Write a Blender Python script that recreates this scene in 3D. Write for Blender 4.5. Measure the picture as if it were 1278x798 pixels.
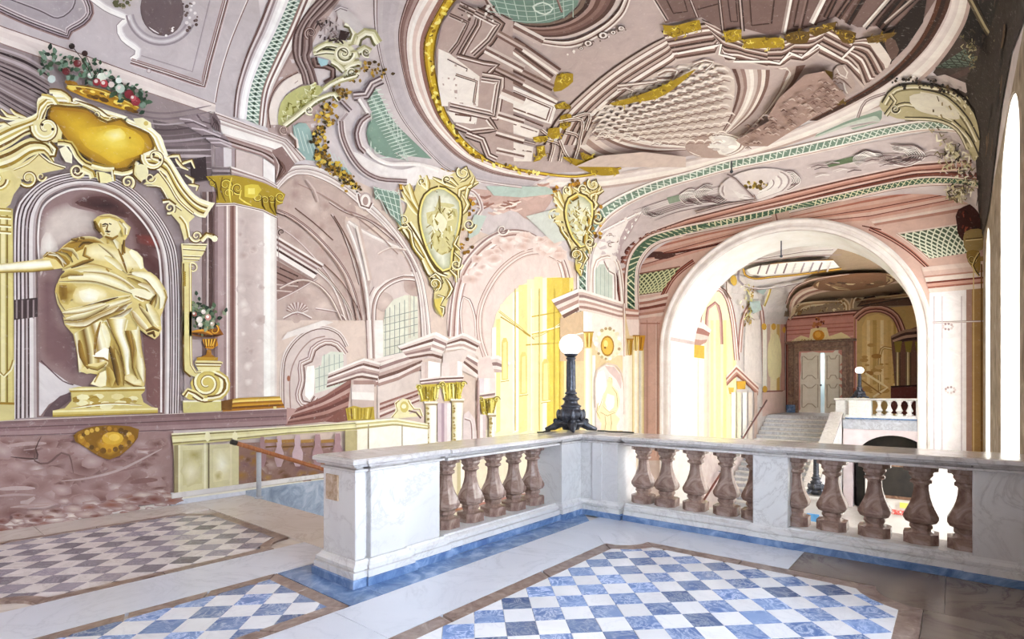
import bpy, bmesh, math, random
from math import sin, cos, pi, radians, sqrt
from mathutils import Vector, Matrix
from mathutils.geometry import delaunay_2d_cdt
random.seed(7)
SC = bpy.context.scene
COL = SC.collection
for o in list(bpy.data.objects): bpy.data.objects.remove(o)

# ---------------------------------------------------------------- camera (level, vertical shift lens)
FPX, CX, CY, YAW, EYE = 660.0, 655.0, 488.0, radians(39), 1.6
cd = bpy.data.cameras.new('camera'); cam = bpy.data.objects.new('camera', cd); COL.objects.link(cam)
cam.location = (0, 0, EYE); cam.rotation_euler = (pi/2, 0, YAW)
cd.sensor_width = 36; cd.lens = FPX/1278*36; cd.shift_x = -(CX-639)/1278; cd.shift_y = (CY-399)/1278
cd.clip_start = .05; cd.clip_end = 200
SC.camera = cam
# ---------------------------------------------------------------- world, daylight, exposure
w = bpy.data.worlds.new('daylight'); SC.world = w; w.use_nodes = True
bg = w.node_tree.nodes['Background']; bg.inputs[0].default_value = (.97, .97, 1, 1); bg.inputs[1].default_value = .17
SC.view_settings.view_transform = 'Standard'; SC.view_settings.look = 'None'
SC.view_settings.gamma = 1; SC.view_settings.exposure = 1.6
def area(name, loc, rot, sx, sy, power, col=(1, 1, 1)):
    d = bpy.data.lights.new(name, 'AREA'); d.shape = 'RECTANGLE'; d.size = sx; d.size_y = sy; d.energy = power; d.color = col
    o = bpy.data.objects.new(name, d); COL.objects.link(o); o.location = loc; o.rotation_euler = rot
    return o
# daylight standing in the tall window openings of the right wall (near hall, then far hall)
area('window_light', (1.0, 9.4, 1.9), (0, radians(90), 0), 6.6, 2.8, 165, (1, .98, .95))
area('window_light', (.98, 14.7, 1.8), (0, radians(90), 0), 6.2, 1.7, 125, (1, .975, .93))
area('window_light', (1.6, 2.2, 2.4), (0, radians(90), 0), 4.2, 2.6, 165, (.84, .91, 1))
area('window_light', (1.6, 25.5, 2.6), (0, radians(90), 0), 5.0, 2.4, 430, (1, .97, .9))
# unseen soft fill lamp added behind the camera, where the hall is left open
area('hall_fill_light', (-5.6, -5.5, 3.2), (radians(90), 0, 0), 5.5, 5.5, 62, (1, .96, .91))

# ---------------------------------------------------------------- node materials
def new_mat(name):
    m = bpy.data.materials.new(name); m.use_nodes = True
    nt = m.node_tree; b = nt.nodes['Principled BSDF']
    return m, nt, b
def _noise(nt, scale, detail=5, rough=.6, dist=0, coord='Object', stretch=None):
    tc = nt.nodes.new('ShaderNodeTexCoord'); n = nt.nodes.new('ShaderNodeTexNoise')
    n.inputs['Scale'].default_value = scale; n.inputs['Detail'].default_value = detail
    n.inputs['Roughness'].default_value = rough; n.inputs['Distortion'].default_value = dist
    src = tc.outputs[coord]
    if coord == 'World':
        pass
    if stretch:
        mp = nt.nodes.new('ShaderNodeMapping'); mp.inputs['Scale'].default_value = stretch
        nt.links.new(src, mp.inputs['Vector']); src = mp.outputs[0]
    nt.links.new(src, n.inputs['Vector'])
    return n
def _ramp(nt, fac, stops):
    r = nt.nodes.new('ShaderNodeValToRGB'); e = r.color_ramp.elements
    e[0].position, e[0].color = stops[0][0], (*stops[0][1], 1)
    e[1].position, e[1].color = stops[-1][0], (*stops[-1][1], 1)
    for p, c in stops[1:-1]:
        q = e.new(p); q.color = (*c, 1)
    nt.links.new(fac, r.inputs[0]); return r
def mottled(name, stops, scale=3, rough=.55, detail=6, dist=.4, bump=0, stretch=None, metal=0, vary=0):
    m, nt, b = new_mat(name)
    n = _noise(nt, scale, detail, .62, dist, stretch=stretch)
    r = _ramp(nt, n.outputs[0], stops); out = r.outputs[0]
    if vary:
        oi = nt.nodes.new('ShaderNodeObjectInfo'); mr = nt.nodes.new('ShaderNodeMapRange')
        mr.inputs['To Min'].default_value = 1-vary; mr.inputs['To Max'].default_value = 1+vary*.6
        nt.links.new(oi.outputs['Random'], mr.inputs[0])
        hs = nt.nodes.new('ShaderNodeHueSaturation'); nt.links.new(mr.outputs[0], hs.inputs['Value'])
        nt.links.new(out, hs.inputs['Color']); out = hs.outputs[0]
    nt.links.new(out, b.inputs['Base Color'])
    b.inputs['Roughness'].default_value = rough; b.inputs['Metallic'].default_value = metal
    if bump:
        n2 = _noise(nt, scale*6, 4); bp = nt.nodes.new('ShaderNodeBump'); bp.inputs['Strength'].default_value = bump
        bp.inputs['Distance'].default_value = .02
        nt.links.new(n2.outputs[0], bp.inputs['Height']); nt.links.new(bp.outputs[0], b.inputs['Normal'])
    return m
def marble(name, base, vein, scale=2.5, rough=.25, width=.06, cloud=None, vary=0):
    """veined stone: thin veins where a distorted noise crosses .5, over soft clouds"""
    m, nt, b = new_mat(name)
    n = _noise(nt, scale, 8, .65, 1.6)
    oi = nt.nodes.new('ShaderNodeObjectInfo')
    tc = [x for x in nt.nodes if x.type == 'TEX_COORD'][0]
    ad = nt.nodes.new('ShaderNodeVectorMath'); ad.operation = 'ADD'
    sc = nt.nodes.new('ShaderNodeVectorMath'); sc.operation = 'SCALE'
    cb = nt.nodes.new('ShaderNodeCombineXYZ')
    for k in range(3): nt.links.new(oi.outputs['Random'], cb.inputs[k])
    nt.links.new(cb.outputs[0], sc.inputs[0]); sc.inputs['Scale'].default_value = 37
    nt.links.new(tc.outputs['Object'], ad.inputs[0]); nt.links.new(sc.outputs[0], ad.inputs[1]); nt.links.new(ad.outputs[0], n.inputs['Vector'])
    sb = nt.nodes.new('ShaderNodeMath'); sb.operation = 'SUBTRACT'; sb.inputs[1].default_value = .5
    ab = nt.nodes.new('ShaderNodeMath'); ab.operation = 'ABSOLUTE'
    nt.links.new(n.outputs[0], sb.inputs[0]); nt.links.new(sb.outputs[0], ab.inputs[0])
    r = _ramp(nt, ab.outputs[0], [(0, vein), (width, tuple(.75*a+.25*b_ for a, b_ in zip(base, vein))), (width*3, base)])
    out = r.outputs[0]
    n2 = _noise(nt, scale*.5, 4, .5, .6); nt.links.new(ad.outputs[0], n2.inputs['Vector'])
    c2 = cloud or tuple(x*.86 for x in base)
    mr = nt.nodes.new('ShaderNodeMapRange'); mr.inputs[1].default_value = .45; mr.inputs[2].default_value = .7
    nt.links.new(n2.outputs[0], mr.inputs[0])
    mx = nt.nodes.new('ShaderNodeMix'); mx.data_type = 'RGBA'
    nt.links.new(mr.outputs[0], mx.inputs[0]); nt.links.new(out, mx.inputs[6]); mx.inputs[7].default_value = (*c2, 1)
    out = mx.outputs[2]
    if vary:
        mr2 = nt.nodes.new('ShaderNodeMapRange'); mr2.inputs['To Min'].default_value = 1-vary; mr2.inputs['To Max'].default_value = 1+vary
        nt.links.new(oi.outputs['Random'], mr2.inputs[0])
        hs = nt.nodes.new('ShaderNodeHueSaturation'); nt.links.new(mr2.outputs[0], hs.inputs['Value'])
        nt.links.new(out, hs.inputs['Color']); out = hs.outputs[0]
    nt.links.new(out, b.inputs['Base Color']); b.inputs['Roughness'].default_value = rough
    return m
def fresco_mat():
    """pigment kept per vertex, under the mottling and scratches of old lime plaster"""
    m, nt, b = new_mat('fresco_paint')
    at = nt.nodes.new('ShaderNodeVertexColor'); at.layer_name = 'pigment'
    n = _noise(nt, 3.2, 9, .72, .8); r = _ramp(nt, n.outputs[0], [(.3, (.83, .835, .80)), (.5, (.975, 1.0, .965)), (.68, (1.09, 1.13, 1.08))])
    mx = nt.nodes.new('ShaderNodeMix'); mx.data_type = 'RGBA'; mx.blend_type = 'MULTIPLY'; mx.inputs[0].default_value = .8
    gm = nt.nodes.new('ShaderNodeGamma'); gm.inputs[1].default_value = 1.3; nt.links.new(at.outputs[0], gm.inputs[0])
    nt.links.new(gm.outputs[0], mx.inputs[6]); nt.links.new(r.outputs[0], mx.inputs[7])
    n2 = _noise(nt, 14, 6, .75, .3); r2 = _ramp(nt, n2.outputs[0], [(.58, (0, 0, 0)), (.78, (.4, .4, .4))])
    m2 = nt.nodes.new('ShaderNodeMix'); m2.data_type = 'RGBA'; nt.links.new(r2.outputs[0], m2.inputs[0])
    nt.links.new(mx.outputs[2], m2.inputs[6]); m2.inputs[7].default_value = (.86, .8, .76, 1)
    nt.links.new(m2.outputs[2], b.inputs['Base Color']); b.inputs['Roughness'].default_value = .8
    return m
FR = fresco_mat()
M = dict(
 plaster=mottled('rose_plaster', [(.3, (.56, .44, .42)), (.5, (.68, .57, .54)), (.72, (.78, .70, .67))], 1.6, .85, 6, .5),
 vault=mottled('vault_plaster', [(.3, (.56, .50, .51)), (.5, (.66, .60, .61)), (.72, (.76, .72, .72))], 1.4, .85, 6, .5),
 dado=mottled('dado_plaster', [(.28, (.33, .19, .17)), (.42, (.55, .37, .35)), (.55, (.62, .45, .45)), (.72, (.78, .66, .65))], 2.0, .8, 9, 1.0, bump=.2),
 white=marble('white_marble', (.80, .79, .78), (.62, .60, .59), 1.6, .35, .02, cloud=(.70, .68, .68)),
 rail=marble('coping_marble', (.72, .69, .67), (.55, .51, .49), 2.2, .14, .03),
 plinth=mottled('blue_grey_marble', [(.3, (.07, .13, .29)), (.5, (.14, .24, .45)), (.7, (.34, .46, .68))], 5, .25, 8, 1.2),
 brown=mottled('brown_breccia', [(.3, (.12, .065, .05)), (.48, (.27, .19, .16)), (.62, (.37, .28, .24)), (.75, (.58, .49, .45))], 7, .28, 8, 1.4),
 balu=mottled('red_brown_marble', [(.28, (.13, .065, .05)), (.47, (.29, .185, .145)), (.6, (.43, .31, .26)), (.75, (.66, .54, .49))], 6, .22, 8, 1.5, vary=.12),
 slab=marble('pale_floor_marble', (.74, .77, .86), (.62, .65, .74), 1.2, .22, .02, cloud=(.67, .71, .80)),  # bluish cast of the skylight is put into this white marble's colour
 cream=marble('cream_floor_marble', (.76, .71, .67), (.62, .55, .50), 1.6, .25, .03, cloud=(.68, .62, .57)),
 drab=marble('drab_floor_marble', (.30, .25, .21), (.16, .12, .10), 1.6, .25, .04, cloud=(.20, .155, .13)),
 twhite=marble('white_tile_marble', (.86, .88, .93), (.76, .78, .84), 2.6, .2, .02, vary=.05),  # white leans blue: cool daylight on the floor put into the base colour
 tblue=marble('blue_tile_marble', (.10, .18, .42), (.50, .60, .80), 7, .2, .04, cloud=(.20, .30, .54), vary=.4),
 tgrey=marble('grey_violet_tile_marble', (.22, .20, .26), (.42, .40, .46), 7, .25, .04, cloud=(.31, .29, .34), vary=.4),
 tpale=marble('pale_tile_marble', (.84, .80, .81), (.6, .55, .56), 2.6, .25, .02, vary=.05),
 iron=mottled('lamp_iron', [(.3, (.03, .035, .045)), (.6, (.10, .11, .14)), (.8, (.3, .32, .36))], 14, .35, 6, .5, metal=.7),
 wood=mottled('handrail_wood', [(.3, (.28, .09, .03)), (.6, (.46, .17, .06)), (.8, (.56, .26, .1))], 6, .3, 5, .5, stretch=(1, 8, 1)),
 post=mottled('grey_painted_metal', [(.3, (.42, .46, .52)), (.7, (.58, .62, .68))], 8, .4, 3),
 black=mottled('black_ferrule', [(.3, (.01, .01, .01)), (.7, (.03, .03, .03))], 8, .4, 3),
 door=mottled('cream_door_paint', [(.3, (.66, .60, .50)), (.7, (.76, .71, .62))], 3, .5, 4),
 doorline=mottled('door_moulding_paint', [(.3, (.36, .28, .2)), (.7, (.5, .42, .32))], 3, .5, 4),
 reveal=mottled('reveal_plaster', [(.3, (.62, .60, .54)), (.7, (.84, .83, .80))], 2, .8, 5),
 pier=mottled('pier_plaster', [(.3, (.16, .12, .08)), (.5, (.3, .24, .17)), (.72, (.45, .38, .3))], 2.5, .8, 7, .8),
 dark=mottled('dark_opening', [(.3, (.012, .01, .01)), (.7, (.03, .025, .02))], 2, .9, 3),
 stair=marble('stair_marble', (.62, .64, .70), (.4, .4, .45), 2.2, .3, .05),
 brownframe=mottled('brown_marble_frame', [(.3, (.09, .04, .025)), (.5, (.2, .11, .07)), (.7, (.36, .23, .15))], 4, .3, 8, 1.2),
)
m, nt, b = new_mat('lamp_globe_glass'); b.inputs['Base Color'].default_value = (1, 1, 1, 1)
b.inputs['Emission Color'].default_value = (1, .98, .95, 1); b.inputs['Emission Strength'].default_value = 1.6; b.inputs['Roughness'].default_value = .2
M['globe'] = m
m, nt, b = new_mat('window_glass'); b.inputs['Base Color'].default_value = (.9, .95, 1, 1); b.inputs['Roughness'].default_value = .05
b.inputs['Transmission Weight'].default_value = 1; b.inputs['IOR'].default_value = 1.02; M['glass'] = m

# ---------------------------------------------------------------- object helpers
def link(name, me, mat=None, parent=None, loc=None):
    o = bpy.data.objects.new(name, me); COL.objects.link(o)
    if mat: me.materials.append(mat)
    if loc: o.location = loc
    if parent: o.parent = parent
    return o
def mesh(name, vs, fs, smooth=False):
    me = bpy.data.meshes.new(name); me.from_pydata([tuple(v) for v in vs], [], fs); me.update()
    if smooth: me.polygons.foreach_set('use_smooth', [True]*len(me.polygons))
    return me
def thing(name, label, cat, loc=(0, 0, 0), rz=0, group=None):
    o = bpy.data.objects.new(name, None); COL.objects.link(o); o.location = loc; o.rotation_euler = (0, 0, rz)
    o['label'] = label; o['category'] = cat
    if group: o['group'] = group
    return o
def tag(o, label, cat, group=None):
    o['label'] = label; o['category'] = cat
    if group: o['group'] = group
    return o
def struct(o, label=None):
    o['kind'] = 'structure'
    if label: o['label'] = label
    return o
class MB:
    def __init__(s): s.v = []; s.f = []
    def box(s, x0, x1, y0, y1, z0, z1):
        b = len(s.v); s.v += [(x, y, z) for z in (z0, z1) for y in (y0, y1) for x in (x0, x1)]
        s.f += [tuple(b+i for i in q) for q in ((0, 2, 3, 1), (4, 5, 7, 6), (0, 1, 5, 4), (2, 6, 7, 3), (0, 4, 6, 2), (1, 3, 7, 5))]
        return s
    def bbox(s, x0, x1, y0, y1, z0, z1, c=.008):
        """box with chamfered vertical and horizontal edges"""
        rings = [(z0, c), (z0+c, 0), (z1-c, 0), (z1, c)]
        b = len(s.v)
        for z, i in rings:
            a = c
            pts = [(x0+i+a*(i == 0), y0+i), (x1-i-a*(i == 0), y0+i), (x1-i, y0+i+a*(i == 0)), (x1-i, y1-i-a*(i == 0)), (x1-i-a*(i == 0), y1-i), (x0+i+a*(i == 0), y1-i), (x0+i, y1-i-a*(i == 0)), (x0+i, y0+i+a*(i == 0))]
            s.v += [(p[0], p[1], z) for p in pts]
        for r in range(3):
            for k in range(8):
                s.f.append((b+r*8+k, b+r*8+(k+1) % 8, b+r*8+8+(k+1) % 8, b+r*8+8+k))
        s.f.append(tuple(b+7-k for k in range(8))); s.f.append(tuple(b+24+k for k in range(8)))
        return s
    def prism(s, poly, z0, z1):
        b = len(s.v); n = len(poly)
        s.v += [(p[0], p[1], z0) for p in poly]+[(p[0], p[1], z1) for p in poly]
        s.f += [(b+k, b+(k+1) % n, b+n+(k+1) % n, b+n+k) for k in range(n)]
        s.f += [tuple(b+n-1-k for k in range(n)), tuple(b+n+k for k in range(n))]
        return s
    def lathe(s, prof, n=24, c=(0, 0, 0), sq=0, rot=0):
        """turned profile; sq>0 squares the section off into an octagon with unequal sides"""
        b = len(s.v)
        for r, z in prof:
            for k in range(n):
                a = 2*pi*k/n+rot
                q = 1.0
                if sq:
                    q = 1/max(abs(cos(a)), abs(sin(a))); q = min(q, sq)
                s.v.append((c[0]+r*q*cos(a), c[1]+r*q*sin(a), c[2]+z))
        for i in range(len(prof)-1):
            for k in range(n):
                s.f.append((b+i*n+k, b+i*n+(k+1) % n, b+(i+1)*n+(k+1) % n, b+(i+1)*n+k))
        s.f.append(tuple(b+n-1-k for k in range(n))); s.f.append(tuple(b+(len(prof)-1)*n+k for k in range(n)))
        return s
    def tube(s, pts, r, n=10, close=False):
        pts = [Vector(p) for p in pts]; b = len(s.v); m = len(pts)
        rs = r if isinstance(r, (list, tuple)) else [r]*m
        up = None
        for i, p in enumerate(pts):
            d = (pts[min(i+1, m-1)]-pts[max(i-1, 0)]).normalized()
            if up is None: up = Vector((0, 0, 1)) if abs(d.z) < .9 else Vector((1, 0, 0))
            x = d.cross(up).normalized(); y = x.cross(d).normalized(); up = y
            for k in range(n):
                a = 2*pi*k/n; s.v.append(tuple(p+x*cos(a)*rs[i]+y*sin(a)*rs[i]))
        for i in range(m-1):
            for k in range(n):
                s.f.append((b+i*n+k, b+i*n+(k+1) % n, b+(i+1)*n+(k+1) % n, b+(i+1)*n+k))
        s.f.append(tuple(b+n-1-k for k in range(n))); s.f.append(tuple(b+(m-1)*n+k for k in range(n)))
        return s
    def ball(s, c, r, n=16, m=10, sc=(1, 1, 1)):
        b = len(s.v)
        for i in range(m+1):
            t = pi*i/m
            for k in range(n):
                a = 2*pi*k/n; s.v.append((c[0]+r*sc[0]*sin(t)*cos(a), c[1]+r*sc[1]*sin(t)*sin(a), c[2]-r*sc[2]*cos(t)))
        for i in range(m):
            for k in range(n):
                s.f.append((b+i*n+k, b+i*n+(k+1) % n, b+(i+1)*n+(k+1) % n, b+(i+1)*n+k))
        return s
    def sweep(s, path, prof, closed=False):
        """profile (out, z) carried along a plan path of 2D points, mitred; out is to the right of travel"""
        n = len(path); k = len(prof); b = len(s.v)
        for i in range(n):
            p = Vector(path[i])
            d0 = (Vector(path[i])-Vector(path[i-1])).normalized() if (i > 0 or closed) else None
            d1 = (Vector(path[(i+1) % n])-Vector(path[i])).normalized() if (i < n-1 or closed) else None
            d0 = d0 or d1; d1 = d1 or d0
            n0 = Vector((d0.y, -d0.x)); n1 = Vector((d1.y, -d1.x)); m_ = (n0+n1).normalized(); m_ = m_/max(.3, m_.dot(n0))
            for o, z in prof: s.v.append((p.x+m_.x*o, p.y+m_.y*o, z))
        for i in range(n-1+(1 if closed else 0)):
            for j in range(k):
                a = b+i*k+j; a2 = b+i*k+(j+1) % k; c = b+((i+1) % n)*k+(j+1) % k; d = b+((i+1) % n)*k+j
                s.f.append((a, a2, c, d))
        if not closed:
            s.f.append(tuple(b+j for j in range(k))); s.f.append(tuple(b+(n-1)*k+k-1-j for j in range(k)))
        return s
    def build(s, name, mat, parent=None, smooth=False, loc=None):
        me = mesh(name, s.v, s.f, smooth)
        bm = bmesh.new(); bm.from_mesh(me); bmesh.ops.recalc_face_normals(bm, faces=bm.faces); bm.to_mesh(me); bm.free()
        return link(name, me, mat, parent, loc)

# ---------------------------------------------------------------- reading the survey: rays from the survey station (0, 0, 1.6) to the room's surfaces
FW = Vector((-sin(YAW), cos(YAW), 0)); RT = Vector((cos(YAW), sin(YAW), 0)); EY = Vector((0, 0, EYE))
def ray(px, py): return FW*FPX+RT*(px-CX)+Vector((0, 0, CY-py))
def onz(px, py, z=0): d = ray(px, py); return EY+d*((z-EYE)/d.z)
def onx(px, py, x): d = ray(px, py); return EY+d*(x/d.x)
def ony(px, py, y): d = ray(px, py); return EY+d*(y/d.y)
XL, XR = -8.5, .56
XM, XH = (XL+XR)/2, (XR-XL)/2
YA, YB, YC, YD = 3.92, 13.88, 16.8, 18.9       # rib A, rib B, arch wall front and back
YE = 37.4                                       # far wall with the double door
ZS = 5.3
def zc(y):
    if y <= YB: return 7.52
    if y <= YC: return 7.52-(y-YB)/(YC-YB)*.67
    return 7.3
def vault_z(x, y, n=3.0):
    u = min(1, abs((x-XM)/XH)); return ZS+(zc(y)-ZS)*(1-u**n)**(1/n)
def cast_shell(px, py, off=0, snap=True):
    d = ray(px, py).normalized(); 
    def out(t):
        p = EY+d*t
        if snap and p.y >= YC: return True
        if p.x <= XL or p.x >= XR: return True
        return p.z > ZS and p.z > vault_z(p.x, p.y)
    a, b = 0, 60
    for _ in range(26):
        m_ = (a+b)/2
        if out(m_): b = m_
        else: a = m_
    p = EY+d*a
    if p.z <= ZS: nrm = Vector((1, 0, 0)) if p.x < XM else Vector((-1, 0, 0))
    else:
        u = (p.x-XM)/XH; w_ = (p.z-ZS)/(zc(p.y)-ZS)
        nrm = -Vector((3*abs(u)**2*(1 if u > 0 else -1)/XH, 0, 3*max(w_, 0)**2/(zc(p.y)-ZS))).normalized()
    if snap and p.y > YC-.012: return cast_arch(px, py, off+.004)
    return p+nrm*off
def cast_far(px, py, off=0):
    p = cast_shell(px, py, off, False)
    return cast_door(px, py, off) if p.y > YE-.01 else p
def cast_arch(px, py, off=0): p = ony(px, py, YC); p.y -= off; return p
def cast_door(px, py, off=0): p = ony(px, py, YE); p.y -= off; return p
def cast_right(px, py, off=0): p = onx(px, py, XR); p.x -= off; return p
CAST = dict(shell=cast_shell, far=cast_far, arch=cast_arch, door=cast_door, right=cast_right)

# ---------------------------------------------------------------- fresco painter: thin coats of pigment laid on the plaster
def hexc(h):
    r, g, b = (int(h[i:i+2], 16)/255 for i in (0, 2, 4))
    f = lambda c: c/12.92 if c <= .04045 else ((c+.055)/1.055)**2.4
    return (f(r), f(g), f(b))
def C_(c): return hexc(c) if isinstance(c, str) else c
def smooth(pts, step=7, closed=False):
    """Catmull-Rom through the points"""
    n = len(pts); out = []
    rng = range(n if closed else n-1)
    for i in rng:
        g = lambda k: pts[k % n] if closed else pts[max(0, min(n-1, k))]
        p0, p1, p2, p3 = g(i-1), g(i), g(i+1), g(i+2)
        L = math.dist(p1[:2], p2[:2]); m_ = max(1, int(L/step))
        for j in range(m_):
            t = j/m_
            out.append(tuple(.5*(2*b+(c-a)*t+(2*a-5*b+4*c-d)*t*t+(3*b-a-3*c+d)*t**3) for a, b, c, d in zip(p0, p1, p2, p3)))
    if not closed: out.append(tuple(pts[-1]))
    return out
def resample(pts, n):
    L = [0]
    for a, b in zip(pts, pts[1:]): L.append(L[-1]+math.dist(a[:2], b[:2]))
    out = []; j = 0
    for i in range(n):
        s = L[-1]*i/(n-1)
        while j < len(pts)-2 and L[j+1] < s: j += 1
        t = (s-L[j])/max(1e-9, L[j+1]-L[j]); t = min(1, max(0, t))
        out.append(tuple(a+(b-a)*t for a, b in zip(pts[j], pts[j+1])))
    return out
class Paint:
    def __init__(s, surf='shell', base=.004, step=.0006):
        s.cast = CAST[surf]; s.surf = surf; s.off = base; s.step = step; s.v = []; s.f = []; s.c = []
    def pt(s, x, y, c, off): s.v.append(s.cast(x, y, off)); s.c.append(c); return len(s.v)-1
    def fill(s, poly, col, sm=False, grid=8, col2=None, axis=1, edge=None, feather=8):
        """flat coat; col2 lets the pigment change evenly from the first colour along an axis"""
        s.off += s.step; col = C_(col)
        if sm: poly = smooth(poly, 7, True)
        else:
            q = []
            for a, b in zip(poly, poly[1:]+poly[:1]):
                m_ = max(1, int(math.dist(a, b)/8))
                q += [(a[0]+(b[0]-a[0])*j/m_, a[1]+(b[1]-a[1])*j/m_) for j in range(m_)]
            poly = q
        xs = [p[0] for p in poly]; ys = [p[1] for p in poly]
        def inside(x, y):
            r = False; n = len(poly)
            for i in range(n):
                x1, y1 = poly[i]; x2, y2 = poly[i-1]
                if (y1 > y) != (y2 > y) and x < (x2-x1)*(y-y1)/(y2-y1)+x1: r = not r
            return r
        vs = [Vector(p) for p in poly]; n = len(vs)
        if s.surf in ('shell', 'far', 'door') or col2 or edge:
            gx = min(xs)+grid/2
            while gx < max(xs):
                gy = min(ys)+grid/2
                while gy < max(ys):
                    if inside(gx, gy): vs.append(Vector((gx+random.uniform(-1, 1), gy+random.uniform(-1, 1))))
                    gy += grid
                gx += grid
        r = delaunay_2d_cdt(vs, [], [list(range(n))], 1, 1e-4)
        if col2:
            col2 = C_(col2); A = ys if axis == 1 else xs; lo, hi = min(A), max(A)
        ids = []
        if edge:
            edge = C_(edge); n0 = len(poly)
            def dist(x, y):
                m_ = 1e9
                for i in range(n0):
                    (ax, ay), (bx, by) = poly[i-1], poly[i]; L2 = (bx-ax)**2+(by-ay)**2 or 1e-9
                    t = max(0, min(1, ((x-ax)*(bx-ax)+(y-ay)*(by-ay))/L2)); m_ = min(m_, (x-ax-t*(bx-ax))**2+(y-ay-t*(by-ay))**2)
                return sqrt(m_)
        for p in r[0]:
            c = col
            if edge: t = min(1, dist(p.x, p.y)/feather); c = tuple(a+(b-a)*t for a, b in zip(edge, col))
            if col2:
                t = ((p.y if axis == 1 else p.x)-lo)/max(1e-6, hi-lo); c = tuple(a+(b-a)*t for a, b in zip(col, col2))
            ids.append(s.pt(p.x, p.y, c, s.off))
        for f in r[2]: s.f.append(tuple(ids[i] for i in f))
        return s
    def ruled(s, top, bot, cols, wts=None, sm=False, blend=False, n=None):
        """stripes running between two edge lines: how mouldings, shafts and rims are painted"""
        s.off += s.step
        if sm: top = smooth(top, 8); bot = smooth(bot, 8)
        n = n or max(2, int(max(sum(math.dist(a, b) for a, b in zip(L, L[1:])) for L in (top, bot))/7)+2)
        top = resample(top, n); bot = resample(bot, n)
        cols = [C_(c) for c in cols]; k = len(cols); wts = wts or [1]*(k-1 if blend else k); T = sum(wts)
        fr = [0]
        for w_ in wts: fr.append(fr[-1]+w_/T)
        if blend:
            rows = [[s.pt(a[0]+(b[0]-a[0])*fr[j], a[1]+(b[1]-a[1])*fr[j], cols[j], s.off) for a, b in zip(top, bot)] for j in range(k)]
            for j in range(k-1):
                for i in range(n-1): s.f.append((rows[j][i], rows[j][i+1], rows[j+1][i+1], rows[j+1][i]))
        else:
            for j in range(k):
                r0 = [s.pt(a[0]+(b[0]-a[0])*fr[j], a[1]+(b[1]-a[1])*fr[j], cols[j], s.off) for a, b in zip(top, bot)]
                r1 = [s.pt(a[0]+(b[0]-a[0])*fr[j+1], a[1]+(b[1]-a[1])*fr[j+1], cols[j], s.off) for a, b in zip(top, bot)]
                for i in range(n-1): s.f.append((r0[i], r0[i+1], r1[i+1], r1[i]))
        return s
    def stroke(s, pts, w_, cols, sm=True, taper=False, wts=None, blend=False):
        """brush stroke of width w_ about a line; taper thins both ends"""
        if sm and len(pts) > 2: pts = smooth(pts, 6)
        else:
            q = []
            for a, b in zip(pts, pts[1:]):
                m_ = max(1, int(math.dist(a, b)/7)); q += [(a[0]+(b[0]-a[0])*j/m_, a[1]+(b[1]-a[1])*j/m_) for j in range(m_)]
            pts = q+[pts[-1]]
        n = len(pts); A = []; B = []
        for i in range(n):
            a = pts[max(0, i-1)]; b = pts[min(n-1, i+1)]; dx, dy = b[0]-a[0], b[1]-a[1]; L = math.hypot(dx, dy) or 1
            h = w_[0]+(w_[1]-w_[0])*i/max(1, n-1) if isinstance(w_, tuple) else w_
            h /= 2
            if taper: h *= max(.12, sin(pi*(i+.3)/(n-.4)))**.6 if n > 1 else 1
            A.append((pts[i][0]-dy/L*h, pts[i][1]+dx/L*h)); B.append((pts[i][0]+dy/L*h, pts[i][1]-dx/L*h))
        if isinstance(cols, (str, tuple)) and not (isinstance(cols, tuple) and isinstance(cols[0], str)): cols = [cols]
        s.off += s.step; cc = [C_(c) for c in cols]; k = len(cc); wts = wts or [1]*k; T = sum(wts); fr = [0]
        for x in wts: fr.append(fr[-1]+x/T)
        if blend and k > 1:
            fr = [j/(k-1) for j in range(k)]
            rows = [[s.pt(a[0]+(b[0]-a[0])*fr[j], a[1]+(b[1]-a[1])*fr[j], cc[j], s.off) for a, b in zip(A, B)] for j in range(k)]
            for j in range(k-1):
                for i in range(n-1): s.f.append((rows[j][i], rows[j][i+1], rows[j+1][i+1], rows[j+1][i]))
            return s
        for j in range(k):
            r0 = [s.pt(a[0]+(b[0]-a[0])*fr[j], a[1]+(b[1]-a[1])*fr[j], cc[j], s.off) for a, b in zip(A, B)]
            r1 = [s.pt(a[0]+(b[0]-a[0])*fr[j+1], a[1]+(b[1]-a[1])*fr[j+1], cc[j], s.off) for a, b in zip(A, B)]
            for i in range(n-1): s.f.append((r0[i], r0[i+1], r1[i+1], r1[i]))
        return s
    def lines(s, ls, w_, col, sm=True, taper=False):
        for l in ls: s.off -= s.step*.6; s.stroke(l, w_, col, sm, taper)
        return s
    def scroll(s, x, y, r, turns=1.4, a0=0, flip=1, cols=('8f7a3c', 'fbf6dc', 'd8c476'), w_=None):
        """volute"""
        n = int(18*turns); pts = []
        for i in range(n+1):
            t = i/n; a = a0+flip*2*pi*turns*t; q = r*(1-.85*t); pts.append((x+q*cos(a), y+q*sin(a)))
        s.stroke(pts, w_ or (r*.55, r*.18), cols, sm=False); return s
    def leaf(s, x, y, L, a, w_=.35, col='5f7a58', vein=None):
        s.off += s.step*.15
        ca, sa = cos(a), sin(a)
        P = [(0, 0), (.35, w_), (.7, w_*.75), (1, 0), (.7, -w_*.75), (.35, -w_)]
        ids = [s.pt(x+L*(u*ca-v*sa), y+L*(u*sa+v*ca), C_(col), s.off) for u, v in P]
        s.f.append(tuple(ids)); return s
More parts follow.
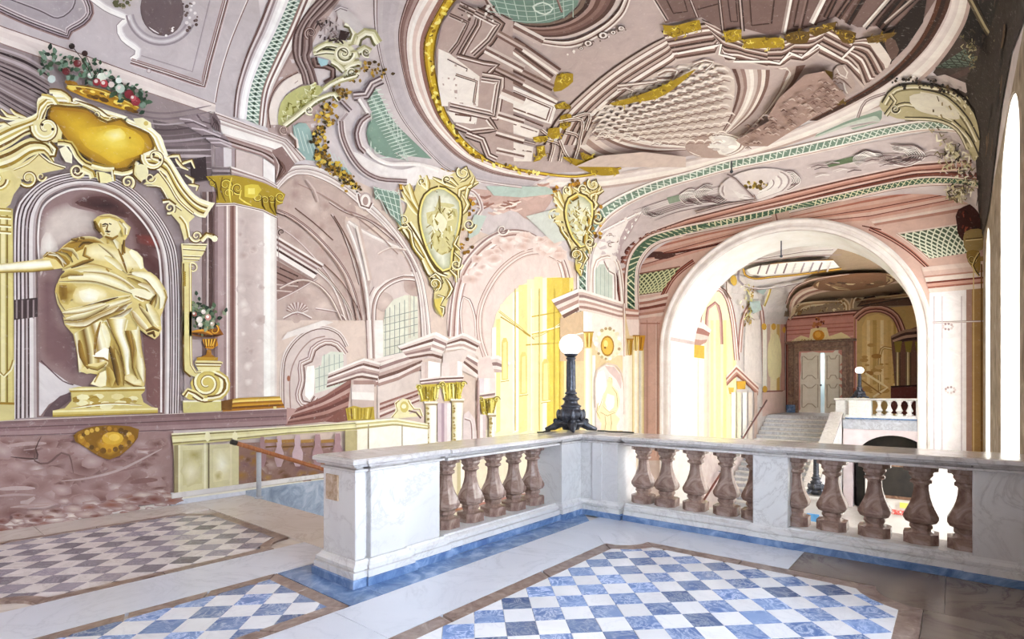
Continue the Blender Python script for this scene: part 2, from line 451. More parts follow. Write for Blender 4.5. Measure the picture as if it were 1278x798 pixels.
    def soft(s, x, y, r, col, edge, sx=1, sy=1, rot=0, n=10):
        """stain that dies away into the ground colour"""
        s.off += s.step*.25; o = s.pt(x, y, C_(col), s.off); e_ = C_(edge); ids = []
        for k in range(n):
            a = 2*pi*k/n; q = random.uniform(.75, 1.2); u, v = r*q*sx*cos(a), r*q*sy*sin(a)
            ids.append(s.pt(x+u*cos(rot)-v*sin(rot), y+u*sin(rot)+v*cos(rot), e_, s.off))
        for k in range(n): s.f.append((o, ids[k], ids[(k+1) % n]))
        return s
    def dab(s, x, y, r, col, n=8, sx=1, sy=1, rot=0):
        s.off += s.step*.3; ids = []
        for k in range(n):
            a = 2*pi*k/n; u, v = r*sx*cos(a), r*sy*sin(a)
            ids.append(s.pt(x+u*cos(rot)-v*sin(rot), y+u*sin(rot)+v*cos(rot), C_(col), s.off))
        s.f.append(tuple(ids)); return s
    def trellis(s, P, nu, nv, bg='7f9a88', line='dfe6dc', w_=1.2, diag=True, back2=None):
        """diamond lattice on a four-sided field P (tl, tr, br, bl)"""
        tl, tr, br, bl = P
        f = lambda u, v: tuple((1-v)*((1-u)*a+u*b)+v*((1-u)*d+u*c) for a, b, c, d in zip(tl, tr, br, bl))
        s.fill([tl, tr, br, bl], bg)
        if diag:
            for k in range(-nv, nu+1):
                for sg in (1, -1):
                    pts = []
                    u0 = k/nu
                    for j in range(nv+1):
                        v = j/nv; u = u0+sg*j/nu if sg == 1 else (k+nv)/nu-j/nu
                        if -1e-6 <= u <= 1+1e-6: pts.append(f(u, v))
                    if len(pts) > 1: s.off -= s.step*.7; s.stroke(pts, w_, line, sm=False)
        return s
    def flush(s, name, parent, label=None):
        """close what has been painted so far as one part of a thing"""
        off = s.off; o = s.done(name, parent=parent); L_ = parent.location
        for v in o.data.vertices: v.co -= L_
        if label: o['label'] = label
        s.v = []; s.f = []; s.c = []; s.off = off
        return o
    def done(s, name, label=None, cat=None, group=None, parent=None, kind=None, mat=None):
        me = mesh(name, s.v, s.f)
        ca = me.color_attributes.new('pigment', 'FLOAT_COLOR', 'POINT')
        flat = []
        for c in s.c: flat += [c[0], c[1], c[2], 1]
        ca.data.foreach_set('color', flat)
        bm = bmesh.new(); bm.from_mesh(me)
        me2 = me; bm.normal_update()
        if s.surf == 'door':   # leave the doorway free
            bmesh.ops.delete(bm, geom=[f for f in bm.faces if (lambda q: -7.66 < q.x < -5.28 and q.z < 4.1)(f.calc_center_median())], context='FACES'); bm.normal_update()
        flip = [f for f in bm.faces if f.normal.dot(EY-f.calc_center_median()) < 0]
        if flip: bmesh.ops.reverse_faces(bm, faces=flip)
        bm.to_mesh(me); bm.free()
        o = link(name, me, mat or FR, parent)
        if label: o['label'] = label
        if cat: o['category'] = cat
        if group: o['group'] = group
        if kind: o['kind'] = kind
        return o
# ---------------------------------------------------------------- the shell of the hall
ZPIT = -4.2
def shell_mesh(y0, y1, side):
    """side: wall (left wall) or vault"""
    vs, fs = [], []
    ny = max(2, int((y1-y0)/.5)); 
    us = [-1+2*(.5-.5*cos(pi*i/56)) for i in range(57)]
    if side == 'wall':
        pr = [(XL, ZPIT), (XL, 0), (XL, 2.6), (XL, ZS)]
        get = lambda y: [(x, z) for x, z in pr]
    else:
        def get(y):
            out = []
            for i in range(241):
                a = pi*i/240; cx_, sz = -cos(a), sin(a)
                k = (abs(cx_)**3+abs(sz)**3)**(1/3); out.append((XM+XH*cx_/k, ZS+(zc(y)-ZS)*sz/k))
            return out
    ys = sorted(set([y0+(y1-y0)*i/ny for i in range(ny+1)]+[q for q in (YB,) if y0 < q < y1]))
    for y in ys: vs += [(x, y, z) for x, z in get(y)]
    k = len(get(y0))
    for i in range(len(ys)-1):
        for j in range(k-1): fs.append((i*k+j, i*k+j+1, (i+1)*k+j+1, (i+1)*k+j))
    return mesh('shell', vs, fs, side != 'wall')
struct(link('wall_left', shell_mesh(-8, YC, 'wall'), M['plaster']), 'rose frescoed long wall at the left of the hall')
struct(link('ceiling', shell_mesh(-8, YC, 'vault'), M['vault']), 'frescoed coved vault over the hall')
struct(link('wall_left', shell_mesh(YD, YE, 'wall'), M['plaster']), 'frescoed left wall of the far hall seen through the arch')
struct(link('ceiling', shell_mesh(YD, YE, 'vault'), M['vault']), 'frescoed coved vault of the far hall')

def pierced(lo, hi, z0, z1, openings, n=20):
    """wall slab along one axis with arched openings: list of solid cells (a0, a1, zlow0, zlow1, ztop)"""
    cells = []; a = lo
    for (p, q, sill, spring, rise) in openings:
        if p > a: cells.append((a, p, z0, z0, z1))
        if sill > z0: cells.append((p, q, z0, z0, sill, sill))
        c, r = (p+q)/2, (q-p)/2
        H = lambda t: spring+rise*sqrt(max(0, 1-((t-c)/r)**2))
        T = [c-r*cos(pi*i/n) for i in range(n+1)]
        for u, v in zip(T, T[1:]): cells.append((u, v, H(u), H(v), z1))
        a = q
    if hi > a: cells.append((a, hi, z0, z0, z1))
    return cells
def wall_from(cells, axis, f0, f1):
    vs, fs = [], []
    for c in cells:
        a0, a1 = c[0], c[1]
        if len(c) == 6: zz = (c[2], c[3], c[4], c[5])
        else: zz = (c[2], c[3], c[4], c[4])
        b = len(vs)
        for f in (f0, f1):
            q = [(a0, zz[0]), (a1, zz[1]), (a1, zz[3]), (a0, zz[2])]
            vs += [(f, a, z) if axis == 'y' else (a, f, z) for a, z in q]
        fs += [(b, b+1, b+2, b+3), (b+7, b+6, b+5, b+4), (b, b+4, b+5, b+1), (b+2, b+6, b+7, b+3), (b, b+3, b+7, b+4), (b+1, b+5, b+6, b+2)]
    me = mesh('wall', vs, fs); bm = bmesh.new(); bm.from_mesh(me); bmesh.ops.remove_doubles(bm, verts=bm.verts, dist=.0005)
    bmesh.ops.recalc_face_normals(bm, faces=bm.faces); bm.to_mesh(me); bm.free(); return me
WIN = [(.45, 3.9, .5, 4.2, 1.1), (7.85, 10.9, -1.6, 4.4, .9), (13.8, 15.6, -1.6, 4.2, .8)]
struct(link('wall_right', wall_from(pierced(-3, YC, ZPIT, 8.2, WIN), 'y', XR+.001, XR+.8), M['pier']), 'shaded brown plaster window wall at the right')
struct(link('wall_right', wall_from(pierced(YD, YE, ZPIT, 8.2, [(23, 28, -.4, 4.2, .9)]), 'y', XR+.001, XR+.8), M['plaster']), 'window wall of the far hall')
# lit plaster linings of the window recesses, glazed frames behind them
def window(y0, y1, sill, spring, rise, k):
    c, r = (y0+y1)/2, (y1-y0)/2; n = 20
    arc = [(c-r*cos(pi*i/n), spring+rise*sin(pi*i/n)) for i in range(n+1)]
    out = [(y0, sill)]+arc+[(y1, sill)]
    vs = [(XR+.012, y, z) for y, z in out]+[(XR+.79, y, z) for y, z in out]
    inn = lambda y, z: (y+(.015 if y < c-.01 else -.015 if y > c+.01 else 0), z-(.015 if z > sill+.01 else -.015))
    vs = [(v[0], *inn(v[1], v[2])) for v in vs]; m_ = len(out)
    fs = [(i, (i+1) % m_, m_+(i+1) % m_, m_+i) for i in range(m_)]
    struct(link('trim_1', mesh('reveal', vs, fs), M['reveal']), 'pale plaster lining of the window recess')
    wn = bpy.data.objects.new('window_%d' % k, None); COL.objects.link(wn); wn.location = (XR+.7, c, sill); struct(wn, 'tall arched window of the right wall')
    f = MB(); X0, X1 = -.03, .03
    inner = [(c+(y-c)*.93, sill+(z-sill)*.975+(.07 if z <= sill+.01 else 0)) for y, z in out]
    b = 0; P = [(y-c, z-sill) for y, z in out]; Q = [(y-c, z-sill) for y, z in inner]
    for X in (X0, X1): f.v += [(X, *p) for p in P]+[(X, *p) for p in Q]
    for i in range(m_):
        j = (i+1) % m_
        f.f += [(i, j, m_+j, m_+i), (2*m_+i, 3*m_+i, 3*m_+j, 2*m_+j), (m_+i, m_+j, 3*m_+j, 3*m_+i), (i, 2*m_+i, 2*m_+j, j)]
    f.build('window_frame', M['reveal'], wn)
    for t in (-.5, 0, .5):
        hh = spring-sill+rise*sqrt(1-t*t)-.05
        MB().box(-.02, .02, t*r-.03, t*r+.03, .05, hh).build('glazing_bar', M['reveal'], wn)
    for z in [q*(spring-sill)/5 for q in (1, 2, 3, 4, 5)]:
        MB().box(-.018, .018, -r*.93, r*.93, z-.02, z+.02).build('glazing_bar', M['reveal'], wn)
    MB().box(-.004, .004, -r*.93, r*.93, .06, spring-sill+.02).build('pane', M['glass'], wn)
for k, wv in enumerate(WIN): window(*wv, k+1)
window(23, 28, -.4, 4.2, .9, 4)

# arch wall between the two halls
AX, AR, AZ = -4.03, 3.33, 2.95
struct(link('wall_back', wall_from(pierced(XL-.4, XR+.3, ZPIT, 8.2, [(AX-AR, AX+AR, ZPIT, AZ, AR)], 40), 'x', YC, YD), M['plaster']), 'rose arch wall closing the near hall')
# far wall with its door opening
struct(link('wall_back', wall_from([(XL-.4, -7.68, ZPIT, ZPIT, 8.2), (-5.26, XR+.3, ZPIT, ZPIT, 8.2), (-7.68, -5.26, ZPIT, ZPIT, .2, .2), (-7.68, -5.26, 4.12, 4.12, 8.2, 8.2)], 'x', YE, YE+.5), M['plaster']), 'rose end wall of the far hall')
# moulded archivolt of the big arch
prof = [(0, 0), (0, .10), (.05, .12), (.08, .12), (.10, .09), (.19, .09), (.21, .14), (.26, .16), (.31, .13), (.31, 0)]
vs, fs = [], []
path = [(AX-AR, ZPIT)]+[(AX-AR*cos(pi*i/60), AZ+AR*sin(pi*i/60)) for i in range(61)]+[(AX+AR, ZPIT)]
for i, (x, z) in enumerate(path):
    if i in (0, 1): d = (-1, 0)
    elif i >= 61: d = (1, 0)
    else: a = pi*(i-1)/60; d = (-cos(a), sin(a))
    vs += [(x+d[0]*o, YC-h, z+d[1]*o) for o, h in prof]
k = len(prof)
for i in range(len(path)-1):
    for j in range(k-1): fs.append((i*k+j, i*k+j+1, (i+1)*k+j+1, (i+1)*k+j))
M['archi'] = mottled('archivolt_stucco', [(.3, (.72, .66, .64)), (.5, (.84, .79, .77)), (.7, (.92, .89, .88))], 2.4, .7, 7)
struct(link('trim_2', mesh('archivolt', vs, fs), M['archi']), 'pale moulded archivolt around the big arch')
M['soffit'] = mottled('arch_soffit', [(.3, (.86, .83, .78)), (.7, (.95, .94, .92))], 2, .7, 5)
vs = []
for (x, z) in path:
    vs += [(x+(.012 if x < AX-AR+.01 else -.012 if x > AX+AR-.01 else 0), YC+.005, z-(.012 if z > AZ+.5 else 0)), (x+(.012 if x < AX-AR+.01 else -.012 if x > AX+AR-.01 else 0), YD-.005, z-(.012 if z > AZ+.5 else 0))]
fs = [(2*i, 2*i+1, 2*i+3, 2*i+2) for i in range(len(path)-1)]
struct(link('trim_3', mesh('soffit', vs, fs), M['soffit']), 'white inner face of the big arch')

# ---------------------------------------------------------------- floors
FT = .35
slabs = MB().prism([(-8.5, -8), (XR, -8), (XR, 5.88), (-3.9, 5.88), (-3.9, 3.62), (-8.5, 3.62)], -FT, -.02)
struct(slabs.build('floor', M['cream']), 'marble floor of the near landing')
floor_root = bpy.data.objects.new('floor', None); COL.objects.link(floor_root); struct(floor_root, 'inlaid marble paving of the near landing')
def stone(poly, mat, name='floor_slab', parent=None, z1=0.0):
    return MB().prism(poly, -.02, z1).build(name, mat, parent or floor_root)
def notch(cx_, cy_, r, a0, a1, n=6): return [(cx_+r*cos(radians(a0+(a1-a0)*i/n)), cy_+r*sin(radians(a0+(a1-a0)*i/n))) for i in range(n+1)]
G = .004
# plain slabs and bands, each its own stone
AL = notch(-2.83, 5.16, .325, 270, 360); AR_ = notch(-.17, 5.16, .325, 180, 270)
stone([(-3.48+G, .4), (-2.84, .4), (-2.84, 2.1), (-3.48+G, 2.1)], M['slab'])
stone([(-3.48+G, 2.1+G), (-2.84, 2.1+G), (-2.84, 4.82), (-3.05, 5.05), (-3.48+G, 5.05)], M['slab'])
stone([(-3.48+G, 5.05+G), (-3.05, 5.05+G), (-2.84, 4.82+G)]+AL+[(-2.4, 5.17), (-2.4, 5.86), (-3.48+G, 5.86)], M['slab'])
stone([(-2.4+G, 5.17), (-1.15, 5.17), (-1.15, 5.86), (-2.4+G, 5.86)], M['slab'])
stone([(-1.15+G, 5.17), (-.5, 5.17)]+AR_+[(-.05, 4.83), (-.05, 5.86), (-1.15+G, 5.86)], M['drab'])
stone([(-.05+G, 4.83), (.54, 4.83), (.54, 5.86), (-.05+G, 5.86)], M['drab'])
stone([(-.165, 4.83-G), (-.165, -1), (.54, -1), (.54, 4.83-G)], M['drab'])
stone([(-3.76, 2.52), (-3.76, 5.86), (-3.48, 5.56), (-3.48, 2.52)], M['plinth'], 'floor_band')
stone([(-4.60, 2.24), (-3.48, 2.24), (-3.48, 2.52-G), (-4.38, 2.52-G), (-4.38, 2.9), (-4.60, 2.9)], M['plinth'], 'floor_band')
stone([(-5.33, -1), (-4.62, -1), (-4.62, 2.88), (-5.33, 2.88)], M['slab'])
stone([(-8.48, 2.88), (-7.3, 2.88), (-7.3, 3.62), (-8.48, 3.62)], M['cream'])
stone([(-7.3+G, 2.88), (-5.33, 2.88), (-5.33, 3.62), (-7.3+G, 3.62)], M['cream'])
stone([(-5.33+G, 2.88+G), (-4.36, 2.9), (-4.36, 3.62), (-5.33+G, 3.62)], M['cream'])
stone([(-8.48, -1), (-7.84, -1), (-7.84, 1.2), (-8.48, 1.2)], M['cream'])
stone([(-8.48, 1.2+G), (-7.84, 1.2+G), (-7.84, 2.88-G), (-8.48, 2.88-G)], M['cream'])
stone([(-7.84+G, -1), (-5.33-G, -1), (-5.33-G, .44), (-7.84+G, .44)], M['slab'])

def area2(p): return sum(a[0]*b[1]-b[0]*a[1] for a, b in zip(p, p[1:]+p[:1]))/2
def clip(subject, clipper):
    out = subject
    for a, b in zip(clipper, clipper[1:]+clipper[:1]):
        ins = lambda p: (b[0]-a[0])*(p[1]-a[1])-(b[1]-a[1])*(p[0]-a[0]) >= -1e-9
        inp, out = out, []
        if not inp: return []
        for p, q in zip(inp[-1:]+inp[:-1], inp):
            ip, iq = ins(p), ins(q)
            if ip != iq:
                d = (b[0]-a[0])*(q[1]-p[1])-(b[1]-a[1])*(q[0]-p[0])
                t = ((b[1]-a[1])*(p[0]-a[0])-(b[0]-a[0])*(p[1]-a[1]))/d if abs(d) > 1e-12 else 0
                out.append((p[0]+t*(q[0]-p[0]), p[1]+t*(q[1]-p[1])))
            if iq: out.append(q)
    return out
def chequer(field, o, a, m_even, m_odd, label, border, xr, yr):
    """45 degree chequer of single tiles clipped to the field, framed by brown breccia strips"""
    root = bpy.data.objects.new('floor_panel', None); COL.objects.link(root); root.location = (field[0][0], field[0][1], 0); struct(root, label); root.parent = None
    bpy.context.view_layer.update() if False else None
    rt = root.location.copy(); s = a/sqrt(2)
    for i in range(-70, 70):
        for j in range(-70, 70):
            cx_ = o[0]+(i+j)*s+s; cy_ = o[1]+(i-j)*s   # centre of tile (i, j)
            if not (xr[0] < cx_ < xr[1] and yr[0] < cy_ < yr[1]): continue
            g = s-.0022
            sq = [(cx_-g, cy_), (cx_, cy_-g), (cx_+g, cy_), (cx_, cy_+g)]
            p = clip(list(field), sq)
            q = []
            for v in p:
                if not q or math.dist(v, q[-1]) > .002: q.append(v)
            if len(q) < 3 or abs(area2(q)) < .0012: continue
            if area2(q) < 0: q = q[::-1]
            dz = random.uniform(-.0006, .0006)
            MB().prism([(x-rt.x, y-rt.y) for x, y in q], -.02, dz).build('tile', (m_even if (i+j) % 2 == 0 else m_odd), root)
    for k, bpoly in enumerate(border):
        MB().prism([(x-rt.x, y-rt.y) for x, y in bpoly], -.02, .0012).build('border_strip', M['brown'], root)
    return root
def strips(outer, inner, cuts):
    """cut the ring between two equal-length outlines into stones at the listed vertices"""
    out = []
    for a, b in cuts:
        idx = [k % len(outer) for k in range(a, b+1)]
        out.append([outer[k] for k in idx]+[inner[k] for k in reversed(idx)])
    return out
# main field (its near corners lie behind the camera)
def ring(x0, x1, y0, y1, r, w_):
    def R(d, rr):
        X0, X1, Y0, Y1 = x0+d, x1-d, y0+d, y1-d
        P = notch(x0, y1, rr, -90, 0) if False else None
        tl = [(x0+rr*sin(radians(90*t/6))*1.0, y1-rr*cos(radians(90*t/6))) for t in range(7)]
        # concave quarter circles centred on the outer corners
        tl = [(max(X0, p[0]), min(Y1, p[1])) for p in tl]
        mir = lambda p: (x0+x1-p[0], p[1]); miy = lambda p: (p[0], y0+y1-p[1])
        return tl+[mir(p) for p in tl[::-1]]+[miy(mir(p)) for p in tl]+[miy(p) for p in tl[::-1]]
    return R(0, r), R(w_, r+w_)
def framed(x0, x1, y0, y1, r, w_, split):
    o_, i_ = ring(x0, x1, y0, y1, r, w_)
    n = len(o_); st = []
    segs = [(0, 6), (6, 7), (7, 13), (13, 14), (14, 20), (20, 21), (21, 27), (27, 28)]
    for a, b in segs:
        if b-a > 1: st += strips(o_, i_, [(a, b)])
        else:
            A, B, Ai, Bi = o_[a], o_[b % n], i_[a], i_[b % n]
            m_ = max(1, int(math.dist(A, B)/split)); L = lambda p, q, t: (p[0]+(q[0]-p[0])*t, p[1]+(q[1]-p[1])*t)
            cuts = [0]+[(k+random.uniform(-.12, .12))/m_ for k in range(1, m_)]+[1]; e = .003
            for u, v in zip(cuts, cuts[1:]): st.append([L(A, B, u+e), L(A, B, v-e), L(Ai, Bi, v-e), L(Ai, Bi, u+e)])
    return o_, i_, st
o_, i_, st = framed(-2.83, -.17, -.9, 5.16, .32, .14, .95)
chequer(i_, (-2.706, 2.755), .2115, M['tblue'], M['twhite'], 'blue and white chequered marble panel in front of the corner balustrade', st, (-3, 0), (.5, 5.3))
o_, i_, st = framed(-7.83, -5.34, .47, 2.86, .30, .10, .8)
chequer(i_, (-7.536, .99-.2115/sqrt(2)*0), .2075, M['tgrey'], M['tpale'], 'violet grey and white chequered marble panel below the statue wall', st, (-8, -5), (.3, 3))
def fr4(x0, x1, y0, y1, w_):
    o = [(x0, y1), (x1, y1), (x1, y0), (x0, y0)]; i = [(x0+w_, y1-w_), (x1-w_, y1-w_), (x1-w_, y0+w_), (x0+w_, y0+w_)]
    st = []
    for a in range(4):
        A, B, Ai, Bi = o[a], o[(a+1) % 4], i[a], i[(a+1) % 4]; m_ = max(1, int(math.dist(A, B)/.5)); L = lambda p, q, t: (p[0]+(q[0]-p[0])*t, p[1]+(q[1]-p[1])*t)
        for k in range(m_): st.append([L(A, B, k/m_+.004), L(A, B, (k+1)/m_-.004), L(Ai, Bi, (k+1)/m_-.004), L(Ai, Bi, k/m_+.004)])
    return o, i, st
o_, i_, st = fr4(-4.61, -3.49, -1, 2.23, .11)
chequer(i_, (-4.318-.002, 1.844), .2115, M['tblue'], M['twhite'], 'small blue and white chequered marble panel by the end pedestal', st, (-4.7, -3.4), (.3, 2.3))

# lower hall floor, pit walls and the flights of stairs
struct(MB().box(XL, XR, 3, YE, ZPIT-.3, ZPIT).build('floor', M['cream']), 'pale floor of the stair hall below')
M['pit'] = mottled('whitewashed_plaster', [(.3, (.80, .77, .74)), (.7, (.92, .91, .89))], 2, .8, 5)
struct(MB().box(-3.9, XR, 5.6, 5.86, ZPIT, -FT).build('wall_front', M['pit']), 'wall under the near landing')
M['skirt'] = mottled('blue_grey_marble_dado', [(.3, (.16, .22, .32)), (.5, (.30, .38, .50)), (.72, (.50, .57, .66))], 4, .3, 8, 1.2)
def flight(x0, x1, ytop, ztop, dirn, n, h, t, parent_label, group):
    st_ = bpy.data.objects.new('staircase', None); COL.objects.link(st_); st_.location = (x0, ytop, ztop)
    st_['label'] = parent_label; st_['category'] = 'staircase'
    for k in range(1, n+1):
        z = -k*h; y0 = dirn*(k-1)*t; y1 = dirn*k*t
        MB().bbox(0, x1-x0, min(y0, y1)-(.03 if dirn > 0 else 0), max(y0, y1)+(.03 if dirn < 0 else 0), z-.05, z, .01).build('tread', M['white'], st_)
        MB().box(0, x1-x0, min(y0, y1), max(y0, y1), z-h-.05, z-.05).build('riser', M['stair'], st_)
    return st_
flight(-8.42, -4.42, 3.62, 0, 1, 19, .2, .36, 'grey marble flight of steps going down between the rose wall and the balustrade', 'flights')
flight(-8.42, -4.82, 32.9, .2, -1, 21, .2, .45, 'grey marble flight of steps rising to the double door in the far hall', 'flights')
# far landing
struct(MB().prism([(XL, YE), (XL, 32.9), (-4.3, 32.9), (-4.3, 30.75), (XR, 30.75), (XR, YE)], -.3, .2).build('floor', M['stair']), 'marble floor of the far landing')
struct(link('wall_back', wall_from(pierced(-4.3, XR, ZPIT, .2-.3, [(-3.9, -.55, ZPIT, -2.1, 1.55)], 30), 'x', 30.8, 31.2), mottled('pink_wash', [(.3, (.78, .66, .68)), (.7, (.86, .78, .80))], 1.5, .8, 5)), 'pink washed wall with a dark arch below the far landing')
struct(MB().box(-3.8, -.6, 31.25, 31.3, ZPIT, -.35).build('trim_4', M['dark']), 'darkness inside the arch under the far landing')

# unseen wall added behind the viewpoint, sized to keep the right foreground dark
struct(MB().box(-4.4, XR, -1.9, -1.6, 0, 7.4).build('wall_front', M['plaster']), 'unseen wall added behind the viewpoint to shade the right foreground')
# ---------------------------------------------------------------- balustrades
COPE = [(-.26, .92), (.26, .92), (.275, .928), (.275, .948), (.24, .952), (.235, .966), (.29, .972), (.305, .99), (.335, .998), (.335, 1.024), (.318, 1.036), (-.318, 1.036), (-.335, 1.024), (-.335, .998), (-.305, .99), (-.29, .972), (-.235, .966), (-.24, .952), (-.275, .948), (-.275, .928)]
BASE_ = [(-.275, .065), (.275, .065), (.275, .118), (.245, .122), (.245, .130), (.262, .134), (.262, .158), (.235, .178), (.215, .182), (.215, .20), (-.215, .20), (-.215, .182), (-.235, .178), (-.262, .158), (-.262, .134), (-.245, .130), (-.245, .122), (-.275, .118)]
PL_ = [(-.295, -.0), (.295, -.0), (.295, .06), (.28, .067), (-.28, .067), (-.295, .06)]
def scale_prof(P, s, dz=0): return [(o*s, z+dz) for o, z in P]
BALP = [(.14, .20), (.14, .295), (.10, .30), (.078, .315), (.08, .33), (.093, .345), (.093, .365), (.085, .375), (.122, .395), (.141, .43), (.141, .455), (.119, .50), (.093, .555), (.075, .61), (.063, .67), (.060, .73), (.068, .745), (.088, .755), (.088, .775), (.070, .785), (.078, .80), (.098, .825), (.094, .845), (.108, .86), (.138, .865), (.138, .92)]
def baluster_mesh():
    m = MB(); m.lathe(BALP, 24, sq=1.10); me = mesh('baluster', m.v, m.f)
    bm = bmesh.new(); bm.from_mesh(me); bmesh.ops.recalc_face_normals(bm, faces=bm.faces); bm.to_mesh(me); bm.free()
    me.materials.append(M['balu']); return me
# octagonal section: 24 samples snapped to flat sides
def octo(prof, z=0):
    m = MB(); b = 0
    for r, zz in prof:
        a = r*.94; c = r*.52
        m.v += [(a, -c, zz), (a, c, zz), (c, a, zz), (-c, a, zz), (-a, c, zz), (-a, -c, zz), (-c, -a, zz), (c, -a, zz)]
    for i in range(len(prof)-1):
        for k in range(8): m.f.append((i*8+k, i*8+(k+1) % 8, i*8+8+(k+1) % 8, i*8+8+k))
    m.f.append(tuple(7-k for k in range(8))); m.f.append(tuple((len(prof)-1)*8+k for k in range(8)))
    return m
bal_me = None
def baluster(root, x, y, z=0, rz=0, sc=1.0):
    global bal_me
    if bal_me is None:
        m = octo(BALP); o = m.build('baluster', M['balu'], root); bal_me = o.data
    else:
        o = bpy.data.objects.new('baluster', bal_me); COL.objects.link(o); o.parent = root
    o.location = (x, y, z); o.rotation_euler = (0, 0, rz); o.scale = (sc, sc, 1)
    return o
def pier_blk(root, x0, x1, y0, y1, name='pedestal'):
    m = MB(); m.bbox(x0, x1, y0, y1, .19, .935, .006)
    return m.build(name, M['white'], root)
XB = -4.06; YBAL = 6.12
L = thing('balustrade', 'white marble balustrade from the end pedestal to the lamp corner, left of the chequered floor', 'balustrade', (XB, 2.5, 0))
def rel(root, pts): return [(x-root.location.x, y-root.location.y) for x, y in pts]
MB().sweep(rel(L, [(XB, 3.5), (XB, 5.36)]), scale_prof(COPE, 1)).build('coping', M['rail'], L)
MB().sweep(rel(L, [(XB, 3.5), (XB, 5.36)]), BASE_).build('base_rail', M['white'], L)
MB().sweep(rel(L, [(XB, 3.5), (XB, 5.36)]), PL_).build('plinth', M['plinth'], L)
for y in (3.72, 4.08, 4.44, 4.80, 5.16): baluster(L, 0, y-2.5)
# end pedestal in two steps
pier_blk(L, -.20, .20, .04, .90)
MB().bbox(-.245, .245, .0, .095, .20, .93, .006).build('pilaster', M['white'], L)
MB().bbox(-.265, .265, .135, .49, .20, .93, .006).build('pilaster', M['white'], L)
MB().bbox(-.235, .235, .48, .93, .20, .93, .006).build('pilaster', M['white'], L)
CAPN = [0]
def cap(root, x0, x1, y0, y1):
    CAPN[0] += 1; hh = 1.0375+.0011*(CAPN[0] % 4)
    cx_, cy_ = (x0+x1)/2, (y0+y1)/2
    loop = [(x0, y0), (x1, y0), (x1, y1), (x0, y1)]
    c = [(0, .925), (.014, .93), (.014, .948), (-.012, .952), (-.015, .966), (.035, .972), (.045, .99), (.065, .998), (.065, 1.024), (.05, 1.037)]
    q = -min(.2, .42*min(x1-x0, y1-y0)); m = MB(); m.sweep(loop, [(q, .925)]+c+[(q, 1.037)], closed=True)
    m.box(x0+.02, x1-.02, y0+.02, y1-.02, .93, hh)
    return m
def foot(root, x0, x1, y0, y1):
    q = -min(.15, .42*min(x1-x0, y1-y0)); loop = [(x0, y0), (x1, y0), (x1, y1), (x0, y1)]
    a = MB(); a.sweep(loop, [(q, .065), (.055, .065), (.055, .118), (.03, .122), (.03, .130), (.045, .134), (.045, .158), (.018, .18), (.01, .20), (q, .20)], closed=True)
    b = MB(); b.sweep(loop, [(q, 0), (.07, 0), (.07, .06), (.06, .067), (q, .067)], closed=True)
    return a, b
for x0, x1, y0, y1 in ((-.275, .275, .125, .50), (-.25, .25, .0, .095), (-.24, .24, .45, .96)):
    cap(L, x0, x1, y0, y1).build('coping', M['rail'], L)
    a, b = foot(L, x0, x1, y0, y1); a.build('base_rail', M['white'], L); b.build('plinth', M['plinth'], L)
MB().bbox(-.312, .312, -.04, 1.0, .99, 1.0405, .012).build('coping_slab', M['rail'], L)
# plaster patch on the end face
MB().bbox(-.19, .0, -.012, 0.01, .66, .88, .004).build('patch', mottled('brown_patch', [(.3, (.36, .22, .11)), (.6, (.62, .48, .36)), (.8, (.8, .75, .7))], 14, .8, 6), L)
# corner pedestal (a thing of its own carrying the lamp)
K = thing('corner_pedestal', 'white marble corner pedestal under the globe lamp joining the two balustrades', 'pedestal', (-4.06, 6.12, 0))
m = MB(); m.prism([(-.25, -.68), (.25, -.68), (.25, -.25), (.80, -.25), (.80, .25), (-.25, .25)], .19, .935); m.build('pedestal', M['white'], K)
MB().bbox(.44, .58, -.275, -.2, .2, .93, .004).build('pilaster', M['white'], K)
pth = [(-.25, -.68), (.25, -.68), (.25, -.25), (.80, -.25), (.80, .25), (-.25, .25)]
MB().sweep(pth, [(-.2, .925), (0.01, .925), (.024, .93), (.024, .948), (-.008, .952), (-.012, .966), (.04, .972), (.05, .99), (.075, .998), (.075, 1.024), (.06, 1.036), (-.2, 1.036)], closed=True).prism([(x*.9, y*.9) for x, y in pth], .94, 1.034).build('coping', M['rail'], K)
MB().sweep(pth, [(-.15, .065), (.055, .065), (.055, .118), (.03, .122), (.03, .130), (.045, .134), (.045, .158), (.018, .18), (.01, .20), (-.15, .20)], closed=True).build('base_rail', M['white'], K)
MB().sweep(pth, [(-.15, 0), (.07, 0), (.07, .06), (.06, .067), (-.15, .067)], closed=True).build('plinth', M['plinth'], K)
# right-hand balustrade
Rb = thing('balustrade', 'marble balustrade with red brown balusters running from the lamp corner to the window wall', 'balustrade', (-3.14, YBAL, 0))
o = lambda x: x+3.14
for a, b in ((-3.17, -1.65), (-1.31, .12)):
    MB().sweep([(o(a), 0), (o(b), 0)], COPE).build('coping', M['rail'], Rb)
    MB().sweep([(o(a), 0), (o(b), 0)], BASE_).build('base_rail', M['white'], Rb)
    MB().sweep([(o(a), 0), (o(b), 0)], PL_).build('plinth', M['plinth'], Rb)
for x in (-3.03, -2.72, -2.36, -2.0, -1.69, -1.29, -.95, -.59, -.23, .09): baluster(Rb, o(x), 0)
for a, b in ((-1.65, -1.31), (.13, .54)):
    pier_blk(Rb, o(a), o(b), -.245, .245)
    cap(Rb, o(a)-.01, o(b)+.005, -.275, .275).build('coping', M['rail'], Rb)
    f1, f2 = foot(Rb, o(a)-.005, o(b)+.0, -.235, .235); f1.build('base_rail', M['white'], Rb); f2.build('plinth', M['plinth'], Rb)

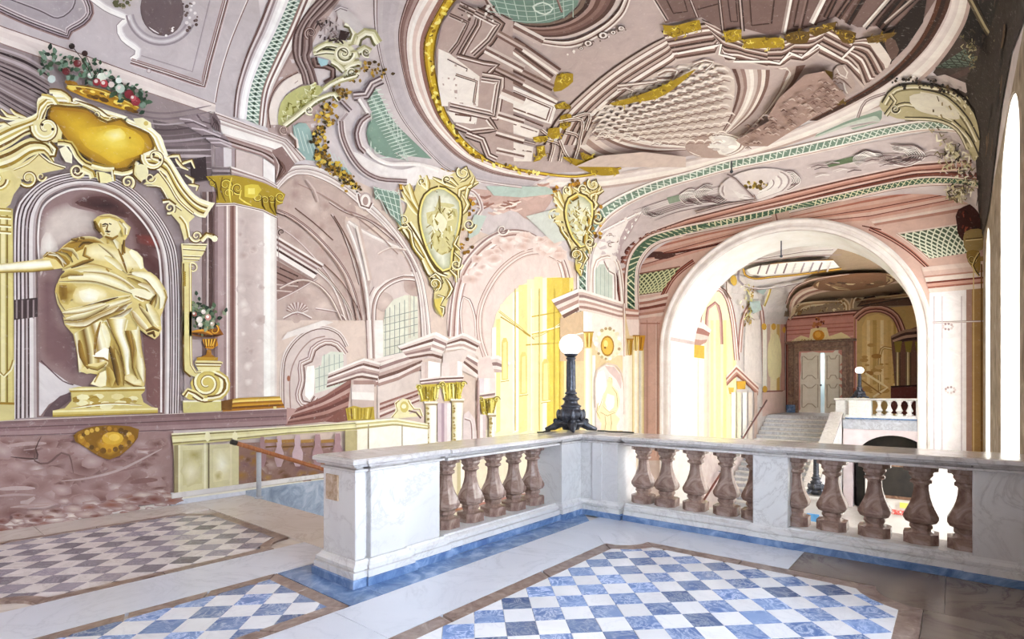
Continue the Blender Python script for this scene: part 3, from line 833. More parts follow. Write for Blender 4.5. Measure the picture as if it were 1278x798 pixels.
# ---------------------------------------------------------------- globe lamps
def lamp(label, loc, sc=1.0, group=None, cable=True):
    t = thing('globe_lamp', label, 'lamp', loc); I = M['iron']
    S = lambda P: [(r*sc, z*sc) for r, z in P]
    body = [(.12, .02), (.13, .06), (.17, .085), (.19, .10), (.19, .125), (.15, .14), (.14, .155), (.17, .18), (.195, .215), (.195, .25), (.172, .285), (.14, .31), (.128, .33), (.145, .345), (.15, .36), (.12, .375), (.098, .40), (.095, .43), (.12, .45), (.125, .465), (.10, .48), (.082, .50), (.082, .515)]
    bs = MB().lathe(S(body), 28).build('base', I, t, True)
    for k in range(8):
        a = 2*pi*k/8; MB().ball((.178*sc*cos(a), .178*sc*sin(a), .232*sc), .045*sc, 8, 6, (.8, .8, 1.8)).build('acanthus_boss', I, bs, True)
    for k in range(4):
        a = pi/4+pi/2*k-YAW*0; c_, s_ = cos(a), sin(a)
        f = MB(); f.tube([(.08*sc*c_, .08*sc*s_, .13*sc), (.18*sc*c_, .18*sc*s_, .11*sc), (.25*sc*c_, .25*sc*s_, .055*sc), (.37*sc*c_, .37*sc*s_, .022*sc)], [.075*sc, .07*sc, .05*sc, .022*sc], 8)
        f.ball((.22*sc*c_, .22*sc*s_, .145*sc), .038*sc, 10, 8); f.tube([(.17*sc*c_, .17*sc*s_, .13*sc), (.22*sc*c_, .22*sc*s_, .14*sc)], .018*sc, 6)
        f.build('foot', I, t, True)
    cl_ = MB().lathe(S([(.055, .515), (.085, .53), (.09, .545), (.07, .56), (.066, .58), (.062, .80), (.058, 1.02), (.066, 1.03), (.075, 1.045), (.06, 1.055)]), 20).build('column', I, t, True)
    fl = MB()
    for k in range(10):
        a = 2*pi*k/10; fl.tube([(.064*sc*cos(a), .064*sc*sin(a), .60*sc), (.058*sc*cos(a), .058*sc*sin(a), 1.0*sc)], .008*sc, 5)
    fl.build('fluting', I, cl_)
    MB().lathe(S([(.05, 1.055), (.075, 1.07), (.095, 1.09), (.10, 1.10), (.09, 1.11)]), 20).build('gallery', I, t, True)
    MB().ball((0, 0, 1.235*sc), .168*sc, 28, 18, (1, 1, .88)).build('globe', M['globe'], t, True)
    return t
lp = lamp('tall cast iron lamp with a white globe on the corner pedestal', (-4.17, 6.18, 1.036), .98)
lp.rotation_euler = (0, 0, YAW+pi/4)
cb = MB().tube([(-4.30, 5.86, 1.052), (-4.28, 5.72, 1.052), (-4.22, 5.6, 1.052), (-4.24, 5.5, 1.052)], .012, 6).build('cable', M['black'])
tag(cb, 'short black cable on the coping left of the lamp foot', 'cable')
cb = MB().tube([(-3.8, 6.28, 1.05), (-3.7, 6.3, 1.05), (-3.6, 6.25, 1.05), (-3.4, 6.3, 1.05), (-3.25, 6.28, 1.05)], .011, 6).build('cable', M['black'])
tag(cb, 'black cable trailing right from the lamp foot along the coping', 'cable')

# ---------------------------------------------------------------- handrail at the head of the near stairs
H = thing('handrail', 'round wooden handrail on a grey post going down the stairs by the rose wall', 'handrail', (-8.04, 3.63, 0))
d = Vector((0, 4.908-3.258, .215-.864)).normalized()
p0 = Vector((0, 3.258-3.63, .864)); p1 = p0+d*7.2
MB().tube([p0+d*.05, p1], .032, 12).build('rail', M['wood'], H, True)
MB().tube([p0-d*.02, p0+d*.06], .037, 12).build('ferrule', M['black'], H, True)
MB().tube([(0, 0, 0), (0, 0, .62), (0, .0, .68)], .034, 12).build('post', M['post'], H, True)
MB().lathe([(.06, 0), (.06, .012), (.045, .02)], 16).build('post_foot', M['post'], H, True)
for k in (1, 2, 3):
    y = 3.63*0+k*1.8; z = .864+(y+3.63-3.258)*d.z/d.y
    MB().tube([(-.42, y, z-.12), (-.1, y, z-.12), (0, y, z-.03)], .014, 8).build('bracket', M['post'], H, True)
H2 = thing('handrail', 'dark red handrail sloping up the left wall of the far stairs', 'handrail', (-8.2, 31.9, 1.05))
dd = Vector((0, -1, -.42)).normalized()
MB().tube([(0, 0, 0), dd*10.5], .045, 10).build('rail', mottled('dark_red_rail', [(.3, (.14, .03, .02)), (.7, (.3, .09, .06))], 5, .3, 4), H2, True)
for k in range(6): q = dd*(.6+k*1.8); MB().tube([(-.25, q.y, q.z-.16), (-.05, q.y, q.z-.16), (0, q.y, q.z)], .016, 6).build('bracket', M['iron'], H2, True)
# blue-grey marble dado along the stairs
sk = MB().box(XL+.002, XL+.05, 3.62, 5.3, ZPIT, .10).build('baseboard_left', M['skirt']); struct(sk, 'blue grey marble dado of the stair wall')
struct(MB().bbox(XL+.002, XL+.075, 2.62, 5.3, .10, .175, .006).build('trim_5', M['white']), 'white marble moulding on the stair dado')
struct(MB().bbox(XL+.002, XL+.05, 2.62, 3.62, 0, .10, .006).build('baseboard_left', M['slab']), 'pale marble skirting left of the stair head')
struct(MB().bbox(XL+.002, XL+.04, -2, 2.6, 0, .05, .006).build('baseboard_left', M['cream']), 'worn low skirting under the rose dado')
# solid parapet under the near balustrade beside the stairs
struct(MB().box(-4.36, -3.9, 3.62, 5.86, ZPIT, -.02).build('wall_front', M['pit']), 'wall below the near balustrade')
struct(MB().box(-4.40, -3.9, 5.86, 6.3, ZPIT, -.02).build('wall_front', M['pit']), 'pier below the lamp corner')
struct(MB().box(-3.9, XR, 5.86, 6.38, -.42, -.001).build('floor', M['white']), 'edge slab under the right balustrade')
# window catch at the right pier
wc = MB().tube([(XR-.015, 6.2, 1.1), (XR-.015, 6.2, 1.45)], .012, 8).ball((XR-.02, 6.2, 1.28), .03, 10, 8).build('window_bolt', M['iron']); tag(wc, 'small iron window bolt on the dark pier at the right edge', 'bolt')

# ---------------------------------------------------------------- far hall
F = thing('double_door', 'cream panelled double door standing slightly open in its brown marble frame', 'door', (-6.47, YE-.02, .2))
fm = MB()
fo = [(-1.79, 0), (-1.79, 4.42), (1.79, 4.42), (1.79, 0)]; fi = [(-1.21, 0), (-1.21, 3.92), (1.21, 3.92), (1.21, 0)]
for a, b, c_, e_, h in ((-1.79, -1.45, 0, 4.42, .28), (1.45, 1.79, 0, 4.42, .28), (-1.45, 1.45, 4.1, 4.42, .28), (-1.45, -1.21, 0, 4.1, .18), (1.21, 1.45, 0, 4.1, .18), (-1.21, 1.21, 3.9, 4.1, .18), (-1.62, -1.52, .5, 4.2, .33), (1.52, 1.62, .5, 4.2, .33)):
    fm.bbox(a, b, -h, 0, c_, e_, .02)
fm.build('frame', M['brownframe'], F)
for x in (-1.62, 1.62): MB().bbox(x-.24, x+.24, -.4, 0, 0, .5, .02).build('frame_foot', M['plinth'], F)
MB().bbox(-1.95, 1.95, -.42, 0, 4.42, 4.55, .03).build('cornice', M['brownframe'], F)
def leaf_(x0, x1, ry, hx):
    w_ = x1-x0; s = 1 if hx < 0 else -1
    lf = MB().bbox(min(0, s*w_), max(0, s*w_), 0, .07, .02, 3.9, .008).build('door_leaf', M['door'], F); lf.location = (hx, 0.03, 0); lf.rotation_euler = (0, 0, ry)
    for z0, z1 in ((2.15, 3.6), (.35, 1.8)):
        a0, a1 = sorted((s*.17, s*(w_-.14))); cx_ = (a0+a1)/2
        pts = [(a0, z0), (a0+.12, z0), (cx_-.12, z0+.22), (cx_+.12, z0+.22), (a1-.12, z0), (a1, z0), (a1, z1), (a1-.12, z1), (cx_+.12, z1-.22), (cx_-.12, z1-.22), (a0+.12, z1), (a0, z1), (a0, z0)]
        MB().tube([(x, -.012, z) for x, z in pts], .028, 5).build('panel_moulding', M['doorline'], lf)
    return lf
leaf_(-1.21, 0, 0, -1.2); leaf_(0, 1.0, radians(-9), 1.2)
MB().ball((.05, -.07, 1.75), .06, 10, 8).build('door_knob', M['iron'], F)
struct(MB().box(-8, -4.9, YE+2.5, YE+2.6, 0, 5).build('wall_back', mottled('room_beyond', [(.3, (.30, .42, .46)), (.7, (.48, .58, .60))], 1, .8, 3)), 'blue grey room seen between the door leaves')
area('room_beyond_light', (-6.4, YE+1.4, 4.2), (0, 0, 0), 2, 1, 60)
# far landing balustrade
FB = thing('balustrade', 'pale stone balustrade of the far landing with squat white balusters', 'balustrade', (-4.3, 30.95, .2))
bal_keep = bal_me; bal_me = None
def fbal(x):
    global bal_me
    if bal_me is None:
        o_ = octo(BALP).build('baluster', M['white'], FB); bal_me = o_.data
    else:
        o_ = bpy.data.objects.new('baluster', bal_me); COL.objects.link(o_); o_.parent = FB
    o_.location = (x, 0, 0); o_.scale = (1.05, 1.05, 1)
for k, x in enumerate((1.5, 1.9, 2.3, 2.7)): fbal(x)
for x in (3.75, 4.15, 4.55): fbal(x)
MB().sweep([(.1, 0), (4.8, 0)], COPE).build('coping', M['rail'], FB)
MB().sweep([(.1, 0), (4.8, 0)], BASE_).build('base_rail', M['white'], FB)
MB().sweep([(.1, 0), (4.8, 0)], PL_).build('plinth', M['plinth'], FB)
for a, b in ((.25, 1.2), (2.95, 3.5)): MB().bbox(a, b, -.26, .26, .0, .95, .01).build('pedestal', M['white'], FB)
MB().bbox(-.35, .3, -.1, 1.6, 0, .95, .01).build('pedestal', M['white'], FB)
MB().bbox(-.42, .36, -.16, 1.7, .92, 1.035, .02).build('coping', M['rail'], FB)
MB().sweep([(-.05, 1.6), (-.05, 2.6)], COPE).build('coping', M['rail'], FB)
l2 = lamp('small distant iron lamp with a white globe on the far landing balustrade', (-3.62, 30.95, 1.236), 1.12)
l2.rotation_euler = (0, 0, YAW)
# sloping parapet beside the far stairs
pr = MB(); x0, x1 = -4.8, -4.35
ya, yb = 30.8, 22.6; za, zb = .42, ZPIT+1.1
pr.v += [(x, y, z) for x in (x0, x1) for y, z in ((ya, ZPIT), (ya, za), (yb, zb), (yb, ZPIT))]
pr.f += [(0, 1, 2, 3), (7, 6, 5, 4), (0, 4, 5, 1), (1, 5, 6, 2), (2, 6, 7, 3), (3, 7, 4, 0)]
SP = thing('stair_parapet', 'white sloping parapet wall at the right of the far stairs', 'parapet'); pr.build('parapet_wall', M['white'], SP)
pr = MB(); pr.v += [(x, y, z) for x in (x0-.06, x1+.06) for y, z in ((ya, za), (ya, za+.1), (yb, zb+.1), (yb, zb))]
pr.f += [(0, 1, 2, 3), (7, 6, 5, 4), (0, 4, 5, 1), (1, 5, 6, 2), (2, 6, 7, 3), (3, 7, 4, 0)]
pr.build('coping', M['rail'], SP)
# newel wall with a third lamp, and a few things left in the lower hall
nw = MB().bbox(-3.35, -2.35, 15.6, 16.1, ZPIT, -1.27, .02).bbox(-3.45, -2.25, 15.5, 16.2, -1.27, -1.18, .02).build('newel_pier', M['white']); tag(nw, 'white newel pier in the stair well seen between the dark balusters', 'pier')
l3 = lamp('small dark lamp on a white newel pier deep in the stair well', (-2.84, 15.85, -1.18), .98)
steps = flight(-6.6, -3.6, 22.5, -1.9, -1, 12, .19, .38, 'lower flight of pale marble steps behind the newel lamp', 'flights')
bx = MB().bbox(-2.99, -2.70, 15.46, 15.5, -1.96, -1.62, .006).build('blue_sign', mottled('blue_paint', [(.3, (.08, .32, .72)), (.7, (.2, .5, .88))], 4, .5, 3)); tag(bx, 'bright blue panel on the front of the white newel pier', 'sign')
# ================================================================ THE FRESCOES
def T(ox, oy, s): return lambda *a: [(ox+a[i]/s, oy+a[i+1]/s) for i in range(0, len(a), 2)]
W0, W1, P1, P2, P3, P4, P5, PD = 'f4eeeb', 'e9dfdc', 'ddcdc9', 'c7b0ac', 'a98f8c', '86685f', '61423a', '3f2420'
V0, V1, V2, V3, V4 = 'e2dbdd', 'cfc5ca', 'b0a3aa', '8a7a80', '5c4b50'
G0, G1, G2, G3, G4, G5 = 'fbf6de', 'efe5b6', 'd8c57c', 'b49a44', '8a6c22', '574012'
O1, O2, O3, O4 = 'eccb55', 'd3a730', 'a3781c', '6c480e'
N_TRIM = [10]
def trim(p, label):
    N_TRIM[0] += 1; return struct(p.done('trim_%d' % N_TRIM[0]), label)
a = T(0, 100, 4.99); b = T(120, 120, 4.99); c = T(40, 250, 5.32); d_ = T(40, 380, 5.32); e = T(210, 110, 4.69); f = T(210, 270, 5.32); g = T(210, 390, 5.32)
q1 = T(0, 0, 3.99); q5 = T(0, 200, 3.99)

# --- rose dado under the statue
p = Paint(base=.003)
pd_ = Paint(base=.012)
pd_.fill([(-20, 546), (216, 538), (216, 634), (120, 646), (-20, 668)], 'b59a98')
for k in range(140):
    x = random.uniform(-10, 200); y = random.uniform(552, 636-.12*x+10); pd_.soft(x, y, random.uniform(5, 16), random.choice(['9c7c7a', 'a98a88', 'cdbab9', 'd9cac9', '93706c', 'c6b0ae', '85625e']), 'b59a98', 1.5, .8)
for k in range(22):
    x = random.uniform(-15, 205); y = random.uniform(548, 640); L_ = random.uniform(12, 60)
    pd_.stroke([(x, y), (x+L_*.5, y-random.uniform(0, 3)), (min(214, x+L_), y-random.uniform(1, 7))], random.uniform(1.5, 7), random.choice(['9c7c7a', 'a98a88', 'c6b0ae', 'cdbab9', '93706c', 'bfa6a4']), taper=True)
for k in range(130):
    x = random.uniform(-15, 212); y = 664-.165*x-random.uniform(-2, 18)
    pd_.soft(x, y, random.uniform(3, 9), random.choice(['8c5a4e', 'a3705f', 'd9c8c2', 'e3d7d2', '7c5548', 'efe6e2']), 'b59a98', 1.8, .6)
pd_.stroke([(12, 570), (45, 572), (43, 560), (50, 545)], 2.2, '6f5552', taper=True)
pd_.stroke([(43, 560), (42, 575), (58, 578), (75, 565), (85, 568), (90, 590)], 2.5, '8b706d', taper=True)
pd_.stroke([(75, 600), (110, 596), (150, 585), (200, 560)], 3, 'cbb8b6', taper=True)
o = pd_.done('wall_left'); struct(o, 'flaking rose mauve dado under the painted statue')
p = Paint(base=.02)
p.ruled([(-20, 526), (0, 525), (360, 509.5)], [(-20, 547), (0, 545), (205, 538), (357, 531)], ['e6d5d0', '9a7f80', 'a68c8d', '7d6264', 'a18587', 'b39a9b', '8f7476'], [1, 3, 3, 1, 3, 4, 1])
p.fill([(357, 509), (370, 511), (360, 522), (357, 531)], 'c9a9a4')
trim(p, 'mauve painted ledge moulding above the rose dado')
p = Paint(base=.06)
p.fill(q5(360, 1370, 420, 1335, 520, 1320, 640, 1325, 685, 1340, 680, 1380, 640, 1430, 590, 1470, 540, 1490, 480, 1470, 420, 1430, 370, 1400), 'a07a2a', sm=True)
p.fill(q5(470, 1400, 520, 1370, 600, 1370, 640, 1400, 590, 1450, 545, 1475, 500, 1460), 'dcb040', sm=True, edge='a07a2a', feather=6)
p.dab(139, 547, 9, 'e3be52', 12, 1.5, .9); p.dab(141, 546, 5, 'f0d272', 12, 1.4, .9)
for k in range(26):
    t = k/26*2*pi; x, y = 131+32*cos(t), 549+14*sin(t)-(4 if sin(t) > 0 else 0)*abs(cos(t))
    p.dab(x, y, random.uniform(2, 4.5), random.choice(['c59a3a', '7a5a20', 'e0bd62', '8c6a2c', 'b88c34']), 7)
p.done('painted_shell_ornament', 'ochre gilt shell ornament painted on the rose dado below the statue', 'ornament')

# --- painted stone balustrade pier and rail at the head of the stairs
p = Paint(base=.045)
p.fill([(216, 556), (262, 555), (300, 554), (300, 608), (216, 617)], 'ddd6b0')
p.fill([(293, 553), (420, 549), (420, 592), (293, 606)], 'a98c84')
for k in range(60):
    x, y = random.uniform(296, 418), random.uniform(556, 600)
    p.soft(x, y, random.uniform(4, 9), random.choice(['bb9a60', '8a6a4a', 'c5aab0', '9a7b80', 'd0bdb8', '7e6052', 'b58f52']), 'a98c84', 1.3, .9)
p.ruled([(215, 556), (262, 555), (296, 553)], [(216, 617), (258, 611), (296, 607)], ['e3ddba'])
for x, w_, cc in ((218, 5, 'b2a684'), (222, 2.5, 'f0ead0'), (254, 3, 'f3eed8'), (258.5, 2, '8e8468'), (286, 3, 'efe8cc')):
    p.stroke([(x, 553), (x, 616-.12*(x-216))], w_, cc)
p.fill([(264, 560), (284, 559), (284, 598), (264, 602)], 'ece6c6'); p.fill([(226, 562), (250, 561), (250, 603), (226, 606)], 'd9d2aa')
p.soft(236, 588, 12, 'f3eedb', 'd9d2aa', 1, 1.5); p.soft(275, 580, 12, 'fbf8ec', 'ece6c6', .9, 1.6); p.soft(240, 568, 8, 'bdb27c', 'd9d2aa', 1.3, .9); p.soft(270, 594, 7, 'c6bb84', 'ece6c6', 1, .9)
p.ruled([(212, 541), (360, 532.6), (442, 526.5), (452, 526)], [(214, 556), (290, 550), (360, 542), (442, 537), (452, 536)], ['f4f0d4', '9b9062', 'e6dfb4', 'efe9c6', 'a29768', 'd8d0a0'], [1, 1, 2, 2, 1, 1])
for x in (257, 291): p.dab(x, 545, 4.5, 'f3edcf', 8, .8, 1.4)
# balusters painted between pink voids
for x, w_ in ((325, 6), (346, 7), (369, 8), (394, 8), (419, 8)):
    t = (x-325)/95; y0, y1 = 545-4*t, 583-2*t
    col = random.choice(['c9b0b6', 'b99ba0', 'd2bcc2'])
    p.fill([(x-w_*.35, y0), (x+w_*.35, y0), (x+w_*.5, y0+8), (x+w_*.4, y0+13), (x+w_*.85, y0+22), (x+w_*.8, y0+30), (x+w_*.35, y1), (x-w_*.35, y1), (x-w_*.8, y0+30), (x-w_*.85, y0+22), (x-w_*.4, y0+13), (x-w_*.5, y0+8)], col, sm=True)
for x in (336, 357, 381, 406): 
    p.stroke([(x-8, 551), (x+8, 550)], 4, 'b8935a'); p.stroke([(x-7, 558), (x+7, 557)], 2, '8a683a')
# white pedestals at the end of the rail
p.fill([(428, 538), (452, 537), (452, 562), (428, 566)], 'c6bb96')
p.fill([(443, 531), (456, 531), (456, 576), (443, 578)], 'f6f1e4')
p.fill([(457, 530), (499, 527), (499, 574), (457, 576)], 'fbf6ee')
p.fill([(499, 527), (531, 531), (531, 574), (499, 574)], 'fffdf6')
p.ruled([(440, 526), (490, 522), (531, 529)], [(443, 536), (490, 531), (531, 536)], ['fbf7e2', 'd9cf9c', 'f6f0d8', 'c2b684'])
for x in (457, 499): p.stroke([(x, 530), (x, 576)], 1.2, 'b0a184')
p.done('painted_balustrade', 'painted stone rail with pedestal panels on the wall behind the wooden handrail', 'painting')
# base strip by the stair head
p = Paint(base=.05)
p.ruled([(216, 613), (300, 605), (360, 600), (430, 592)], [(216, 624), (300, 613), (360, 604), (430, 595)], ['e8e2ce', 'cfc3ae', 'f2eee6'])
trim(p, 'cream band over the stair skirting')

# --- background behind the aedicule
p = Paint(base=.005)
p.fill([(-20, 40), (0, 55), (100, 90), (190, 118), (266, 143), (262, 510), (-20, 530)], 'a89a9c', col2='c4b4b4')
for k in range(15):
    y = 62+k*5.2
    p.stroke([(-12, y-5), (30, y+9+k*1.0), (62, y+28+k*.8)], random.uniform(1.2, 4), random.choice(['5a4a4c', '766668', '8d7d80', 'd8ccce', '463638', 'c9bcc0']), taper=True)
p.fill([(190, 150), (262, 165), (264, 225), (225, 232), (206, 215)], '85777a')
for k in range(11):
    y = 138+k*7
    p.stroke([(150+k*5, y-4), (205, y+(4 if k < 6 else 1)), (263, y-6+k*.9)], random.uniform(1.3, 4.2), random.choice(['5d4d50', '6f6063', 'b9acb0', '9a8b8f', '514245', 'c8bcbf']), taper=True)
p.fill([(236, 200), (256, 196), (258, 225), (238, 228)], '4f4043')
p.fill([(222, 232), (250, 262), (262, 260), (262, 300), (236, 300)], '7d6c70')
# strips of the recessed pilaster between the aedicule and the big pilaster
for x, w_, cc in ((240, 22, 'c9bab9'), (254, 5, '96807e'), (258.5, 2, 'dccdc9'), (262, 5, '6d524f'), (268, 6, '917875')):
    p.stroke([(x, 262 if x < 250 else 240), (x, 512)], w_, cc)
p.stroke([(236, 420), (262, 420), (262, 505)], 8, 'a08985', sm=False)
trim(p, 'mauve streaked painted recess behind the niche frame')

# --- big painted pilaster with its gilded capital and entablature
p = Paint(base=.03)
p.ruled([(267, 256), (267, 256+0.01)], [(267, 498), (267, 498)], ['a08a88'])
TP = e(275, 690, 380, 680, 545, 720, 640, 760)
def shaft(x0, x1, y0, y1, y2, y3, cols, wts=None, blend=False): p.ruled([(x0, y0), (x0, y3)], [(x1, y1), (x1, y2)], cols, wts, blend=blend)
shaft(267, 282, 256, 255, 500, 500, ['a58f90', 'c0abab', 'ad9796'], [1, 2, 1])
shaft(281.5, 286, 255, 255, 500, 500, ['efe5e2', 'cbb9b5'])
shaft(286, 293, 255, 255, 500, 500, ['a07f78', '8f6c65', 'b79a93'])
shaft(293, 295.5, 255, 256, 498, 498, ['f6eeea'])
shaft(295.5, 328, 256, 264, 495, 497, ['dccfcb', 'd2c3bf', 'd9cac6', 'e0d4d0'], blend=True)
shaft(328, 331, 264, 265, 495, 495, ['f8f4f1'])
shaft(331, 344, 265, 273, 494, 495, ['fbf8f5', 'f3eeea', 'e6dcd8'], [2, 2, 1])
for k in range(26):
    x, y = random.uniform(297, 326), random.uniform(275, 490); p.soft(x, y, random.uniform(3, 8), random.choice(['e7dcd8', 'cab8b4', 'c4b0ab', 'ece4e0']), 'd9cbc7')
# gold base
p.ruled([(282, 500), (295, 497), (348, 495)], [(276, 514), (292, 513), (354, 509)], ['c8a44a', 'f0d88a', 'b07f28', 'd6a83e', '8b5c18', 'c08c2c'])
p.fill(g(340, 590, 420, 575, 415, 650, 345, 650), '8a6224'); p.fill(g(690, 625, 710, 625, 710, 640, 690, 640), 'efe2a6')
p.done('painted_pilaster', 'tall pale rose pilaster with a narrow gold base painted right of the statue niche', 'pilaster')
p = Paint(base=.034)
p.fill(e(215, 520, 300, 515, 380, 515, 460, 530, 560, 560, 630, 590, 680, 625, 660, 680, 630, 690, 625, 755, 545, 720, 380, 682, 275, 675, 280, 600, 250, 570), 'c0a83e')
for (x, y), r, fl in zip(e(250, 560, 330, 570, 400, 590, 520, 640, 600, 650, 650, 640, 345, 620, 560, 660), (5, 7, 8, 7, 6, 7, 6, 5), (1, -1, 1, -1, 1, 1, -1, 1)):
    p.scroll(x, y, r, 1.3, random.uniform(0, 6), fl, ('7a6010', 'f2e584', 'b8a030'))
p.fill(e(440, 575, 520, 570, 540, 600, 500, 650, 440, 640), 'e3d060', sm=True); p.fill(e(460, 590, 500, 590, 500, 625, 460, 625), 'f3e890', sm=True)
for l in ((230, 525, 270, 560, 285, 660), (310, 525, 300, 600, 330, 670), (365, 525, 350, 600, 360, 675), (420, 600, 410, 650, 480, 690), (540, 640, 545, 690, 560, 715), (580, 640, 590, 700, 615, 740), (620, 640, 615, 690, 625, 740)):
    p.stroke(e(*l), 2.2, random.choice(['6e560e', '8d7318', 'efe07a']), taper=True)
p.stroke(e(272, 688, 380, 684, 545, 722, 630, 765), 3.2, ['f3ece6', '8d7068', 'e6dcd8'], sm=False)
p.done('painted_capital', 'gilded foliate capital painted on top of the tall rose pilaster', 'capital')
p = Paint(base=.03)
# entablature block
p.fill(e(270, 355, 320, 350, 320, 465, 270, 465), 'a89a9f'); p.fill(e(318, 350, 365, 360, 365, 462, 320, 465), 'e3dcdf')
p.fill(e(365, 360, 388, 365, 388, 470, 365, 462), 'b8a9ac')
p.fill(e(388, 360, 548, 410, 548, 530, 388, 475), 'd9cbc8'); p.stroke(e(388, 362, 388, 470), 1.2, P4)
p.fill(e(548, 412, 618, 462, 618, 560, 548, 520), 'f4efee'); p.stroke(e(548, 412, 548, 520), 1, P3)
p.ruled(e(358, 460, 560, 530, 640, 580), e(365, 505, 560, 560, 620, 590), ['f2ebe9', P3, 'ded3d0', P2])
p.ruled(e(250, 465, 350, 470), e(255, 510, 360, 508), ['8f8286', 'b9adb1', '75676b'])
p.ruled(e(262, 140, 690, 300, 800, 415), e(300, 235, 660, 345, 720, 450), ['efe6e4', P4, 'd9ccca', P3, 'efe8e6', 'cbbcb9', 'f2ecea'], [1, .7, 2, .7, 1.5, 1.5, 2])
p.ruled(e(300, 232, 655, 340, 735, 440), e(320, 290, 600, 370, 690, 470), ['f4efed', 'f4efed', 'c2b0ae'])
p.ruled(e(320, 270, 605, 365, 640, 400), e(370, 350, 550, 405, 620, 460), ['e1d5d3', P3, 'bba8a6', P5, 'd5c8c6', P3])
p.fill(e(600, 370, 660, 345, 735, 445, 690, 500, 625, 560, 618, 462), 'a38a86')
for k in range(5): p.stroke(e(600+k*14, 385+k*12, 640+k*10, 450+k*10, 625, 545), 1.6, random.choice([P5, 'd9ccc9', P4]), taper=True)
# left return profile
p.fill(e(55, 180, 170, 150, 235, 190, 245, 255, 330, 285, 370, 350, 270, 350, 190, 280, 120, 240), 'a3959a')
for l in ((60, 185, 120, 190, 215, 230), (90, 210, 140, 205, 230, 245), (160, 160, 190, 200, 245, 215), (130, 240, 200, 250, 300, 290), (195, 285, 260, 285, 350, 320), (215, 300, 290, 305, 365, 335), (240, 325, 300, 325, 360, 350)):
    p.stroke(e(*l), 2, random.choice(['5f4f54', 'd8cdd2', '75656a']), sm=False)
p.fill(e(240, 200, 262, 142, 298, 200, 300, 270, 245, 230), '8d7c80')
for k in range(4): p.stroke(e(252+k*8, 170+k*8, 262+k*8, 205+k*6, 250+k*12, 235+k*8), 1.3, random.choice(['564549', 'cdbfc3']), taper=True)
p.done('painted_entablature', 'broken stepped entablature painted above the gilded capital', 'entablature')

# --- panels of the vault above the niche
p = Paint(base=.004)
p.fill([(-20, -20), (320, -20), (330, 60), (298, 150), (270, 143), (190, 118), (100, 90), (-20, 50)], 'cec5c8')
p.fill(q1(-40, -40, 360, -40, 440, 40, 430, 100, 350, 180, 300, 150, -40, 20), 'b9b0b5')
p.ruled([(-20, 20), (0, 32), (90, 63), (180, 96), (269, 130)], [(-20, 44), (0, 55), (100, 90), (190, 118), (268, 144)], ['8b6a66', 'ece1de', 'e6dad7', 'ece2df', 'a58d89'], [.5, 2, 3, 3, .6])
p.stroke([(-15, 4), (30, 25), (75, 42), (84, 45), (86, 38), (103, 28), (112, 16), (108, 0), (100, -12)], 11, [P3, '6c5658', V2, '51403f', 'd6cccf', V3, 'ddd4d6'])
p.stroke([(0, -6), (48, 12), (72, 22), (90, 10), (94, -8)], 3, ['6f6166', 'c8bfc4'])
p.stroke([(108, -8), (132, 10), (152, 19), (160, 23), (149, 33), (154, 48), (172, 62), (171, 70), (164, 75)], 9, ['a49a9f', 'f7f3f2', 'f2eeee', 'dcd5d8'], wts=[1, 3, 3, 1.5])
p.stroke([(163, 77), (210, 92), (254, 107), (260, 80), (282, 0), (286, -15)], 9, ['ddd3d5', P3, '6d5250', 'e9e2e2', P4, 'c5b8ba', P3], sm=False)
p.stroke([(268, 128), (274, 96), (288, 50), (312, -8)], 2.6, ['8a6f6d', 'efe8e7'])
p.stroke([(176, 70), (240, 90), (246, 66), (262, 0)], 2, ['c5bbbf', 'a99ea3'], sm=False)
for r, cc in ((44, 'a89da3'), (40, 'ded8db'), (36, 'b5abb1')):
    p.stroke([(201+r*cos(t), 12+r*1.0*sin(t)) for t in [pi*.95-k*.15 for k in range(18)]], 2.6, cc)
for rx, ry, cc in ((27, 33, '7f6f72'), (25, 31, 'efeaeb'), (21, 26, '9a8b8d'), (18.5, 22, 'f4f0f0'), (14, 17.5, '54403c')):
    p.dab(202, 12, rx, cc, 26, 1, ry/rx, -.15)
p.trellis([(193, -2), (213, -2), (214, 28), (194, 28)], 5, 7, '7f958c', 'd9e2da', 1.0)
for k in range(22): p.dab(random.uniform(228, 246), random.uniform(2, 38), random.uniform(1, 2.6), random.choice(['efe9ea', '84726f', 'c9bec1', '6a5653']), 6)
for k in range(10): p.dab(random.uniform(195, 217), random.uniform(32, 46), random.uniform(1, 2.6), random.choice(['f4efef', '7c6966']), 6)
p.dab(185, 89, 3, 'b3a5a7', 12); p.dab(185, 89, 2, 'e0d6d6', 12)
for k in range(14): p.dab(random.uniform(136, 164), random.uniform(-2, 8), random.uniform(1.5, 3.5), random.choice(['6c6a4c', '8a8660', '51443a', 'a89c88']), 6)
trim(p, 'lilac coffered panels with an oval medallion painted at the upper left of the vault')

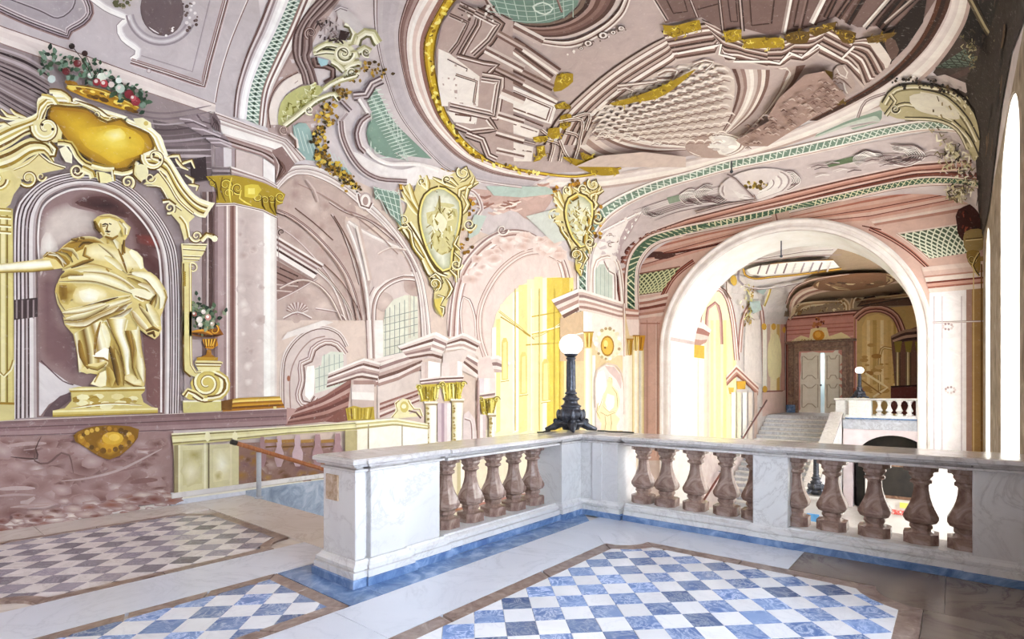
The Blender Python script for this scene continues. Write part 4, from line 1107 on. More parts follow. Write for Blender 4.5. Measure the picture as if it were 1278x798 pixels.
# --- transverse rib with green trellis (near)
p = Paint(base=.012)
L0 = [(291, 146), (294, 112), (306, 70), (322, 32), (340, -14)]; L1 = [(298, 148), (303, 112), (316, 72), (334, 34), (352, -14)]
L2 = [(307, 150), (312, 112), (326, 74), (345, 36), (366, -14)]; L3 = [(322, 156), (327, 112), (342, 74), (360, 36), (380, -14)]
L4 = [(328, 158), (334, 114), (350, 76), (368, 38), (390, -14)]; L5 = [(333, 160), (340, 116), (357, 80), (378, 42), (404, -14)]
p.ruled(L0, L1, ['7f6461', 'e3dadb', 'a39193', 'd8cfd2'], sm=True)
p.ruled(L1, L2, ['f4f0f2', 'fbf9fa', 'f0ecef'], sm=True)
p.ruled(L2, L3, ['7f958c', '84998f', '90a59b'], sm=True)
p.ruled(L3, L4, ['a08680', 'f2ece9', '8e706c'], sm=True)
p.ruled(L4, L5, ['f6f2f0', 'e3dad8', 'b09a97'], sm=True)
A = resample(smooth(L2, 8), 31); B = resample(smooth(L3, 8), 31)
for k in range(30):
    p.stroke([A[k], B[k+1]], 1.5, 'e6ece6', sm=False); p.off -= .0006; p.stroke([B[k], A[k+1]], 1.5, 'dfe7df', sm=False); p.off -= .0006
for k in range(1, 30): x, y = (A[k][0]+B[k][0])/2, (A[k][1]+B[k][1])/2; p.dab(x, y, 2.2, '4f6558', 4)
trim(p, 'near transverse rib of the vault with a green trellis band')

# --- the aedicule: niche, frame and volutes
p = Paint(base=.03)
# niche interior
NI = c(35, 790, 30, 300, 40, 120, 80, 30, 160, -40, 300, -85, 420, -92, 520, -80, 640, -40, 740, 40, 820, 150, 860, 260, 865, 400)+[(203, 517), (47, 521)]
p.fill(NI, 'a8908f', grid=12)
p.fill([(47, 350), (48, 285), (60, 262), (90, 252), (118, 262), (128, 290), (100, 300), (75, 315), (60, 330)], 'ddd1cb', sm=True, edge='a8908f', feather=12)
p.fill([(50, 345), (51, 300), (62, 290), (72, 312), (58, 322)], 'f3ede8', sm=True, edge='ddd1cb', feather=6)
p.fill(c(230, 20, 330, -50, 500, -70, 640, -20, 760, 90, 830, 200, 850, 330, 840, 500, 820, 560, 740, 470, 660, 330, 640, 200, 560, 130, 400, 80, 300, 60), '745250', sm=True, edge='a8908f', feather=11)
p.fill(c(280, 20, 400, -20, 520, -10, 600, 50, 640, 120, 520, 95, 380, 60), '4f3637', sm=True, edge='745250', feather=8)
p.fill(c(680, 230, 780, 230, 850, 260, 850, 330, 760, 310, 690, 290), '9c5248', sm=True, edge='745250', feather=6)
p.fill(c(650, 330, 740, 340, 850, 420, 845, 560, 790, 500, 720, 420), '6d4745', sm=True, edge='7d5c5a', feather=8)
p.fill([(48, 350), (70, 350), (72, 400), (95, 420), (95, 470), (70, 460), (50, 440)], '917475', sm=True, edge='a8908f', feather=9)
p.fill([(48, 452), (60, 460), (85, 478), (105, 484), (85, 490), (60, 505), (50, 519), (48, 519)], 'e3dcdd')
p.fill(d_(70, 745, 110, 680, 180, 610, 250, 585, 245, 640, 180, 690, 130, 745), '7d686c', sm=True)
p.stroke(d_(55, 375, 100, 420, 200, 510, 270, 535), 1.6, '7b6063')
p.fill([(176, 400), (202, 400), (203, 516), (196, 512), (182, 500), (180, 460)], '93716e')
for k in range(0):
    x, y = random.uniform(50, 200), random.uniform(255, 510)
    if 60 < x < 195 and y > 300: continue
    p.dab(x, y, random.uniform(1, 5), random.choice(['6b4a48', '8a6867', 'b29a97', '5c4242', 'a3857f']), 7, 1.6, .8)
# flutes round the niche
OUT = [(14, 523), (15, 400), (15, 300), (18, 262), (30, 243), (60, 222), (110, 214), (150, 226), (185, 254), (212, 292), (222, 330), (224, 420), (223, 516)]
INN = [(47, 521), (46, 400), (45, 300), (47, 270), (56, 250), (82, 236), (112, 233), (142, 242), (170, 264), (193, 296), (202, 335), (204, 420), (203, 517)]
p.ruled(OUT, INN, ['8f7c7c', 'f0eaea', '6e595b', 'ded5d6', '5a4548', 'e6dedf', '73605f', 'cfc4c5', '62494a', 'e9e2e2', 'c9bcbc', 'a08a88'], [1, 1, 1, 1.2, 1, 1.4, 1, 1, 1, 2.2, 1.6, .8], sm=True)
p.stroke([(48, 330), (47, 290), (54, 258), (82, 240), (112, 237), (142, 246), (168, 267), (190, 298), (199, 335), (200, 420), (200, 515)], 2.4, 'eee7e6')
p.fill([(17, 375), (46, 372), (46, 396), (17, 400)], '5c4b4c')
for x in (20, 27, 34, 41): p.stroke([(x, 375), (x, 398)], 2.2, 'a9999a')
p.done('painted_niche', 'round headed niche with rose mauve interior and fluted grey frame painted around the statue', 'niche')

p = Paint(base=.05)
# left yellow pilaster fragment and its volute
p.fill([(-20, 255), (15, 262), (17, 523), (-20, 526)], 'd9cb8c')
for x, w_, cc in ((3, 5, 'efe6bc'), (8, 2, '9b8440'), (12, 5, 'e6da9e'), (-2, 3, 'a48d48')): p.stroke([(x, 270), (x, 520)], w_, cc)
p.fill([(-20, 500), (17, 503), (17, 524), (-20, 527)], 'ddd2a0'); p.stroke([(-20, 503), (17, 504)], 3, 'b39440')
p.stroke([(-10, 455), (4, 470), (12, 462), (16, 450)], 4, ['f6f0d0', 'b39a50'])
p.fill(a(-60, 560, 60, 560, 120, 600, 130, 650, 80, 720, 60, 780, -60, 830), 'e9dca6', sm=True); p.scroll(-4, 226, 13, 1.2, 0, 1, (G4, G0, G2))
for y in (262, 272, 282, 290): p.stroke([(-12, y), (13, y+2)], 4, [G0, G3], sm=False)
# upper cornice: left sweep
p.ruled(a(-60, 330, 60, 270, 180, 240, 230, 210, 220, 130, 290, 95, 350, 130), a(-60, 480, 60, 420, 160, 350, 240, 330, 275, 240, 290, 180, 340, 170), [G0, G1, G3, G0, G2, G0, G4, G1], sm=True)
p.ruled(a(-60, 480, 60, 430, 180, 370, 300, 400, 330, 470), a(-60, 600, 80, 560, 190, 480, 260, 460, 330, 540), [G1, G4, G1, G0, G3, G1], sm=True)
p.fill(a(-60, 560, 80, 560, 190, 490, 235, 465, 330, 530, 400, 560, 250, 590, 200, 640, 100, 620, 60, 570), 'ecdfae')
p.stroke(a(235, 465, 300, 520, 400, 555), 2.6, [G4, G0]); p.stroke(a(80, 570, 170, 530, 235, 470), 2.2, [G3, G0])
for l in ((-40, 200, 0, 240, 60, 250, 150, 250), (0, 190, 40, 230, 110, 240), (60, 190, 90, 220, 160, 245), (-40, 290, 20, 280, 60, 300)):
    p.stroke(a(*l), 5, [G0, G1, G4], taper=True)
p.scroll(*a(170, 620)[0], 11, 1.4, 2.5, -1, (G4, G0, G2)); p.scroll(*a(250, 610)[0], 6, 1.2, 0, 1, (G3, G0, G1))
# cornice: top run over the yellow field
p.ruled(a(320, 90, 400, 90, 440, 140, 460, 120, 600, 180, 790, 240)+b(170, 140, 230, 170, 320, 190, 340, 210, 400, 260, 420, 330, 440, 380), a(330, 170, 400, 175, 500, 170, 590, 210, 640, 265, 680, 265, 790, 290)+b(130, 165, 200, 200, 280, 240, 320, 260, 340, 320, 360, 360, 400, 400), [G0, 'fdfbf0', G1, 'fdfbf0', G3, G1], sm=False)
p.stroke(a(460, 140, 560, 175, 620, 205, 660, 235, 700, 245), 5, [G0, G4], taper=True)
p.scroll(*a(590, 225)[0], 7, 1.2, 3.6, -1, (G4, G0, G1)); p.scroll(*a(700, 265)[0], 6, 1.2, 3.6, 1, (G4, G0, G1))
p.stroke(a(300, 80, 370, 85, 425, 125, 430, 150), 7, [G0, G1, G4]); p.stroke(a(250, 110, 320, 125, 350, 165), 6, [G0, G2])
p.fill(b(220, 150, 280, 145, 330, 175, 335, 205, 280, 215, 240, 190), 'f3edcc', sm=True); p.dab(*b(300, 180)[0], 3, G2)
# yellow cartouche field
YF = a(300, 230, 320, 180, 400, 185, 520, 200, 590, 250, 660, 280, 700, 270, 730, 262)+b(140, 160, 190, 200, 260, 225, 310, 250, 340, 320, 320, 370, 285, 385, 230, 400, 180, 450, 120, 460)+a(720, 560, 600, 520, 520, 470, 430, 400, 385, 350, 370, 300, 310, 260)
p.stroke(smooth(YF, 8, True)+[YF[0]], 6, [G1, G4], sm=False)
p.fill(YF, 'e0be40', sm=True, edge='b8922c', feather=16)
p.fill(a(480, 330, 600, 300, 700, 290)+b(150, 200, 230, 230, 290, 290, 270, 370, 180, 400, 100, 430)+a(620, 480, 520, 420), 'e9cd54', sm=True, edge='e0be40', feather=10)
p.fill(a(600, 340, 680, 310)+b(140, 220, 200, 270, 180, 340, 100, 350)+a(620, 420, 580, 390), 'f3df78', sm=True, edge='e9cd54', feather=9)
p.soft(*b(115, 255)[0], 11, 'fbf3c0', 'f3df78', 1.3, .8); p.stroke(a(310, 190, 420, 195, 530, 210, 590, 250), 4, 'b98f2c', taper=True); p.stroke(a(310, 230, 380, 330, 480, 440, 600, 520), 3, 'c29a2e', taper=True)
p.dab(*b(200, 270)[0], 1.5, 'b48a26', 6)
# scrolls under the field
p.fill(a(200, 270, 280, 255, 350, 290, 380, 340, 370, 390, 300, 400, 220, 350), G1, sm=True)
p.scroll(*a(280, 310)[0], 17, 1.3, 3.3, -1, (G4, G0, G1, 'fbf8e8')); p.dab(*a(255, 290)[0], 2, G5, 6); p.dab(*a(320, 318)[0], 2, G5, 6)
p.stroke(a(300, 400, 340, 440, 330, 480, 300, 480), 6, [G0, G4]); p.stroke(a(350, 400, 430, 410, 470, 480, 520, 530, 580, 550), 8, [G0, G1, G4, G2])
p.fill(a(360, 440, 400, 420, 440, 470, 440, 530, 400, 520), G0, sm=True)
p.scroll(*a(470, 575)[0], 9, 1.6, 0, 1, (G4, G0, G1)); p.stroke(a(500, 560, 560, 590, 570, 620), 9, [G0, G1, G3]); p.stroke(a(560, 540, 640, 560, 700, 560), 8, [G1, G0, G3])
p.fill(a(590, 580, 680, 600, 690, 640, 610, 650), 'f6efc0', sm=True); p.stroke(a(600, 585, 610, 650), 2, G4); p.stroke(a(690, 570, 700, 640), 4, [G0, G3])
p.scroll(*b(185, 545)[0], 9, 1.5, 1, -1, (G4, G0, G1)); p.stroke(b(100, 480, 150, 490, 220, 470, 240, 420), 7, [G0, G1, G4])
# right volute and cornice sweep
p.ruled(b(280, 370, 340, 345, 420, 370, 480, 450, 540, 550, 620, 640, 725, 675), b(300, 440, 360, 465, 420, 500, 480, 620, 560, 710, 620, 760, 665, 765), [G0, 'fdfaec', G1, G4, G0, G2, G4, G1, G0], sm=True)
p.fill(b(725, 672, 665, 768, 655, 745, 700, 670), 'fbf6dc')
p.scroll(*b(350, 395)[0], 15, 1.2, 3.4, -1, (G4, G0, G1, 'fdfaec')); p.dab(*b(345, 375)[0], 2, G5, 6); p.dab(*b(385, 408)[0], 2, G5, 6)
p.fill(b(370, 490, 430, 520, 480, 620, 560, 710, 600, 760, 560, 798, 500, 798, 470, 700, 410, 600, 380, 575, 330, 560, 280, 560), G1)
p.stroke(b(300, 570, 390, 580, 430, 650, 520, 720), 2.4, [G4, G0]); p.stroke(b(380, 480, 440, 560, 500, 660, 590, 740), 4, [G4, G0, G3])
p.fill(b(230, 450, 300, 440, 310, 520, 260, 540), 'f3ecc8', sm=True); p.scroll(*b(325, 520)[0], 7, 1.3, 0, 1, (G4, G0, G1)); p.stroke(b(230, 440, 225, 500, 270, 545), 4, [G4, G1])
p.scroll(*b(445, 705)[0], 8, 1.4, 2, -1, (G4, G0, G1)); p.stroke(b(400, 665, 440, 660, 480, 690), 5, [G0, G4])
for l in ((430, 390, 500, 380, 520, 430), (500, 440, 580, 410, 600, 460), (540, 500, 590, 530, 590, 570), (560, 560, 620, 570, 610, 600), (480, 400, 520, 450, 560, 470)):
    p.stroke(b(*l), 5, [G0, G1, G4], taper=True)
# hanging side pilaster with corbel
p.fill(f(70, 190, 245, 190, 215, 260, 180, 305, 80, 310), G1)
for l in ((80, 195, 240, 200), (80, 225, 230, 235), (82, 270, 200, 275), (85, 290, 190, 296)): p.stroke(f(*l), 2.2, [G4, G0], sm=False)
p.fill(f(-10, -20, 120, 0, 125, 140, 90, 170, 60, 60), G1); p.stroke(f(60, 10, 100, 60, 120, 150), 4, [G3, G0])
p.scroll(*f(170, 140)[0], 8, 1.5, 3, -1, (G4, G0, G1)); p.stroke(f(200, 170, 240, 130, 305, 160), 7, [G0, G1, G4]); p.dab(*f(290, 158)[0], 4, G0)
p.scroll(*f(145, 350)[0], 7, 1.4, 3, 1, (G4, G0, G1))
p.fill(f(75, 310, 130, 310, 132, 798)+g(135, 0, 140, 380, 190, 400, 160, 430, 90, 400, 80, 0)+f(78, 790), 'e9dea8')
p.stroke(f(128, 320, 130, 798)+g(130, 0, 135, 350, 165, 400, 200, 395), 3.4, [G3, G0, G2]); p.stroke(f(84, 320, 84, 798)+g(84, 0, 88, 390, 130, 430), 2, G4)
for k in range(7): p.dab(*f(92, 380+k*14)[0], 1.6, G3, 6)
p.done('painted_niche_surround', 'cream and gold scrolled frame with a yellow field painted over the statue niche', 'surround')

p = Paint(base=.085)
p.fill(b(0, 20, 60, 30, 120, 55, 240, 90, 235, 102, 150, 100, 60, 70, -20, 30), 'c49a2c')
p.fill(q1(320, 450, 335, 430, 430, 440, 520, 460, 620, 510, 685, 545, 670, 560, 600, 558, 520, 530, 420, 500, 340, 465), 'c9a02e')
for k in range(30):
    t = k/29; x, y = 85+t*82, 110+t*27
    p.dab(x, y+random.uniform(-5, 6), random.uniform(2, 4.5), random.choice(['e9cb5a', '8e6a14', 'f2dd7e', 'b2861e', '70500e']), 7, 1.5, .7, .3)
p.stroke(q1(325, 437, 440, 450, 540, 480, 680, 545), 2.4, ['f3e08a', '8e6a14'])
for k in range(150):
    t = random.random(); x = 45+t*135; y0 = 76+t*52; y = y0+random.uniform(-12, 16)-10*sin(pi*t)
    p.leaf(x, y, random.uniform(5, 11), random.uniform(0, 6.28), .3, random.choice(['3e5a48', '5d7a62', '7f9684', '2c4236', '93a79a', '51694f']))
for x, y, r, cc in ((124, 100, 6, 'e6ebe2'), (131, 96, 4, 'cfd8cf'), (118, 106, 5, 'a33b44'), (127, 108, 5, 'c2565e'), (136, 109, 4, 'e3d6d4'), (147, 114, 6, 'c9d6cc'), (158, 121, 6, '8d2f3d'), (166, 130, 6, '9e3a48'), (163, 126, 4, 'c46a72'), (94, 83, 5, '83343a'), (80, 93, 5, '7c3035'), (87, 61, 4, '3a2a26'), (103, 70, 4, '4a2d2a'), (62, 103, 5, 'd0d8d6'), (145, 104, 4, 'e6ece8'), (110, 98, 4, 'b9c6ba')):
    p.dab(x, y, r, cc, 9); p.dab(x-1, y-1, r*.5, 'e9dcda' if cc[0] in 'abc' else cc, 7)
p.stroke([(112, 100), (104, 84), (88, 62)], 1, '4a3a30'); p.stroke([(116, 98), (104, 72)], 1, '4a3a30')
p.done('painted_flower_basket', 'gilt basket of red and white flowers painted above the yellow field', 'flower basket')

# --- statue
Y0, Y1, Y2, Y3, Y4, Y5 = 'fcf8e4', 'f3eac0', 'dcc984', 'b8984a', '8a6822', '553c10'
p = Paint(base=.06)
p.fill(d_(130, 745, 130, 705, 210, 690, 255, 640, 250, 575, 235, 562, 300, 548, 740, 548, 740, 575, 715, 600, 730, 650, 780, 680, 825, 690, 825, 722), 'e0d193')
p.ruled(d_(130, 705, 300, 700, 825, 688), d_(130, 748, 300, 742, 825, 722), ['f1e8bd', 'dccb86', 'c2ab5c'])
p.ruled(d_(235, 560, 740, 548), d_(245, 585, 738, 575), ['f6efcc', 'bda34f'])
for k in range(24): p.dab(*d_(random.uniform(260, 700), random.uniform(590, 690))[0], random.uniform(2, 5), random.choice(['ece1b0', 'c3aa5c', 'f3ecc8', 'b09444']), 7, 1.7, .8)
p.stroke(d_(250, 690, 500, 660, 720, 670), 3, [Y0, Y3], taper=True)
p.done('painted_plinth', 'yellow stone plinth under the painted statue', 'plinth')
ST = [(126.5, 271.6), (137.7, 273), (151, 278), (158.4, 285.7), (157, 296), (153, 303), (154, 309), (163, 314), (172, 322), (177, 334.6), (190, 347.7), (200, 361), (205.4, 372), (203, 384), (198, 397), (199, 412), (191, 424), (180, 418), (172, 412), (174.4, 427), (175.3, 446), (180, 461), (178, 482.5), (158, 483), (128, 483.5), (110.5, 480), (120.8, 468), (108, 466), (96.4, 464.6), (94.5, 442), (89.8, 418), (79, 406), (77, 396), (80, 398), (70, 380), (67, 364.7), (72, 349.6), (79.5, 340), (76, 336), (60, 338), (30, 341), (-12, 343), (-12, 331), (0, 331), (40, 326), (53, 324), (52, 321), (57, 316), (70, 315.8), (77.6, 308), (90.8, 299), (106, 298), (122.7, 300), (127, 297), (121, 290), (116, 284), (115, 276), (121, 271.6)]
p = Paint(base=.068, step=.0004)
p.fill(ST, 'ead99c', grid=10)
def F(pts, cc, w_=3, tp=True, bl=True): p.stroke(c(*pts), w_, cc, taper=tp, blend=bl)
def Fd(pts, cc, w_=3, tp=True, bl=True): p.stroke(d_(*pts), w_, cc, taper=tp, blend=bl)
# arm
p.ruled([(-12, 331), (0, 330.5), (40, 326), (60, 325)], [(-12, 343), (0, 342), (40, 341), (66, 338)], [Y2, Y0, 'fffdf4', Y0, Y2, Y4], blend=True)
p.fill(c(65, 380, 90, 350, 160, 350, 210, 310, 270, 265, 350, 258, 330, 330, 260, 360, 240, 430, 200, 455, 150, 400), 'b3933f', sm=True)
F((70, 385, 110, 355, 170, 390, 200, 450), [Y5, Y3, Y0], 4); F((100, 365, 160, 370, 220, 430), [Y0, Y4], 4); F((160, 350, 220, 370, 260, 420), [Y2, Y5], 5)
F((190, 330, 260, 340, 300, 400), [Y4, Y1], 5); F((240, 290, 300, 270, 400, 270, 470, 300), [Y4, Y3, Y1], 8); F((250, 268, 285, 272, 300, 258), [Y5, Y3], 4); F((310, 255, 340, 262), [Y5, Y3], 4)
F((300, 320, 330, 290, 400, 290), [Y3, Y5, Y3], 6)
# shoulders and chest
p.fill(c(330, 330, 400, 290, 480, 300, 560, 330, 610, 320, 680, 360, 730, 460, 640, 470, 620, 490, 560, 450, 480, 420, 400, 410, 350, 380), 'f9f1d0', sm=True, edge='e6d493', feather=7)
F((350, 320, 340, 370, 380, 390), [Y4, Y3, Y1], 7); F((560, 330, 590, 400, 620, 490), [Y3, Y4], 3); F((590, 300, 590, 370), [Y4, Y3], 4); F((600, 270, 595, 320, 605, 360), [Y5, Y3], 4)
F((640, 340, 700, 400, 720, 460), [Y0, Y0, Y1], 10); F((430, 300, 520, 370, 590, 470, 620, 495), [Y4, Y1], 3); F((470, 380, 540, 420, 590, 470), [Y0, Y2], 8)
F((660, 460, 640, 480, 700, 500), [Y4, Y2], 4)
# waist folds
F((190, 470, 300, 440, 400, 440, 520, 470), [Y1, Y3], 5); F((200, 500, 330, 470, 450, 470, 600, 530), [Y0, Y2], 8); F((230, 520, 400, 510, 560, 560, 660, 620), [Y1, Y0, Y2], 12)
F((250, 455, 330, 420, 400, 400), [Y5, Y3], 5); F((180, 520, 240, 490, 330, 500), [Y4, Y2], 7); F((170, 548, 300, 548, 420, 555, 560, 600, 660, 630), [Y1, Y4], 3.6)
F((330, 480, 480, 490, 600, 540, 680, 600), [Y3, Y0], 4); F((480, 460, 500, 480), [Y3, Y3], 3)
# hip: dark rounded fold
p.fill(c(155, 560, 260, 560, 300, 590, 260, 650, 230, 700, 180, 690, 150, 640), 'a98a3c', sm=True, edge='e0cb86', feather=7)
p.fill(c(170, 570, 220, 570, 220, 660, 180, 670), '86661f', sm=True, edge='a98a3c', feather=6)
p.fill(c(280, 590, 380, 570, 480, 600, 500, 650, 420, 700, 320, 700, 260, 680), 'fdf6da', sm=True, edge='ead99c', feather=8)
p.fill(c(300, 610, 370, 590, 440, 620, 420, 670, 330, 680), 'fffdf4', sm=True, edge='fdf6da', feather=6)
F((150, 620, 170, 690, 210, 740), [Y1, Y4], 3)
# lower drapery fans to the left hand
for l, w_, cc in (((220, 735, 340, 720, 480, 680, 640, 640), 7, [Y4, Y2, Y0]), ((215, 790, 320, 760, 450, 720, 640, 660), 9, [Y3, Y0, Y2]), ((240, 790, 400, 790, 520, 740, 650, 680), 9, [Y0, Y3, Y1]), ((300, 720, 420, 690, 560, 650), 3, [Y5, Y4]), ((200, 760, 330, 745, 450, 700), 3, [Y4, Y4]), ((420, 800, 520, 780, 620, 700), 8, [Y0, Y4])):
    F(l, cc, w_)
Fd((190, 60, 330, 40, 480, 0), [Y3, Y0, Y2], 8); Fd((200, 110, 330, 90, 500, 10), [Y4, Y1], 6); Fd((210, 130, 330, 130, 450, 80, 560, 20), [Y0, Y3], 8); Fd((240, 160, 350, 160, 440, 110, 600, 40), [Y2, Y4], 6)
Fd((270, 200, 380, 170, 450, 110), [Y0, Y2], 9); Fd((500, 100, 580, 80, 650, 30), [Y0, Y4], 6)
# right side: raised hand and falling cloth
p.fill(c(640, 600, 680, 590, 740, 600, 800, 630, 770, 660, 720, 680, 660, 650), 'fbf5da', sm=True)
for k in range(4): F((670+k*18, 640+k*6, 720+k*18, 668+k*3), [Y3, Y4], 1.8)
F((620, 500, 700, 500, 780, 560, 820, 640, 800, 720), [Y4, Y1], 5); F((650, 490, 760, 510, 830, 590, 860, 650, 840, 740), [Y0, Y0, Y2], 12); F((620, 520, 700, 560, 790, 620), [Y2, Y4], 6); F((690, 560, 760, 580, 810, 640), [Y0, Y3], 7)
F((810, 630, 770, 700, 740, 760), [Y5, Y3], 4); F((700, 690, 730, 760), [Y4, Y2], 5); F((860, 600, 878, 650, 860, 710), [Y2, Y4], 3)
p.fill(d_(640, 60, 700, 20, 760, 60, 850, 30, 830, 90, 845, 170, 800, 235, 740, 195, 690, 150), 'ecdda4', sm=True)
Fd((650, 50, 700, 120, 760, 180), [Y3, Y0], 8); Fd((700, 20, 760, 90, 800, 160), [Y4, Y1], 6); Fd((750, 0, 800, 80, 830, 150), [Y0, Y2], 10); Fd((740, 180, 790, 160, 830, 180), [Y5, Y3], 5); Fd((750, 200, 790, 190, 800, 220), [Y5, Y4], 5)
# legs
p.fill(d_(480, 110, 600, 90, 625, 110, 600, 200, 560, 230), 'f6eecb', sm=True)
p.ruled(d_(480, 100, 510, 180, 560, 290, 590, 400, 600, 490), d_(620, 100, 600, 190, 640, 320, 630, 400, 640, 470), [Y4, Y2, Y0, 'fffdf4', Y2], sm=True, blend=True)
p.fill(d_(595, 480, 640, 460, 720, 510, 715, 545, 650, 542, 600, 510), 'faf4d8', sm=True, edge='e6d493', feather=4); Fd((600, 505, 660, 540, 715, 546), [Y4, Y3], 2.5)
p.ruled(d_(600, 180, 640, 300, 650, 400, 680, 430), d_(700, 170, 715, 300, 740, 430, 735, 540), [Y4, Y3, Y1, Y0, Y3], sm=True, blend=True)
Fd((640, 180, 670, 300, 660, 420, 690, 500), [Y4, Y2], 5); Fd((690, 150, 690, 260, 710, 360), [Y0, Y2], 6)
p.fill(d_(470, 110, 500, 190, 560, 300, 590, 500, 600, 545, 480, 545, 480, 400, 495, 300, 480, 200), '9c7a30', sm=True, edge='d6c078', feather=6)
Fd((500, 280, 540, 400, 560, 540), [Y5, Y3], 8); Fd((490, 420, 520, 500, 510, 545), [Y3, Y2], 8); Fd((540, 300, 580, 430, 590, 540), [Y2, Y4], 6)
# hanging cloth left
p.ruled(d_(270, 200, 290, 330, 300, 455), d_(440, 110, 490, 290, 490, 400), [Y0, Y2, Y4, Y1, Y3, Y0, Y1], sm=True, blend=True)
p.fill(d_(300, 440, 360, 400, 430, 390, 495, 370, 480, 410, 420, 450, 350, 465), 'efe2ae', sm=True); p.fill(d_(385, 345, 470, 290, 495, 300, 490, 370, 420, 355), 'fffdf4', sm=True); Fd((400, 355, 460, 362, 495, 380), [Y4, Y3], 3)
Fd((300, 240, 320, 350, 360, 430), [Y4, Y3], 7); Fd((440, 120, 410, 230, 400, 340), [Y3, Y4], 4); Fd((455, 130, 490, 240, 490, 290), [Y0, Y1], 8); Fd((345, 410, 420, 430, 480, 390), [Y4, Y2], 5)
p.fill(d_(380, 530, 430, 460, 475, 440, 475, 540, 440, 552), 'faf3d4', sm=True); Fd((430, 460, 400, 520), [Y3, Y2], 3)
# head
p.fill(c(410, 170, 440, 130, 500, 118, 560, 150, 575, 200, 550, 250, 520, 265, 470, 250, 430, 225), 'f6ecc6', sm=True)
p.fill(c(395, 150, 420, 120, 500, 110, 590, 140, 630, 190, 620, 240, 590, 255, 575, 200, 550, 150, 500, 130, 440, 140, 410, 190), 'e2cf86', sm=True)
F((400, 150, 415, 190, 440, 225), [Y5, Y3], 6); F((430, 120, 500, 112, 570, 135), [Y3, Y1], 4); F((560, 150, 600, 190, 600, 240), [Y1, Y4], 5); F((590, 160, 625, 195, 615, 240), [Y0, Y2], 6)
F((450, 175, 470, 168, 490, 172), [Y5, Y5], 2.2); F((452, 185, 475, 180), [Y4, Y4], 2); F((495, 165, 512, 172), [Y5, Y5], 2); F((490, 175, 478, 205, 490, 212), [Y4, Y3], 2); F((470, 215, 490, 220, 505, 218), [Y5, Y5], 2.2); F((480, 232, 500, 240), [Y3, Y3], 2)
F((470, 250, 520, 268, 555, 245), [Y4, Y3], 4); F((490, 270, 490, 300), [Y3, Y2], 5); F((530, 270, 555, 300, 560, 330), [Y0, Y2], 7); F((440, 165, 445, 205, 465, 240), [Y3, Y2], 4)
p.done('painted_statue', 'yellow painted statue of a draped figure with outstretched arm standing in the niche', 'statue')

# --- volute pedestal and urn of flowers at the right of the niche
p = Paint(base=.06)
p.fill(g(85, 590, 340, 585, 342, 655, 90, 668), 'ddd49a'); p.stroke(g(88, 592, 338, 588), 2, Y0)
p.fill(g(160, 430, 200, 390, 330, 390, 385, 460, 385, 520, 350, 575, 130, 580, 95, 560, 100, 520, 150, 520, 135, 470), 'e0cf84', sm=True)
p.scroll(*g(245, 470)[0], 22, 2.2, 2.4, -1, (G4, G0, 'fdf8da', G2), (8, 3)); p.stroke(g(300, 400, 370, 440, 378, 510, 330, 560, 250, 572), 7, [G4, G0, G2]); p.stroke(g(95, 555, 120, 520, 170, 540, 220, 575), 7, [G0, G4, G1])
p.fill(g(165, 345, 175, 320, 335, 325, 352, 340, 330, 352, 330, 390, 190, 395, 180, 360), 'f1e8bc'); p.ruled(g(165, 325, 350, 330), g(180, 372, 330, 372), [G1, G4, G0, G3, G1])
p.fill(g(178, 300, 320, 300, 315, 322, 178, 322), 'caa53c')
p.done('painted_volute_pedestal', 'cream and gold volute pedestal painted right of the niche', 'pedestal')
p = Paint(base=.064)
p.fill(g(245, 250, 272, 250, 275, 280, 310, 305, 190, 305, 240, 282), 'b58424')
p.fill(g(215, 180, 310, 175, 320, 220, 280, 245, 235, 240), 'd59d2e'); 
for k in range(5): p.stroke(g(228+k*20, 180, 235+k*15, 232), 2, '7c5010', taper=True)
for k in range(4): p.stroke(g(236+k*20, 182, 242+k*13, 225), 2, 'f3cf66', taper=True)
p.fill(g(132, 130, 200, 118, 270, 110, 330, 110, 355, 150, 310, 165, 200, 165, 140, 152), 'a36c1a', sm=True)
p.stroke(g(135, 140, 200, 150, 270, 160, 340, 150), 3, '5c3808', taper=True); p.stroke(g(140, 132, 220, 122, 280, 150), 3, 'e0aa3c', taper=True); p.scroll(*g(290, 120)[0], 9, 1.1, 3, 1, ('7c5010', 'f0c050', 'c28a24'))
for k in range(110):
    x, y = random.gauss(248, 11), random.gauss(394, 9)
    if y > 410 and 236 < x < 262: continue
    p.leaf(min(284, max(230, x+(y-390)*.5)), y, random.uniform(4, 8), random.uniform(0, 6.28), .34, random.choice(['4d6450', '6c8268', '879a80', '39503f', 'a3ac94', '7d8a68']))
for x, y, r, cc in ((246, 400, 4, 'f0e9e2'), (257, 397, 4, 'd9a39a'), (251, 390, 3, 'ece2dc'), (240, 393, 3, 'b77b70'), (262, 405, 3, 'c9b8a8'), (247, 406, 3, 'e8ded4')): p.dab(x, y, r, cc, 9); p.dab(x-.8, y-.8, r*.5, 'fbf7f2', 7)
p.done('painted_flower_urn', 'ochre urn of roses painted on the volute pedestal', 'flower urn')
